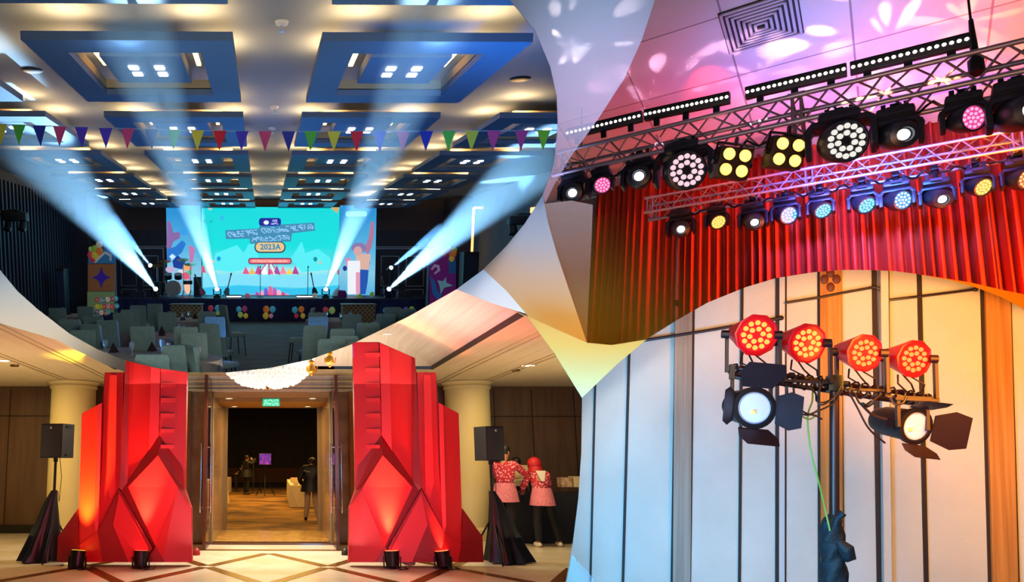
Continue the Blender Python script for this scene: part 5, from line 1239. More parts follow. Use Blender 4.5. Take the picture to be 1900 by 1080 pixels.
# counter with boxes
skirt_table((LOB.at_y(1025, 900, 14.3)).x, 14.15, 2.3, 0.42, 'dark clothed reception counter holding white boxes', 'reception_counter', mat('navy cloth', '#0e1220', 0.8), 0.98)
def box_on(u0, u1, v0, v1, Y, lab, mm):
    a = LOB.at_y(u0, v0, Y); c = LOB.at_y(u1, v1, Y); base = LF + 0.98
    z0 = max(c.z, base); t = thing('cardboard_box', lab, 'box', ((a.x+c.x)/2, Y + 0.12, z0), group='boxes on the reception counter')
    h = a.z - z0; b = MB(); b.box((0, 0, h*0.45), (c.x-a.x, 0.24, h*0.9)); b.build('carton', mm, t); b = MB(); b.box((0, 0, h*0.94), (c.x-a.x+0.012, 0.25, h*0.1)); b.build('lid', mm, t); return z0
M_bx = mat('cream carton', '#cdbd92', 0.8); M_bx2 = mat('printed carton', '#9a6a58', 0.8, noise=('#c8b090', 12))
box_on(940, 980, 880, 902, 14.2, 'lower cream box in front of the man in batik', M_bx); box_on(948, 980, 863, 881, 14.2, 'upper cream box in front of the man in batik', M_bx)
box_on(1042, 1062, 886, 904, 14.2, 'printed flat box right of the red headscarf', M_bx2); box_on(1064, 1078, 884, 904, 14.2, 'cream box at the right end of the counter', M_bx)
# people in the far room
p = LOB.at_y(578, 962, 19.4)
t = person('person in black jacket and beige trousers standing with back turned beside the buffet', (p.x, 19.4, LF), math.radians(-8), stand(head=(0.02, 0.05, 1.56), ell=(-0.33, 0.0, 1.12), elr=(0.36, 0.0, 1.10), wrl=(-0.26, 0.14, 0.92), wrr=(0.42, 0.04, 0.86), anr=(0.20, -0.06, 0.07), anl=(-0.16, 0.05, 0.07), tol=(-0.18, 0.2, 0.04), tor=(0.22, 0.08, 0.04)), 'jacket', M_jack, M_beige, M_bshoe, hem='jacket_hem', hem_m=M_jack, loose=1.28)
b = MB(); b.box((-0.1, -0.19, 1.32), (0.2, 0.01, 0.035), Matrix.Rotation(0.25, 3, 'Y')); b.build('back_print', mat('pale print', '#8a8478', 0.7), t)
p = LOB.at_y(457, 915, 34)
person('person in black with one hand raised to the face in the far room', (p.x, 34, LF), math.radians(-60), stand(shr=(0.19, 0, 1.42), elr=(0.28, 0.22, 1.36), wrr=(0.10, 0.22, 1.56)), 'jacket', M_jack, M_trs, M_bshoe, hem='jacket_hem', hem_m=M_jack, loose=1.2, scale=1.07)
p = LOB.at_y(438, 905, 37)
t = person('person in black with a white cap bending at the left of the far room', (p.x, 37, LF), math.radians(-90), stand(hip=(0, -0.05, 0.88), chest=(0, 0.2, 1.12), neck=(0, 0.32, 1.2), head=(0, 0.40, 1.26), shl=(-0.17, 0.24, 1.18), shr=(0.17, 0.24, 1.18), ell=(-0.2, 0.34, 0.95), elr=(0.2, 0.34, 0.95), wrl=(-0.15, 0.5, 0.86), wrr=(0.15, 0.5, 0.86), thl=(-0.095, -0.04, 0.82), thr=(0.095, -0.04, 0.82)), 'jacket', M_jack, M_trs, M_bshoe, hair=False, scale=1.0)
b = MB(); b.ball((0, 0.39, 1.31), 0.11, 12, 8, (1, 1, 0.8)); b.build('cap', mat('white cap', '#d8c8a0', 0.7), t, label='white cap')
p = LOB.at_y(470, 912, 36); t = thing('camera_tripod', 'video camera on a tall black tripod beside the person with raised hand', 'camera', (p.x, 36, LF))
b = MB(); b.box((0, 0, 1.62), (0.3, 0.2, 0.22), bevel=0.02); b.cyl((-0.15, 0, 1.62), (-0.34, -0.05, 1.62), 0.06); b.build('camera_body', M_black, t)
for a in (0.5, 2.6, 4.7): b = MB(); b.cyl((0, 0, 1.45), (0.45*math.cos(a), 0.45*math.sin(a), 0), 0.025); b.build('leg', M_blackm, t)
# =================================================================== STAGE RIGGING UNDER A TILED CEILING (upper right)
use(TRU)
FWD_L = TRU.Ri @ (CAM2W @ Vector((0, 1, 0)))               # viewing axis in the room's own directions
TC = 5.85                                                   # ceiling height above the eye
CYT = 8.95                                                  # curtain
TRU_EDGE = [(925, -120), (2150, -120), (2150, 1300), (1300, 1300), (1092, 655), (925, 330)]
TRU_PL = cone_planes(TRU_EDGE)
def tstruct(o): struct(o); clip(o, TRU_PL, True); clip(o, BALL_PL, False); return o
# ceiling tiles: grid lines and fine speckle
m = mat('white ceiling tile', '#cfc8d4', 0.8, bump=0.25, bscale=90); nt = m.node_tree; bs = nt.nodes['Principled BSDF']
tc = nt.nodes.new('ShaderNodeTexCoord'); br = nt.nodes.new('ShaderNodeTexBrick'); br.offset = 0.0; br.squash = 1.0
br.inputs['Color1'].default_value = hexc('#d6d0da'); br.inputs['Color2'].default_value = hexc('#cbc5d2'); br.inputs['Mortar'].default_value = hexc('#8d8494')
br.inputs['Scale'].default_value = 1.0; br.inputs['Mortar Size'].default_value = 0.009; br.inputs['Brick Width'].default_value = 0.95; br.inputs['Row Height'].default_value = 0.95; mpb = nt.nodes.new('ShaderNodeMapping'); mpb.inputs['Location'].default_value = (0.1, -0.8, 0)
nt.links.new(tc.outputs['Object'], mpb.inputs[0]); nt.links.new(mpb.outputs[0], br.inputs['Vector']); nt.links.new(br.outputs['Color'], bs.inputs['Base Color'])
b = MB(); b.add([(-7, 1, TC), (6, 1, TC), (6, CYT + 0.3, TC), (-7, CYT + 0.3, TC)], [(0, 1, 2, 3)]); tstruct(b.build('ceiling_tiles', m))
# stepped bulkhead where the ceiling meets the curtain
b = MB(); b.box((-0.5, CYT - 0.25, TC - 0.05), (13, 0.5, 0.10)); b.box((-0.5, CYT - 0.9, TC - 0.02), (13, 0.05, 0.04)); tstruct(b.build('trim_31', mat('bulkhead paint', '#c8bfc4', 0.8)))
b = MB(); b.add([(-9, CYT + 0.35, -4), (6, CYT + 0.35, -4), (6, CYT + 0.35, TC), (-9, CYT + 0.35, TC)], [(0, 1, 2, 3)]); tstruct(b.build('wall_stage_back', mat('plain grey brown wall', '#9a8478', 0.8)))
# red pleated curtain
cx0 = TRU.at_y(1100, 450, CYT).x
b = MB(); vs = []; N_ = 560; x = cx0; xs = []
random.seed(3); ph = 0
for i in range(N_ + 1):
    xs.append(x); x += 0.0118
rows = [TC - 0.02, 4.6, 3.0, 1.0, -1.5, -4.5]
for i, x in enumerate(xs):
    ph += 0.75 + 0.5 * random.random() * math.sin(i * 0.05) ** 2
    d = 0.055 * math.sin(ph) + 0.03 * math.sin(i * 0.11) + 0.015 * random.uniform(-1, 1)
    for k, z in enumerate(rows): vs.append((x, CYT + d * (1 + 0.12 * k), z))
R_ = len(rows)
b.add(vs, [(i*R_ + k, (i+1)*R_ + k, (i+1)*R_ + k + 1, i*R_ + k + 1) for i in range(N_) for k in range(R_ - 1)], True)
o = b.build('stage_curtain', mat('red velvet curtain', '#d04824', 0.7, bump=0.1, bscale=80, noise=('#b0341c', 2.0, (2, 1, 0.1))))
tag(o, 'wide pleated red curtain behind the lighting trusses', 'curtain'); clip(o, TRU_PL, True)

# box trusses
M_alu = mat('brushed aluminium', '#b4acb4', 0.4, metal=0.6)
M_alud = mat('dark truss steel', '#8f8088', 0.4, metal=0.6)
def find_x(u, y, z):
    lo, hi = -14.0, 6.0
    for _ in range(50):
        mid = (lo + hi) / 2; pu = TRU.pix((mid, y, z)); val = pu[0] if pu[2] > 0.1 else 1e9
        if val < u: lo = mid
        else: hi = mid
    return (lo + hi) / 2
def truss(name_lab, u0, u1, y, z, s, r, m, bay, group=None):
    x0, x1 = find_x(u0, y, z), find_x(u1, y, z); t = thing('lighting_truss', name_lab, 'truss', (x0, y, z))
    L = x1 - x0
    for yy, zz in ((0, 0), (s, 0), (0, s), (s, s)):
        b = MB(); b.cyl((0, yy, zz), (L, yy, zz), r, n=10); b.build('main_tube', m, t)
    n = int(L / bay)
    for face, (a, c) in enumerate((((0, 0), (0, s)), ((s, 0), (s, s)), ((0, 0), (s, 0)), ((0, s), (s, s)))):
        b = MB()
        for i in range(n):
            xa, xb, xm = i*L/n, (i+1)*L/n, (i+.5)*L/n
            b.cyl((xa, a[0], a[1]), (xm, c[0], c[1]), r*0.42, n=6, cap=False); b.cyl((xm, c[0], c[1]), (xb, a[0], a[1]), r*0.42, n=6, cap=False)
        b.build('lacing', m, t)
    k = 0.0
    while k < L:
        b = MB()
        for (a, c) in (((0, 0), (0, s)), ((s, 0), (s, s)), ((0, 0), (s, 0)), ((0, s), (s, s))):
            b.cyl((k, a[0], a[1]), (k, c[0], c[1]), r*0.5, n=6); b.cyl((k + 0.06, a[0], a[1]), (k + 0.06, c[0], c[1]), r*0.5, n=6)
        for yy, zz in ((0, 0), (s, 0), (0, s), (s, s)): b.cyl((k - 0.03, yy, zz), (k + 0.09, yy, zz), r*1.3, n=10)
        b.build('joint_frame', m, t); k += bay * 6
    return t, x0, x1
FY, FZt = 6.33, 4.35
tf, fx0, fx1 = truss('front box truss carrying the larger stage lights', 1030, 2080, FY, FZt, 0.26, 0.021, M_alud, 0.33)
clip(tf, BALL_PL, False)
q = TRU.depth(1450, 351, 8.2 / 1.0); 
BY_, BZ_ = q.y, q.z
if BY_ > CYT - 0.5:
    q = TRU.at_y(1450, 351, CYT - 0.55); BY_, BZ_ = q.y, q.z
BS = 0.20
tb, bx0, bx1 = truss('back box truss carrying the smaller stage lights', 1200, 2060, BY_, BZ_, BS, 0.016, M_alu, 0.26)
# hanging hardware
def hang(u, v, Y, top, lab, r=0.008, gr=0.03):
    p = TRU.at_y(u, v, Y); t = thing('rigging_cable', lab, 'rigging', p); b = MB(); b.cyl((0, 0, 0.1), (0, 0, top - p.z), r, n=8); b.build('wire', M_blackm, t)
    b = MB(); b.cyl((0, 0, -0.12), (0, 0, 0.3), gr, gr*0.5, n=10); b.cyl((0, 0, -0.2), (0, 0, -0.08), gr*1.6, n=10); b.build('turnbuckle', M_black, t)
hang(1808, 96, FY + 0.13, TC, 'black rigging wire holding the front truss at the right'); hang(1078, 238, FY + 0.13, FZt + 0.26 + 0.45, 'thin rigging rod at the left end of the front truss', 0.006, 0.015)
p = TRU.at_y(1257, 440, BY_ + 0.1)
t = thing('hanging_pole', 'thin pale pole hanging in front of the curtain below the back truss', 'pole', p); b = MB(); b.cyl((0, 0, 0), (0, 0, -2.6), 0.012, n=8); b.build('tube', M_alu, t)
b = MB(); b.box((0, 0, -0.86), (0.05, 0.05, 0.07), bevel=0.01); b.build('clamp', M_black, t); clip(t, TRU_PL, True)
# cables wrapped along both trusses
def garland(lab, x0, x1, y, z, s, n):
    t = thing('power_cable', lab, 'cable', (x0, y, z)); b = MB(); pts = []
    for i in range(n * 6 + 1):
        f = i / (n * 6.0); pts.append(((x1 - x0)*f, 0.5*s + 0.03*math.sin(i*1.7), -0.02 - 0.05*abs(math.sin(i*PI/6))))
    b.tube(pts, 0.011, 6); b.build('cable_run', M_black, t)
garland('black cable drooping below the front truss', fx0 + 0.2, min(fx1, 0.6), FY, FZt, 0.26, 12)
garland('black cable drooping below the back truss', bx0 + 0.2, min(bx1, 1.0), BY_, BZ_, BS, 14)

# LED battens on top of the front truss
M_led = mat('white led dot', '#ffffff', emit='#fff4ea', es=3.0)
for (a, c, n, lab) in (((1049, 248), (1190, 214), 17, 'leftmost of the four on the front truss'), ((1194, 213), (1353, 179), 18, 'second from left on the front truss'), ((1382, 172), (1571, 127), 18, 'third from left on the front truss'), ((1577, 126), (1801, 71), 17, 'rightmost of the four on the front truss')):
    yb = FY - 0.02; A_ = TRU.at_y(a[0], a[1], yb); C_ = TRU.at_y(c[0], c[1], yb); t = thing('led_batten', 'long batten of white leds, ' + lab, 'stage light', A_, group='led battens on the front truss')
    d = (C_ - A_); L = d.length; d.normalize(); back = FWD_L; back = (back - d * back.dot(d)).normalized(); up = back.cross(d) * -1
    if up.z < 0: up = -up
    Rm = Matrix((d, back, up)).transposed()
    b = MB(); b.box(Rm @ Vector((L/2, 0.04, 0)), (L, 0.08, 0.105), Rm, bevel=0.008); b.build('housing', M_black, t)
    for q_ in (0.15, 0.5, 0.85): b = MB(); b.box(Rm @ Vector((L*q_, 0.045, -0.07)), (0.05, 0.03, 0.10), Rm); b.build('bracket', M_blackm, t)
    for i in range(n):
        cc = Rm @ Vector((L*(i + 0.5)/n, -0.004, 0)); b = MB(); b.cyl(cc, cc - back*0.004, 0.0135, n=10); b.build('led', M_led, t)

# ---- hanging lights
def cam_axis_aim(du=0.0, dv=0.0):            # towards the viewer, turned a little right (du) or down (dv)
    v = CAM2W @ Vector((du, -1, -dv)); return (TRU.Ri @ v).normalized()
def em_mat(name, c, s): return mat(name, '#0c0c10', 0.3, emit=c, es=s)
def hang_light(kind, u, v, Y, zt, hpx, lab, col, aim=(0, 0), grp=None, name=None):
    """u,v: pixel of the lamp head; hpx: height of the whole fixture in the picture"""
    P = TRU.at_y(u, v, Y); dep = TRU.pix(P)[2]; s = hpx * dep / F / 0.52
    name = name or {'beam': 'moving_head_light', 'wash': 'wash_light', 'ring': 'led_wash_light'}[kind]
    t = thing(name, lab, 'stage light', P, group=grp)
    ax = cam_axis_aim(*aim); Q = ax.to_track_quat('Z', 'Y').to_matrix()
    top = zt - P.z; zb = 0.26 * s
    b = MB(); b.cyl((0, 0, zb), (0, 0, max(top, zb + 0.02)), 0.03*s, n=8); b.box((0, 0, max(top - 0.01, zb + 0.03)), (0.06, 0.08, 0.06), bevel=0.01); b.box((-0.08*s, 0, zb + 0.03), (0.03, 0.05, 0.08)); b.box((0.08*s, 0, zb + 0.03), (0.03, 0.05, 0.08)); b.build('clamp', M_blackm, t)
    b = MB(); b.box((0, 0, 0.215*s), (0.28*s, 0.22*s, 0.09*s), bevel=0.035*s); b.box((0, -0.135*s, 0.215*s), (0.12*s, 0.01*s, 0.04*s)); b.build('base', mat('fixture plastic', '#1c1e28', 0.4), t)
    yw = 0.215*s if kind == 'ring' else 0.165*s; zt_ = 0.19*s if kind == 'ring' else 0.145*s
    b = MB(); b.box((0, 0.02*s, zt_), (yw*1.8, 0.14*s, 0.05*s), bevel=0.015*s)
    for x in (-1, 1):
        b.box((x*yw, 0.02*s, 0.02*s), (0.045*s, 0.13*s, 0.22*s), bevel=0.018*s); b.box((x*yw*0.93, 0.02*s, zt_ - 0.03*s), (0.045*s, 0.13*s, 0.10*s), Matrix.Rotation(-x*0.6, 3, 'Y'), bevel=0.015*s)
    b.build('yoke', MATS['fixture plastic'], t)
    if kind == 'beam':
        b = MB(); b.lathe([(0.0, -0.19*s), (0.08*s, -0.18*s), (0.115*s, -0.12*s), (0.13*s, 0.0), (0.125*s, 0.11*s), (0.11*s, 0.15*s), (0.065*s, 0.165*s), (0.06*s, 0.12*s), (0.0, 0.12*s)], (0, 0, 0), 22, Q); h = b.build('head', MATS['fixture plastic'], t)
        b = MB(); b.lathe([(0.0, 0.142*s), (0.045*s, 0.135*s), (0.05*s, 0.12*s)], (0, 0, 0), 18, Q); b.build('lens', em_mat('beam lens ' + col, col, 3.0), h)
    elif kind == 'wash':
        b = MB(); b.lathe([(0.0, -0.13*s), (0.09*s, -0.12*s), (0.13*s, -0.04*s), (0.14*s, 0.05*s), (0.135*s, 0.09*s), (0.12*s, 0.095*s), (0.118*s, 0.075*s), (0.0, 0.075*s)], (0, 0, 0), 24, Q); h = b.build('head', MATS['fixture plastic'], t)
        b = MB(); b.lathe([(0.0, 0.078*s), (0.116*s, 0.078*s)], (0, 0, 0), 24, Q); b.build('glowing_face', em_mat('wash face ' + col, col, 0.8), h)
        for (n, r) in ((1, 0), (6, 0.045), (12, 0.088)):
            for i in range(n):
                a = 2*PI*i/n + r*5; c0 = Q @ Vector((r*s*math.cos(a), r*s*math.sin(a), 0.080*s)); c1 = Q @ Vector((r*s*math.cos(a), r*s*math.sin(a), 0.088*s)); b = MB(); b.cyl(c0, c1, 0.017*s, 0.013*s, n=8); b.build('led_lens', em_mat('wash led ' + col, LIGHTER[col], 1.5), h)
    else:
        b = MB(); b.lathe([(0.0, -0.12*s), (0.12*s, -0.11*s), (0.165*s, -0.03*s), (0.175*s, 0.05*s), (0.17*s, 0.075*s), (0.155*s, 0.08*s), (0.152*s, 0.06*s), (0.0, 0.06*s)], (0, 0, 0), 32, Q); h = b.build('head', MATS['fixture plastic'], t)
        b = MB(); b.cyl(Q @ Vector((0, 0, 0.06*s)), Q @ Vector((0, 0, 0.075*s)), 0.03*s, n=16); b.build('centre_cap', M_black, h)
        for (n, r) in ((7, 0.065), (14, 0.122)):
            for i in range(n):
                a = 2*PI*i/n; cc = Vector((r*s*math.cos(a), r*s*math.sin(a), 0))
                b = MB(); b.cyl(Q @ (cc + Vector((0, 0, 0.060*s))), Q @ (cc + Vector((0, 0, 0.072*s))), 0.021*s, 0.023*s, n=12); l = b.build('led_lens', em_mat('ring led ' + col, col, 1.0), h)
    return t, P, ax, s
LIGHTER = {'#ff4f9a': '#ff9ccc', '#ffd24a': '#ffe68a', '#ff7a3a': '#ffc080', '#49b8ff': '#a8e0ff', '#38c8f0': '#a0f0ff', '#6ab8ff': '#c8ecff'}
G1, G2 = 'lights hanging from the front truss', 'lights hanging from the back truss'
YF = FY + 0.13
hang_light('beam', 1064, 358, YF, FZt, 78, 'black moving head at the left end of the front truss', '#e8f0ff', (-0.55, 0.25), G1)
hang_light('wash', 1115, 344, YF, FZt, 62, 'pink lit wash light near the left end of the front truss', '#ff4f9a', (-0.15, 0.2), G1)
hang_light('beam', 1186, 330, YF, FZt, 86, 'black moving head between the pink wash and big led wash, front truss', '#e8f4ff', (-0.55, 0.1), G1)
hang_light('ring', 1267, 318, YF - 0.05, FZt, 108, 'big round led wash light with pinkish leds, left on the front truss', '#ffd8e4', (-0.05, 0.1), G1)
hang_light('ring', 1560, 264, YF - 0.05, FZt, 116, 'big round led wash light with white leds, middle of the front truss', '#f4f0e6', (-0.1, 0.15), G1)
hang_light('beam', 1664, 252, YF, FZt, 104, 'black moving head with white lens right of the big led wash', '#f4fbff', (-0.35, 0.22), G1)
hang_light('wash', 1791, 222, YF, FZt, 96, 'pink lit wash light at the right of the front truss', '#ff4f9a', (0, 0.1), G1)
hang_light('beam', 1893, 212, YF, FZt, 128, 'black moving head cut by the right picture edge', '#eaf6ff', (-0.4, 0.1), G1)
YB2 = BY_ + 0.1
hang_light('beam', 1263, 424, YB2, BZ_, 66, 'moving head with a bright white lens, left end of the back truss', '#ffffff', (-0.55, 0.3), G2)
hang_light('wash', 1329, 410, YB2, BZ_, 54, 'yellow lit wash light second from left on the back truss', '#ffd24a', (-0.1, 0.5), G2)
hang_light('beam', 1397, 410, YB2, BZ_, 66, 'moving head left of the blue washes on the back truss', '#eef6ff', (-0.45, 0.4), G2)
hang_light('wash', 1457, 399, YB2, BZ_, 66, 'blue wash light with white dots, leftmost of the four blue ones', '#49b8ff', (-0.05, 0.25), G2)
hang_light('wash', 1522, 388, YB2, BZ_, 60, 'cyan wash light, second of the four blue ones', '#38c8f0', (-0.1, 0.6), G2)
hang_light('wash', 1601, 378, YB2, BZ_, 64, 'cyan wash light, third of the four blue ones', '#38c8f0', (0, 0.6), G2)
hang_light('wash', 1665, 372, YB2, BZ_, 72, 'blue wash light with ringed dots, rightmost of the four blue ones', '#6ab8ff', (0, 0.15), G2)
hang_light('beam', 1739, 368, YB2, BZ_, 72, 'moving head right of the blue washes on the back truss', '#eef6ff', (-0.35, 0.35), G2)
hang_light('wash', 1815, 346, YB2, BZ_, 66, 'warm yellow wash light at the right of the back truss', '#ffd24a', (0, 0.4), G2)
hang_light('wash', 1894, 333, YB2, BZ_, 76, 'orange red wash light at the right picture edge', '#ff7a3a', (0, 0.2), G2)
# yellow four-lamp blinders
def blinder(u, v, px, lab):
    P = TRU.at_y(u, v, YF - 0.08); dep = TRU.pix(P)[2]; s = px * dep / F; ax = cam_axis_aim(-0.12, 0.12); up = Vector((0, 0, 1)); up = (up - ax*up.dot(ax)).normalized(); rt = up.cross(ax) 
    Rm = Matrix((rt, -ax, up)).transposed()
    if Rm.determinant() < 0: Rm = Matrix((-rt, -ax, up)).transposed()
    t = thing('blinder_light', lab, 'stage light', P, group='yellow blinders on the front truss'); Mb = mat('blinder housing', '#2a1c0c', 0.45)
    b = MB(); b.box(Rm @ Vector((0, 0.03, 0)), (s, 0.12, s), Rm, bevel=0.01); b.build('housing', Mb, t)
    for i in (-1, 1):
        for k in (-1, 1):
            c = Rm @ Vector((i*s*0.245, -0.035, k*s*0.245)); b = MB(); b.cyl(c, c + ax*0.012, s*0.20, s*0.175, n=22); b.build('lamp', mat('yellow lamp glass', '#ffffff', emit='#ffc21e', es=1.5), t)
            b = MB(); b.lathe([(s*0.205, 0), (s*0.225, 0.0), (s*0.225, 0.02), (s*0.205, 0.02)], c, 22, ax.to_track_quat('Z', 'Y').to_matrix()); b.build('lamp_rim', Mb, t)
    b = MB(); b.tube([Rm @ Vector((-s*0.56, 0.02, 0)), Rm @ Vector((-s*0.56, 0.02, s*0.62)), Rm @ Vector((s*0.56, 0.02, s*0.62)), Rm @ Vector((s*0.56, 0.02, 0))], 0.012, 6)
    for i in (-1, 1): b.cyl(Rm @ Vector((i*s*0.49, 0.02, 0)), Rm @ Vector((i*s*0.6, 0.02, 0)), 0.022, n=10)
    b.cyl(Rm @ Vector((0, 0.02, s*0.62)), Rm @ Vector((0, 0.02, s*0.62)) + Vector((0, 0.05, max(0.06, FZt - P.z - s*0.6))), 0.018, n=8); b.build('yoke', M_blackm, t)
blinder(1360, 303, 57, 'yellow four-lamp blinder left of the other one on the front truss'); blinder(1458, 284, 57, 'yellow four-lamp blinder left of the middle led wash')

# air diffuser in the ceiling
c0 = TRU.at_z(1412, 42, TC); t = thing('air_diffuser', 'square slatted air diffuser in the tiled ceiling', 'vent', c0)
b = MB(); b.box((0, 0, -0.006), (0.62, 0.62, 0.012)); b.build('backing', mat('vent dark', '#2a2530', 0.7), t)
for k in range(7):
    s_ = 0.6 - k*0.082
    if s_ < 0.1: break
    b = MB(); w_ = 0.022
    for sx, sy, lx, ly in ((0, -1, s_, w_), (0, 1, s_, w_), (-1, 0, w_, s_), (1, 0, w_, s_)): b.box((sx*(s_/2 - w_/2), sy*(s_/2 - w_/2), -0.02 - 0.004*k), (lx, ly, 0.018))
    b.build('slat_ring', mat('vent slat', '#b8b0c0', 0.5), t)

# ---- coloured light on ceiling and curtain
def gobo(name, loc, tgt, col, pw, spot, petals=11, seed=0.0):
    o = light('SPOT', name, loc, col, pw, tgt, size=0.01, spot=spot, blend=0.25); ld = o.data; ld.use_nodes = True; nt = ld.node_tree
    em = [n for n in nt.nodes if n.type == 'EMISSION'][0]; tc = nt.nodes.new('ShaderNodeTexCoord'); mp = nt.nodes.new('ShaderNodeMapping'); vo = nt.nodes.new('ShaderNodeTexVoronoi'); cr = nt.nodes.new('ShaderNodeValToRGB')
    sx = nt.nodes.new('ShaderNodeSeparateXYZ'); at = nt.nodes.new('ShaderNodeMath'); at.operation = 'ARCTAN2'; ln = nt.nodes.new('ShaderNodeVectorMath'); ln.operation = 'LENGTH'; cb = nt.nodes.new('ShaderNodeCombineXYZ'); ml = nt.nodes.new('ShaderNodeMath'); ml.operation = 'MULTIPLY'; ml.inputs[1].default_value = petals / (2*PI)
    lg = nt.nodes.new('ShaderNodeVectorMath'); lg.operation = 'MULTIPLY'; lg.inputs[1].default_value = (1, 1, 0)
    ge = nt.nodes.new('ShaderNodeNewGeometry'); m3_ = o.matrix_world.to_3x3()
    dx_ = nt.nodes.new('ShaderNodeVectorMath'); dx_.operation = 'DOT_PRODUCT'; dx_.inputs[1].default_value = m3_.col[0].normalized(); dy_ = nt.nodes.new('ShaderNodeVectorMath'); dy_.operation = 'DOT_PRODUCT'; dy_.inputs[1].default_value = m3_.col[1].normalized()
    cc_ = nt.nodes.new('ShaderNodeCombineXYZ'); nt.links.new(ge.outputs['Incoming'], dx_.inputs[0]); nt.links.new(ge.outputs['Incoming'], dy_.inputs[0]); nt.links.new(dx_.outputs['Value'], cc_.inputs[0]); nt.links.new(dy_.outputs['Value'], cc_.inputs[1]); nt.links.new(cc_.outputs[0], lg.inputs[0]); nt.links.new(lg.outputs[0], sx.inputs[0]); nt.links.new(lg.outputs[0], ln.inputs[0])
    nt.links.new(sx.outputs[1], at.inputs[0]); nt.links.new(sx.outputs[0], at.inputs[1]); nt.links.new(at.outputs[0], ml.inputs[0]); nt.links.new(ml.outputs[0], cb.inputs[0])
    m2 = nt.nodes.new('ShaderNodeMath'); m2.operation = 'MULTIPLY'; m2.inputs[1].default_value = 1.8 / math.sin(math.radians(spot/2)); nt.links.new(ln.outputs['Value'], m2.inputs[0]); nt.links.new(m2.outputs[0], cb.inputs[1]); cb.inputs[2].default_value = seed
    vo.inputs['Scale'].default_value = 1.0; vo.inputs['Randomness'].default_value = 0.75; nt.links.new(cb.outputs[0], vo.inputs['Vector']); nt.links.new(vo.outputs['Distance'], cr.inputs[0])
    cr.color_ramp.elements[0].position = 0.34; cr.color_ramp.elements[0].color = (1, 1, 1, 1); cr.color_ramp.elements[1].position = 0.40; cr.color_ramp.elements[1].color = (0, 0, 0, 1)
    nt.links.new(cr.outputs[0], em.inputs['Strength'] if False else em.inputs['Color']); return o
def ceil_pt(u, v): return TRU.at_z(u, v, TC)
def below(u, v, dx, dy, dz): return ceil_pt(u, v) + Vector((dx, dy, -dz))
def CL(u, v, col, pw, dz=1.6, spot=110, dx=0, dy=0): light('SPOT', 'ceiling wash', below(u, v, dx, dy, dz), col, pw, ceil_pt(u, v), size=0.15, spot=spot, blend=1)
CL(1250, 170, '#ff3488', 38.4, 1.5, 120); CL(1400, 200, '#ff6ab0', 10.1, 1.2, 110)
CL(1030, 90, '#a8b8ff', 30.4, 1.8, 100); CL(1330, 20, '#ffb090', 6.0, 1.5, 100)
CL(1520, 90, '#5a90ff', 109.1, 1.5, 110); CL(1640, 150, '#6a54ff', 63.2, 1.4, 110)
CL(1850, 80, '#ff7416', 255.0, 1.5, 120); CL(1560, 20, '#9ad0e0', 21.6, 1.5, 100)
def gb(u, v, du, dv, col, pw, spot, pet, seed, dz=1.2):
    src = TRU.at_y(u, v, FY + 0.1); gobo('patterned lamp', src, ceil_pt(u + du, v + dv), col, pw, spot, pet, seed)
gb(1600, 200, 50, -120, '#ffc888', 225, 75, 15, 0.3); gb(1740, 150, 60, -110, '#ffb060', 195, 70, 14, 2.1); gb(1400, 230, 10, -90, '#ffc0dc', 112, 55, 14, 4.2); gb(1220, 270, -10, -85, '#ffc0e0', 112, 55, 14, 5.7); gb(1040, 270, 20, -190, '#f2e4e0', 195, 65, 15, 7.7)
def cur_pt(u, v): return TRU.at_y(u, v, CYT)
def WL(u, v, col, pw, spot=70, back=2.2, up=0.0, dx=0.0): light('SPOT', 'curtain wash', cur_pt(u, v) + Vector((dx, -back, up)), col, pw, cur_pt(u, v), size=0.15, spot=spot, blend=1)
WL(1680, 500, '#ff7a30', 380, 110, 1.0, -0.9, 1.2); WL(1450, 540, '#ff6020', 200, 110, 1.0, -0.9, 1.0); WL(1860, 470, '#ff6a38', 200, 110, 1.0, -0.6, 1.0)
WL(1560, 400, '#7a6cff', 480, 75, 1.6); WL(1660, 390, '#4a8cff', 300, 70, 1.5); WL(1750, 300, '#8a60ff', 170, 80, 1.8); WL(1180, 430, '#8a4430', 40, 100, 2.5); WL(1230, 600, '#c06a10', 53, 80, 2.2); WL(1360, 300, '#ff3020', 91, 80, 1.8)
light('SPOT', 'rig fill', TRU.at_y(1300, 300, 2.2), '#e8ccf0', 150, TRU.at_y(1330, 270, FY), size=0.3, spot=38, blend=1)
light('SPOT', 'rig fill', TRU.at_y(1640, 180, 2.2), '#e8ccf0', 150, TRU.at_y(1680, 220, FY), size=0.3, spot=40, blend=1)
# =================================================================== PANELLED WALL WITH A TREE OF STAGE LAMPS (lower right)
use(PAR)
PWC = PAR.depth(1450, 780, 4.3); PW = PWC.y                 # wall plane
def W_(u, v, off=0.0): return PAR.at_y(u, v, PW - off)
M_fab = mat('off white fabric panel', '#d6cfc4', 0.95, noise=('#cdc5ba', 2.5), bump=0.25, bscale=120)
b = MB(); b.add([W_(1000, 440), W_(2250, 440), W_(2250, 1350), W_(1000, 1350)], [(0, 1, 2, 3)])
o = struct(b.build('wall_panelled', M_fab)); clip(o, PAR_PL, True); clip(o, PAR_CUT, False)
M_wood = mat('light oak strip', '#cc8a44', 0.5, noise=('#a8682e', 3.0, (14, 14, 0.35)), bump=0.1, bscale=30)
M_woodg = mat('pale oak strip', '#a08a78', 0.5, noise=('#8a7260', 3.0, (14, 14, 0.35)), bump=0.1, bscale=30)
M_seam = mat('dark seam', '#2a1612', 0.7)
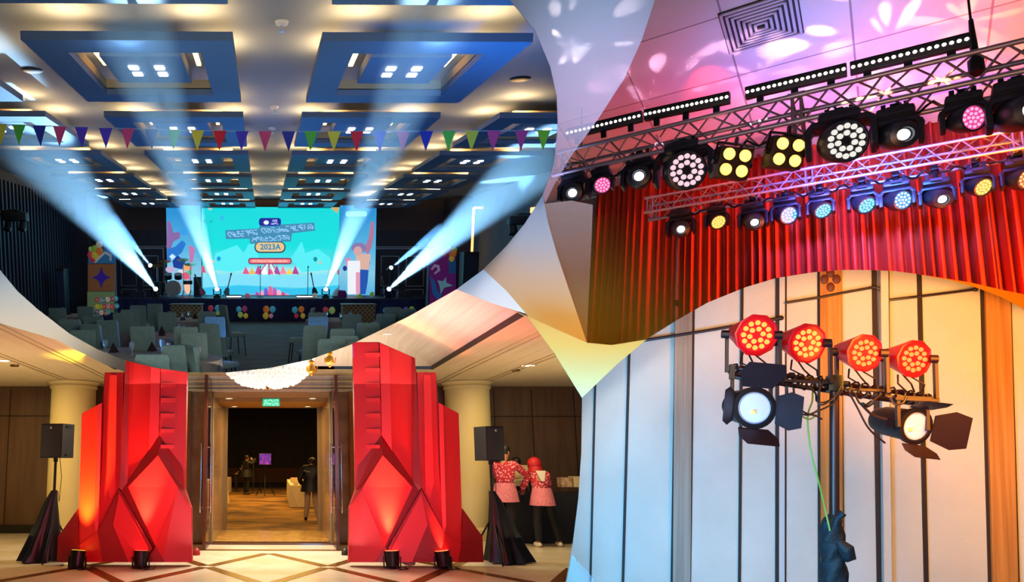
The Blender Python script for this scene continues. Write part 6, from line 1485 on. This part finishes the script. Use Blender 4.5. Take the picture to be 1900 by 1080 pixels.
def bar(name, xa, ya, xb, yb, wa, off0, off1, m):           # vertical strip between two pixels
    vs = [W_(xa - wa/2, ya), W_(xb - wa/2, yb), W_(xb + wa/2, yb), W_(xa + wa/2, ya)]; ex_ = (vs[1] - vs[0])*0.25; vs[1] = vs[1] + ex_; vs[2] = vs[2] + ex_
    b = MB(); vs = [v + Vector((0, -off1, 0)) for v in vs]; b.prism(vs, (0, off1 - off0, 0)); o = b.build(name, m); o['kind'] = 'structure'; clip(o, PAR_PL, True); return o
n_ = 41
for (xa, xb, w) in ((1268, 1263, 32), (1539, 1541, 40), (1845, 1862, 46)):
    bar('trim_%d' % n_, xa, 480, xb, 1140, w, 0.0, 0.03, M_woodg if w == 32 else M_wood); n_ += 1
for (xa, xb, w) in ((1110, 1094, 4), (1172, 1154, 5), (1256, 1245, 4), (1287, 1278, 6), (1377, 1371, 5), (1442, 1441, 6), (1458, 1457, 3), (1520, 1521, 7), (1557, 1562, 8), (1621, 1632, 9), (1648, 1653, 2.5), (1704, 1719, 8), (1820, 1838, 7), (1869, 1888, 7)):
    bar('trim_%d' % n_, xa, 480, xb, 1140, w, 0.0, 0.012 if w > 3 else 0.006, M_seam); n_ += 1
# folded pilaster faces
bar('trim_%d' % n_, 1635, 480, 1642, 1140, 14, 0.0, 0.05, M_fab); n_ += 1
bar('trim_%d' % n_, 1450, 480, 1449, 1140, 10, 0.0, 0.02, mat('pale metal profile', '#c8c4c0', 0.4)); n_ += 1
# horizontal rails
def rail(pts, r, lab):
    o0 = W_(*pts[0], 0.03); b = MB(); b.tube([W_(u, v, 0.035) - o0 for u, v in pts], r, 8)
    t = thing('wall_rail', lab, 'rail', o0); b.build('pipe', mat('dark rail', '#2c1a1c', 0.4), t)
    b = MB(); b.ball(W_(*pts[-1], 0.035) - o0, r*1.6, 8, 6)
    b.cyl(W_(*pts[-1], 0.035) - o0, W_(*pts[-1], 0.0) - o0, r*0.8); b.cyl(W_(*pts[1], 0.035) - o0, W_(*pts[1], 0.0) - o0, r*0.8); b.build('end_fitting', mat('dark rail', '#2c1a1c'), t); clip(t, PAR_PL, True)
rail([(1180, 634), (1290, 617), (1380, 602), (1449, 590)], 0.010, 'dark rail on the left part of the panelled wall')
rail([(1457, 562), (1520, 552), (1560, 544), (1622, 533)], 0.008, 'dark rail over the middle oak strip')
rail([(1624, 533), (1633, 537), (1647, 557), (1705, 550), (1810, 537)], 0.008, 'dark kinked rail on the right part of the panelled wall')
p = W_(1541, 521, 0.03); t = thing('wall_ornament', 'small dark carved ornament on the middle oak strip at the curved top', 'ornament', p)
b = MB()
for dx, dz in ((-0.03, 0.01), (0.03, 0.01), (0, -0.04), (0, 0.05)): b.ball((dx, 0, dz), 0.022, 8, 6, (1, 0.4, 1.4))
b.build('carving', mat('carved wood', '#6a3420', 0.6), t); clip(t, PAR_PL, True)

# ---- the T-bar, its pole and cloth
DB = 3.35
def D_(u, v, k=DB): return PAR.depth(u, v, k)
def fr(u, v, k=DB): return D_(u, v, k)
A_, C_ = D_(1358, 690), D_(1722, 745, 3.5); o0 = D_(1541, 718)
t = thing('lamp_crossbar', 'dark perforated crossbar with six lamps clamped to it', 'lamp bar', o0); d = (C_ - A_).normalized(); up = Vector((0, 0, 1)); bk = d.cross(up).normalized(); up2 = bk.cross(d)*-1
if up2.z < 0: up2 = -up2
M_bar = mat('dark red brown steel', '#2e1416', 0.4, metal=0.4)
L = (C_ - A_).length
for k, zz in enumerate((0.022, -0.022)):
    b = MB(); b.cyl(A_ - o0 + up2*zz, C_ - o0 + up2*zz, 0.011, n=8); b.build('bar_tube', M_bar, t)
b = MB()
for i in range(26):
    x = L*(i + .5)/26; q = A_ - o0 + d*x; b.cyl(q - up2*0.022, q + up2*0.022 + d*0.015, 0.005, n=5)
for x in (0.0, L): b.box(A_ - o0 + d*x, (0.02, 0.03, 0.07))
b.build('bar_lacing', M_bar, t)
pole = thing('lamp_stand', 'tall brown steel pole carrying the lamp bar', 'stand', D_(1548, 1120))
b = MB(); P0 = D_(1548, 712) - D_(1548, 1120); b.cyl((0, 0, 0), P0, 0.022, 0.019, n=12); b.build('pole', mat('brown steel pole', '#4a2c26', 0.35, metal=0.5), pole)
b = MB(); b.box(P0, (0.06, 0.06, 0.08), bevel=0.01); b.cyl(P0 + Vector((-0.05, 0, 0)), P0 + Vector((0.05, 0, 0)), 0.015); b.build('bar_clamp', M_blackm, pole)
# loops of cable
random.seed(11)
def cab(pts, r, m, lab, cat='cable', nm='cable', k=DB - 0.04):
    o0 = D_(*pts[0], k); t = thing(nm, lab, cat, o0); P_ = [D_(u, v, k + random.uniform(-0.015, 0.015)) - o0 for u, v in pts]
    out = []
    for i in range(len(P_) - 1):
        p0 = P_[max(i-1, 0)]; p1 = P_[i]; p2 = P_[i+1]; p3 = P_[min(i+2, len(P_)-1)]
        for s in range(6):
            f = s/6; out.append(0.5*((2*p1) + (p2-p0)*f + (2*p0-5*p1+4*p2-p3)*f*f + (3*p1-p0-3*p2+p3)*f**3))
    out.append(P_[-1]); b = MB(); b.tube(out, r, 6); b.build('wire', m, t); return t
M_cab = mat('dark cable', '#2a1214', 0.5); M_grn = mat('green yellow cable', '#7fa03a', 0.5)
cab([(1460, 715), (1463, 745), (1475, 763), (1500, 770), (1520, 760)], 0.0045, M_cab, 'cable loop hanging left of the middle of the bar')
cab([(1472, 720), (1478, 750), (1492, 765), (1515, 772), (1525, 778)], 0.0045, M_cab, 'lower cable loop under the bar, left of the pole')
cab([(1460, 716), (1490, 716), (1512, 728), (1516, 745), (1535, 745), (1555, 730)], 0.004, M_cab, 'thin cable curl in front of the pole')
cab([(1560, 720), (1552, 742), (1535, 755), (1505, 768)], 0.0045, M_cab, 'cable crossing the pole below the bar')
cab([(1530, 705), (1520, 725), (1518, 748), (1530, 750), (1550, 735), (1560, 715)], 0.004, M_cab, 'small cable loop at the pole clamp')
cab([(1572, 722), (1590, 755), (1612, 795), (1642, 822)], 0.0045, M_cab, 'long cable running down to the right barn door lamp')
cab([(1585, 728), (1595, 748), (1608, 752), (1622, 742), (1636, 730)], 0.0045, M_cab, 'short cable with a plug right of the pole')
cab([(1600, 752), (1616, 768), (1630, 774), (1645, 778)], 0.006, M_cab, 'cable with a thick connector left of the right lamp')
cab([(1652, 738), (1660, 750), (1675, 748), (1682, 736)], 0.005, M_cab, 'cable loop under the right end of the bar')
cab([(1600, 750), (1608, 753), (1620, 745)], 0.010, M_black, 'black cable plug under the fourth part of the bar', 'plug', 'cable_plug')
cab([(1508, 722), (1507, 745), (1500, 765), (1499, 790), (1505, 840), (1518, 890), (1530, 940), (1540, 985)], 0.0038, M_grn, 'green yellow cable hanging from the bar to the black wrap')
cab([(1515, 770), (1500, 778), (1478, 765)], 0.0038, M_grn, 'green yellow cable curl near the bar')
# wound cable along the bar
b = MB(); pts = []
for i in range(150):
    f = i/149; q = A_ - o0 + d*(L*f); pts.append(q + up2*(0.036*math.sin(i*0.9) + 0.01*random.random()) + bk*0.034*math.cos(i*0.9))
t = thing('wound_cable', 'dark cable wound around the whole crossbar', 'cable', o0); b.tube(pts, 0.0048, 6); b.build('wire', M_cab, t)
# black cloth wrap
o1 = D_(1548, 1120, DB - 0.03); t = thing('cloth_wrap', 'black cloth wrapped and knotted around the pole', 'cloth wrap', o1)
b = MB(); prof = [(1548, 955, 9), (1543, 970, 16), (1544, 1000, 19), (1545, 1030, 18), (1547, 1060, 20), (1548, 1120, 21)]; n = 22; rings = []
for j in range(31):
    f = j/30*(len(prof)-1); i = min(int(f), len(prof)-2); g = f - i; u = prof[i][0]*(1-g) + prof[i+1][0]*g; v = prof[i][1]*(1-g) + prof[i+1][1]*g; r = (prof[i][2]*(1-g) + prof[i+1][2]*g)*DB/F
    c = D_(u, v, DB - 0.0) - o1
    rings.append([c + Vector((math.cos(2*PI*k/n), math.sin(2*PI*k/n), 0.0))*r*(1 + 0.10*math.sin(k*2*PI/n*4 + j*0.9)) for k in range(n)])
vs = [p for rg in rings for p in rg]; b.add(vs, [(j*n + k, j*n + (k+1) % n, (j+1)*n + (k+1) % n, (j+1)*n + k) for j in range(30) for k in range(n)] + [tuple(range(n))], True)
M_wrap = mat('black wrap cloth', '#14161c', 0.7, bump=0.5, bscale=25); b.build('wrap', M_wrap, t)
b = MB(); b.tube([D_(1550, 975, DB - 0.04) - o1, D_(1553, 962, DB - 0.05) - o1, D_(1562, 953, DB - 0.06) - o1, D_(1567, 957, DB - 0.06) - o1], [0.016, 0.012, 0.020, 0.008], 8); b.tube([D_(1555, 965, DB - 0.05) - o1, D_(1556, 952, DB - 0.05) - o1], [0.014, 0.008], 8); b.build('knot', M_wrap, t)
b = MB(); b.tube([D_(1556, 1005, DB - 0.05) - o1, D_(1570, 1018, DB - 0.07) - o1, D_(1574, 1034, DB - 0.07) - o1, D_(1568, 1040, DB - 0.06) - o1], [0.018, 0.032, 0.030, 0.012], 10); b.build('flap', M_wrap, t)

# ---- four red led cans
M_rcan = mat('can housing with painted glow', '#c80c16', 0.35, emit='#ff1020', es=0.16); M_rface = mat('red can face', '#b01018', 0.3, emit='#ff1a18', es=1.0); M_rled = mat('red can led', '#401008', emit='#ffcf58', es=1.15)  # black housings; the red led glow is put into their colour and emission
M_rface2 = mat('deeper red can face', '#b01018', 0.3, emit='#ff1018', es=0.75); M_rled2 = mat('red can led dimmer', '#401008', emit='#ffb450', es=1.05)
def paxis(du, dv): return (PAR.Ri @ (CAM2W @ Vector((du, -1, -dv)))).normalized()
def red_can(u, v, rpx, aim, lab, k, face, led, bu, bv, n2=12):
    c = D_(u, v, k); s = rpx*k/F; t = thing('led_par_can', lab, 'stage light', c, group='red led cans standing on the crossbar'); ax = paxis(*aim); Q = ax.to_track_quat('Z', 'Y').to_matrix()
    b = MB(); b.lathe([(0.0, -1.5*s), (0.45*s, -1.45*s), (0.6*s, -1.0*s), (0.85*s, -0.35*s), (0.98*s, -0.05*s), (1.0*s, 0.03*s), (0.93*s, 0.06*s), (0.90*s, 0.0), (0.0, 0.0)], (0, 0, 0), 10, Q); b.build('housing', M_rcan, t)
    b = MB(); b.lathe([(0.0, 0.01*s), (0.76*s, 0.01*s)], (0, 0, 0), 26, Q); f_ = b.build('face', face, t)
    for nn, r in ((1, 0), (6, 0.30), (n2, 0.58)):
        if nn == 1: continue
        for i in range(nn):
            a = 2*PI*i/nn + r; cc = Vector((r*s*math.cos(a), r*s*math.sin(a), 0.02*s)); b = MB(); b.cyl(Q @ cc, Q @ (cc + Vector((0, 0, 0.05*s))), 0.12*s, 0.10*s, n=10); b.build('led', led, f_)
    q = D_(bu, bv, DB + (0.0 if u < 1550 else 0.08)) - c; rt = (Q @ Vector((1, 0, 0))); sd = Vector((1, 0, 0))
    b = MB()
    for sg in (-1, 1):
        e = sd*(1.04*s*sg) - ax*0.35*s; f2 = q + sd*(1.04*s*sg)
        b.box((e + f2)/2, (0.012, 0.03, (e - f2).length)); b.cyl(e - sd*0.015, e + sd*0.015, 0.02, n=10)
    b.box(q, (2.1*s, 0.03, 0.012)); b.build('yoke', M_bar, t)
    b = MB()
    for g in range(3):
        b.tube([Vector((0.02*g - 0.02, 0, -0.9*s)) - ax*0.6*s, Vector((0.05*g - 0.06, 0.01, -1.3*s)), q + Vector((0.03*g - 0.02, 0, 0.03))], 0.004, 5)
    b.build('power_lead', M_cab, t)
    light('POINT', 'can spill', c + ax*0.25*1.0, '#ff2818', 0.25, size=0.05); return t
red_can(1403, 622, 40, (-0.05, 0.12), 'leftmost glowing red led can on the crossbar', 3.3, M_rface, M_rled, 1400, 692)
red_can(1497, 637, 38, (0.05, 0.12), 'second glowing red led can from the left', 3.3, M_rface, M_rled, 1498, 708)
red_can(1604, 655, 36, (0.06, 0.08), 'third glowing red led can, turned right', 3.35, M_rface2, M_rled2, 1604, 724)
red_can(1696, 666, 36, (0.08, 0.08), 'rightmost glowing red led can, turned right', 3.4, M_rface2, M_rled2, 1692, 738)
for u, v in ((1405, 640), (1495, 655), (1600, 670), (1695, 680)): light('POINT', 'red glow', D_(u, v, 4.08), '#ff3038', 0.25, size=0.12)  # unseen point lights added behind the cans for the red halo
# ---- two white cob lamps with barn doors
M_bd = mat('barn door metal', '#2a1418', 0.45); M_hs = mat('lamp housing', '#1c1012', 0.45)
def cob(u, v, rpx, aim, lab, k, doors, bu, bv, blen=2.0):
    c = D_(u, v, k); s = rpx*k/F; t = thing('barn_door_lamp', lab, 'stage light', c, group='barn door lamps hanging under the crossbar'); ax = paxis(*aim); up = Vector((0, 0, 1)); up = (up - ax*up.dot(ax)).normalized(); rt = (-ax).cross(up); Q = Matrix((rt, up, ax)).transposed()
    if Q.determinant() < 0: rt = -rt; Q = Matrix((rt, up, ax)).transposed()
    b = MB(); b.lathe([(0.0, -blen*1.6*s), (0.9*s, -blen*1.55*s), (1.15*s, -blen*1.2*s), (1.25*s, -0.3*s), (1.42*s, -0.2*s), (1.45*s, 0.1*s), (1.15*s, 0.14*s), (1.10*s, 0.02*s), (0.0, 0.02*s)], (0, 0, 0), 28, Q); b.build('housing', M_hs, t)
    b = MB(); b.lathe([(0.0, 0.12*s), (0.6*s, 0.1*s), (1.0*s, 0.04*s)], (0, 0, 0), 26, Q); b.build('lens', mat('frosted lens', '#cfc4dc', 0.35, emit='#cbbcdc', es=0.35), t)
    b = MB(); b.lathe([(0.98*s, 0.06*s), (1.06*s, 0.08*s), (1.1*s, 0.02*s)], (0, 0, 0), 26, Q); b.build('lens_ring', mat('pale ring', '#b8aac0', 0.3), t)
    b = MB(); cc = Q @ Vector((-0.1*s if u < 1500 else -0.55*s, -0.3*s if u < 1500 else -0.3*s, 0.13*s)); b.ball(cc, 0.17*s, 10, 6); b.build('cob_chip', mat('yellow chip', '#f0c060', 0.4, emit='#f8c860', es=0.5), t)
    for j, (ang, ln, op, w0, w1) in enumerate(doors):
        ca, sa = math.cos(ang), math.sin(ang); ou = Vector((ca, sa, 0)); tn = Vector((-sa, ca, 0)); hb = ou*1.42*s + Vector((0, 0, 0.1*s)); dr = ou*math.cos(op) + Vector((0, 0, 1))*math.sin(op)
        pts = [hb - tn*w0*s, hb + tn*w0*s, hb + dr*ln*s*0.55 + tn*w1*s, hb + dr*ln*s + tn*w1*s*0.8, hb + dr*ln*s - tn*w1*s*0.8, hb + dr*ln*s*0.55 - tn*w1*s]
        nn = (dr.cross(tn))*0.03*s; b = MB(); b.prism([Q @ q for q in pts], Q @ nn); b.build('barn_door', M_bd, t)
    q = D_(bu, bv, DB) - c; b = MB()
    for sg in (-1, 1): e = rt*(1.3*s*sg) - ax*0.5*s; f2 = q + rt*(1.3*s*sg); b.box((e + f2)/2, (0.012, 0.03, max(0.05, (e - f2).length))); b.cyl(e - rt*0.02, e + rt*0.02, 0.025, n=10)
    b.box(q, (2.6*s, 0.03, 0.012)); b.build('yoke', M_bar, t); return t
cob(1399, 757, 27, (-0.05, 0.0), 'left white faced lamp with open barn doors under the crossbar', 3.3, [(PI/2, 1.9, 0.5, 1.0, 1.5), (-PI/2, 1.6, 0.9, 1.0, 1.3), (0, 1.7, 1.15, 0.95, 1.3), (PI, 1.7, 0.7, 0.95, 1.3)], 1398, 697, 1.4)
cob(1698, 791, 24, (0.12, 0.10), 'right white faced lamp turned right with barn doors', 3.4, [(PI/2, 1.5, 1.1, 1.0, 1.4), (-PI/2, 1.5, 1.0, 1.0, 1.4), (0, 2.6, 0.25, 1.0, 1.5)], 1700, 742, 1.9)
# ---- light of this wall: cool from the lower left, warm from the right, soft white from above
light('AREA', 'cool wall wash', D_(1080, 1060, 2.6), '#34b4ff', 66, W_(1150, 950), size=0.8)
light('AREA', 'cool wall wash', D_(1250, 1120, 2.6), '#5cc4ff', 16, W_(1280, 1000), size=0.8)
light('AREA', 'warm wall wash', D_(1930, 560, 2.8), '#ffa838', 52, W_(1850, 640), size=0.8)
light('AREA', 'soft wall light', D_(1560, 600, 1.7), '#fff0c4', 30, W_(1640, 800), size=1.4)
# rim of the panelled wall, seen edge-on
b = MB(); n = len(PAR_EDGE); inner = []
dc_ = PAR.pix(W_(1450, 780))[2]
for k in (3.9, 4.9):
    for u, v in PAR_EDGE: inner.append(PAR.Ri @ (CAM2W @ cam_dir(u, v)) * k)
b.add(inner, [(i, (i+1) % n, n + (i+1) % n, n + i) for i in range(n)]); struct(b.build('trim_90', mat('wall edge', '#8a7a6a', 0.9)))
# =================================================================== translucent films added for the soft colour blends between the places
use(BALL)
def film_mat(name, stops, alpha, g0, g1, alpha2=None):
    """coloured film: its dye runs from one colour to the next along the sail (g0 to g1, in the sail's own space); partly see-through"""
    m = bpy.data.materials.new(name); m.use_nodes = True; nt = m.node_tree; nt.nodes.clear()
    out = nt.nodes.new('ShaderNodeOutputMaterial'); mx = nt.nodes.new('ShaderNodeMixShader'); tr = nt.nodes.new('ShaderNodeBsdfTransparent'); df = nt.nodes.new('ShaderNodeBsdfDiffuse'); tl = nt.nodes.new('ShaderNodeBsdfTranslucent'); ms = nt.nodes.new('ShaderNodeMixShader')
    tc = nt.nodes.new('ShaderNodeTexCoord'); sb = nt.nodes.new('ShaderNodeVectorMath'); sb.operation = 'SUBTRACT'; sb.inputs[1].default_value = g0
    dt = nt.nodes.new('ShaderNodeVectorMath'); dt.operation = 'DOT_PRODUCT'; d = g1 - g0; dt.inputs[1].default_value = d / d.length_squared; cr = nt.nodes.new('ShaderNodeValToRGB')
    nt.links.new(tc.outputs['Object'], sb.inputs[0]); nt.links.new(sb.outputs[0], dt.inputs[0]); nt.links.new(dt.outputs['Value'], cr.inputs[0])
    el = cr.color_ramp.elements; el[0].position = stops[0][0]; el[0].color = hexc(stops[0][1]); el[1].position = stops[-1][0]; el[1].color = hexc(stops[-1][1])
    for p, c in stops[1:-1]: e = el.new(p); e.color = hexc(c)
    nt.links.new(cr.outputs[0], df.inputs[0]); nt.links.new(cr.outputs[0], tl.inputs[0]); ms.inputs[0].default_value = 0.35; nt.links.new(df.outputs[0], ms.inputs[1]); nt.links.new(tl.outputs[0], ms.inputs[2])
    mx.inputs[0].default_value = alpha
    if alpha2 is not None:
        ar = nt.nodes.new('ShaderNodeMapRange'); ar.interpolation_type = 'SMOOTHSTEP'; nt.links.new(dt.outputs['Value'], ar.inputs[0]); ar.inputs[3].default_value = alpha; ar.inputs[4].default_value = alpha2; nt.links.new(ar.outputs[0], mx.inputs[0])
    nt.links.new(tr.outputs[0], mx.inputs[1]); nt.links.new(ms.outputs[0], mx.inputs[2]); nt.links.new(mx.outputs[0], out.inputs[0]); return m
def film(label, edge, dep, m, name='blend_film'):
    pts = [BALL.Ri @ (CAM2W @ cam_dir(u, v)) * dep for u, v in edge]; c = sum(pts, Vector()) / len(pts)
    nv = BALL.Ri @ (CAM2W @ Vector((0, 1, 0)))
    b = MB(); b.prism([p - c for p in pts], nv * 0.003); o = b.build(name, m, None, loc=c); tag(o, label, 'translucent film', 'added blend films between the places'); return o, c
def zof(v, dep): return (BALL.Ri @ (CAM2W @ cam_dir(950, v)) * dep).z
ballr = [(946, 0), (992, 55), (1021, 124), (1033, 179), (1035, 232), (1028, 304), (1007, 362), (975, 413), (940, 456), (897, 500), (847, 537)]
D1 = 3.6
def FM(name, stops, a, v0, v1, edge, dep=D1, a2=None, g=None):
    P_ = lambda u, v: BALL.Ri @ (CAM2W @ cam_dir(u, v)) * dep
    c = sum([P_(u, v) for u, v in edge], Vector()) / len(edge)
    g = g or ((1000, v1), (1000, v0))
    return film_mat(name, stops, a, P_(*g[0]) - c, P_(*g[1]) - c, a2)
e = ballr[:7] + [(1012, 376), (1030, 340), (1060, 290), (1109, 222), (1157, 148), (1191, 74), (1215, 0), (1215, -30), (920, -30)]
film('pale lavender added blend film over the left part of the tiled ceiling', e, D1, FM('lavender film', [(0, '#b89ab8'), (0.4, '#b6b4dc'), (0.7, '#b8c0e4'), (1, '#aac8e8')], 0.30, 0, 380, e, a2=0.46))
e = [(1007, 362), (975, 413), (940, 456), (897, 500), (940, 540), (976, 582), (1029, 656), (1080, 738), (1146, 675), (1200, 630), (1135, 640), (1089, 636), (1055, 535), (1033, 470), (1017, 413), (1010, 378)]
film('cream and orange added blend film reaching down between hall, lobby and curtain', e, 3.7, FM('sunset film', [(0, '#f8dc98'), (0.22, '#f0b048'), (0.42, '#dc9c50'), (0.62, '#cca488'), (0.82, '#aaa8b2'), (1, '#8f9cb8')], 0.97, 378, 738, e, 3.7))
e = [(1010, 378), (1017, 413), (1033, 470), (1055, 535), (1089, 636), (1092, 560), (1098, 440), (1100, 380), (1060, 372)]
film('thin amber added blend film over the plain wall left of the red curtain', e, 3.75, FM('amber film', [(0, '#b07a28'), (0.5, '#9a6a50'), (1, '#a08a8c')], 0.55, 380, 630, e, 3.75))
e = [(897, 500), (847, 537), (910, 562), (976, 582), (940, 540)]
film('small pale facet of added blend film at the lower right of the ballroom edge', e, 3.5, FM('pale facet', [(0, '#e8dcd0'), (1, '#cfd4e0')], 0.8, 500, 582, e, 3.5))
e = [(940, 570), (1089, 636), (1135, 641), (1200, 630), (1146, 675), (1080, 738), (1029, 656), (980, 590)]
film('bright yellow facet of added blend film above the panelled wall', e, 3.55, FM('yellow facet', [(0, '#fae2a8'), (0.6, '#f6c468'), (1, '#e8b060')], 0.6, 580, 738, e, 3.55))
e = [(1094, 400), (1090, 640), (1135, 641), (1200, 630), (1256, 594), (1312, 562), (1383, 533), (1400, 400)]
film('olive amber added blend film over the lower left of the red curtain', e, 3.8, FM('olive film', [(0, '#7a5410'), (1, '#3a1c10')], 0.6, 460, 640, e, 3.8, a2=0.0, g=((1140, 650), (1280, 440))))
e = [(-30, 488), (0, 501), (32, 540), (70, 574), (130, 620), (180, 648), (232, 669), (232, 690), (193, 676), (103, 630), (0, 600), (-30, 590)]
film('pale blue and cream added blend film below the left edge of the ballroom', e, 4.2, FM('blue cream film', [(0, '#e8dcc0'), (0.5, '#e6e2d8'), (1, '#bcd4e8')], 0.8, 500, 680, e, 4.2))
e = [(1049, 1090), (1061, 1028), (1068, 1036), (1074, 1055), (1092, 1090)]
film('cream added blend film corner at the lower left of the panelled wall', e, 4.0, FM('cream corner', [(0, '#d8d0c4'), (1, '#d4ccc4')], 0.75, 1000, 1080, e, 4.0))
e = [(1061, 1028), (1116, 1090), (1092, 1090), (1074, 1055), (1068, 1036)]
film('clear added blend film corner over the lower left of the panelled wall', e, 4.02, FM('clear corner', [(0, '#e0e8ec'), (1, '#e0e8ec')], 0.2, 1000, 1080, e, 4.02))
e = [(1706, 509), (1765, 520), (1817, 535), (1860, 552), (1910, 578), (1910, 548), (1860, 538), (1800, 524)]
film('orange added blend film sliver between the red curtain and panelled wall', e, 3.8, FM('orange film', [(0, '#f0a020'), (1, '#e88a20')], 0.75, 509, 578, e, 3.8))
light('SPOT', 'added film light', (1.2, 0.3, 1.6), '#fff8f0', 520, BALL.Ri @ (CAM2W @ cam_dir(1050, 430)) * 3.6, size=0.3, spot=34, blend=1.0)  # unseen spots added to brighten the blend films
light('SPOT', 'added film light', (-1.2, 0.5, -0.6), '#fff8f0', 700, BALL.Ri @ (CAM2W @ cam_dir(60, 590)) * 4.2, size=0.2, spot=16, blend=0.8)
light('SPOT', 'added film light', (1.6, 0.3, 1.2), '#f4f0ff', 700, BALL.Ri @ (CAM2W @ cam_dir(1110, 110)) * 3.6, size=0.3, spot=22, blend=1.0)
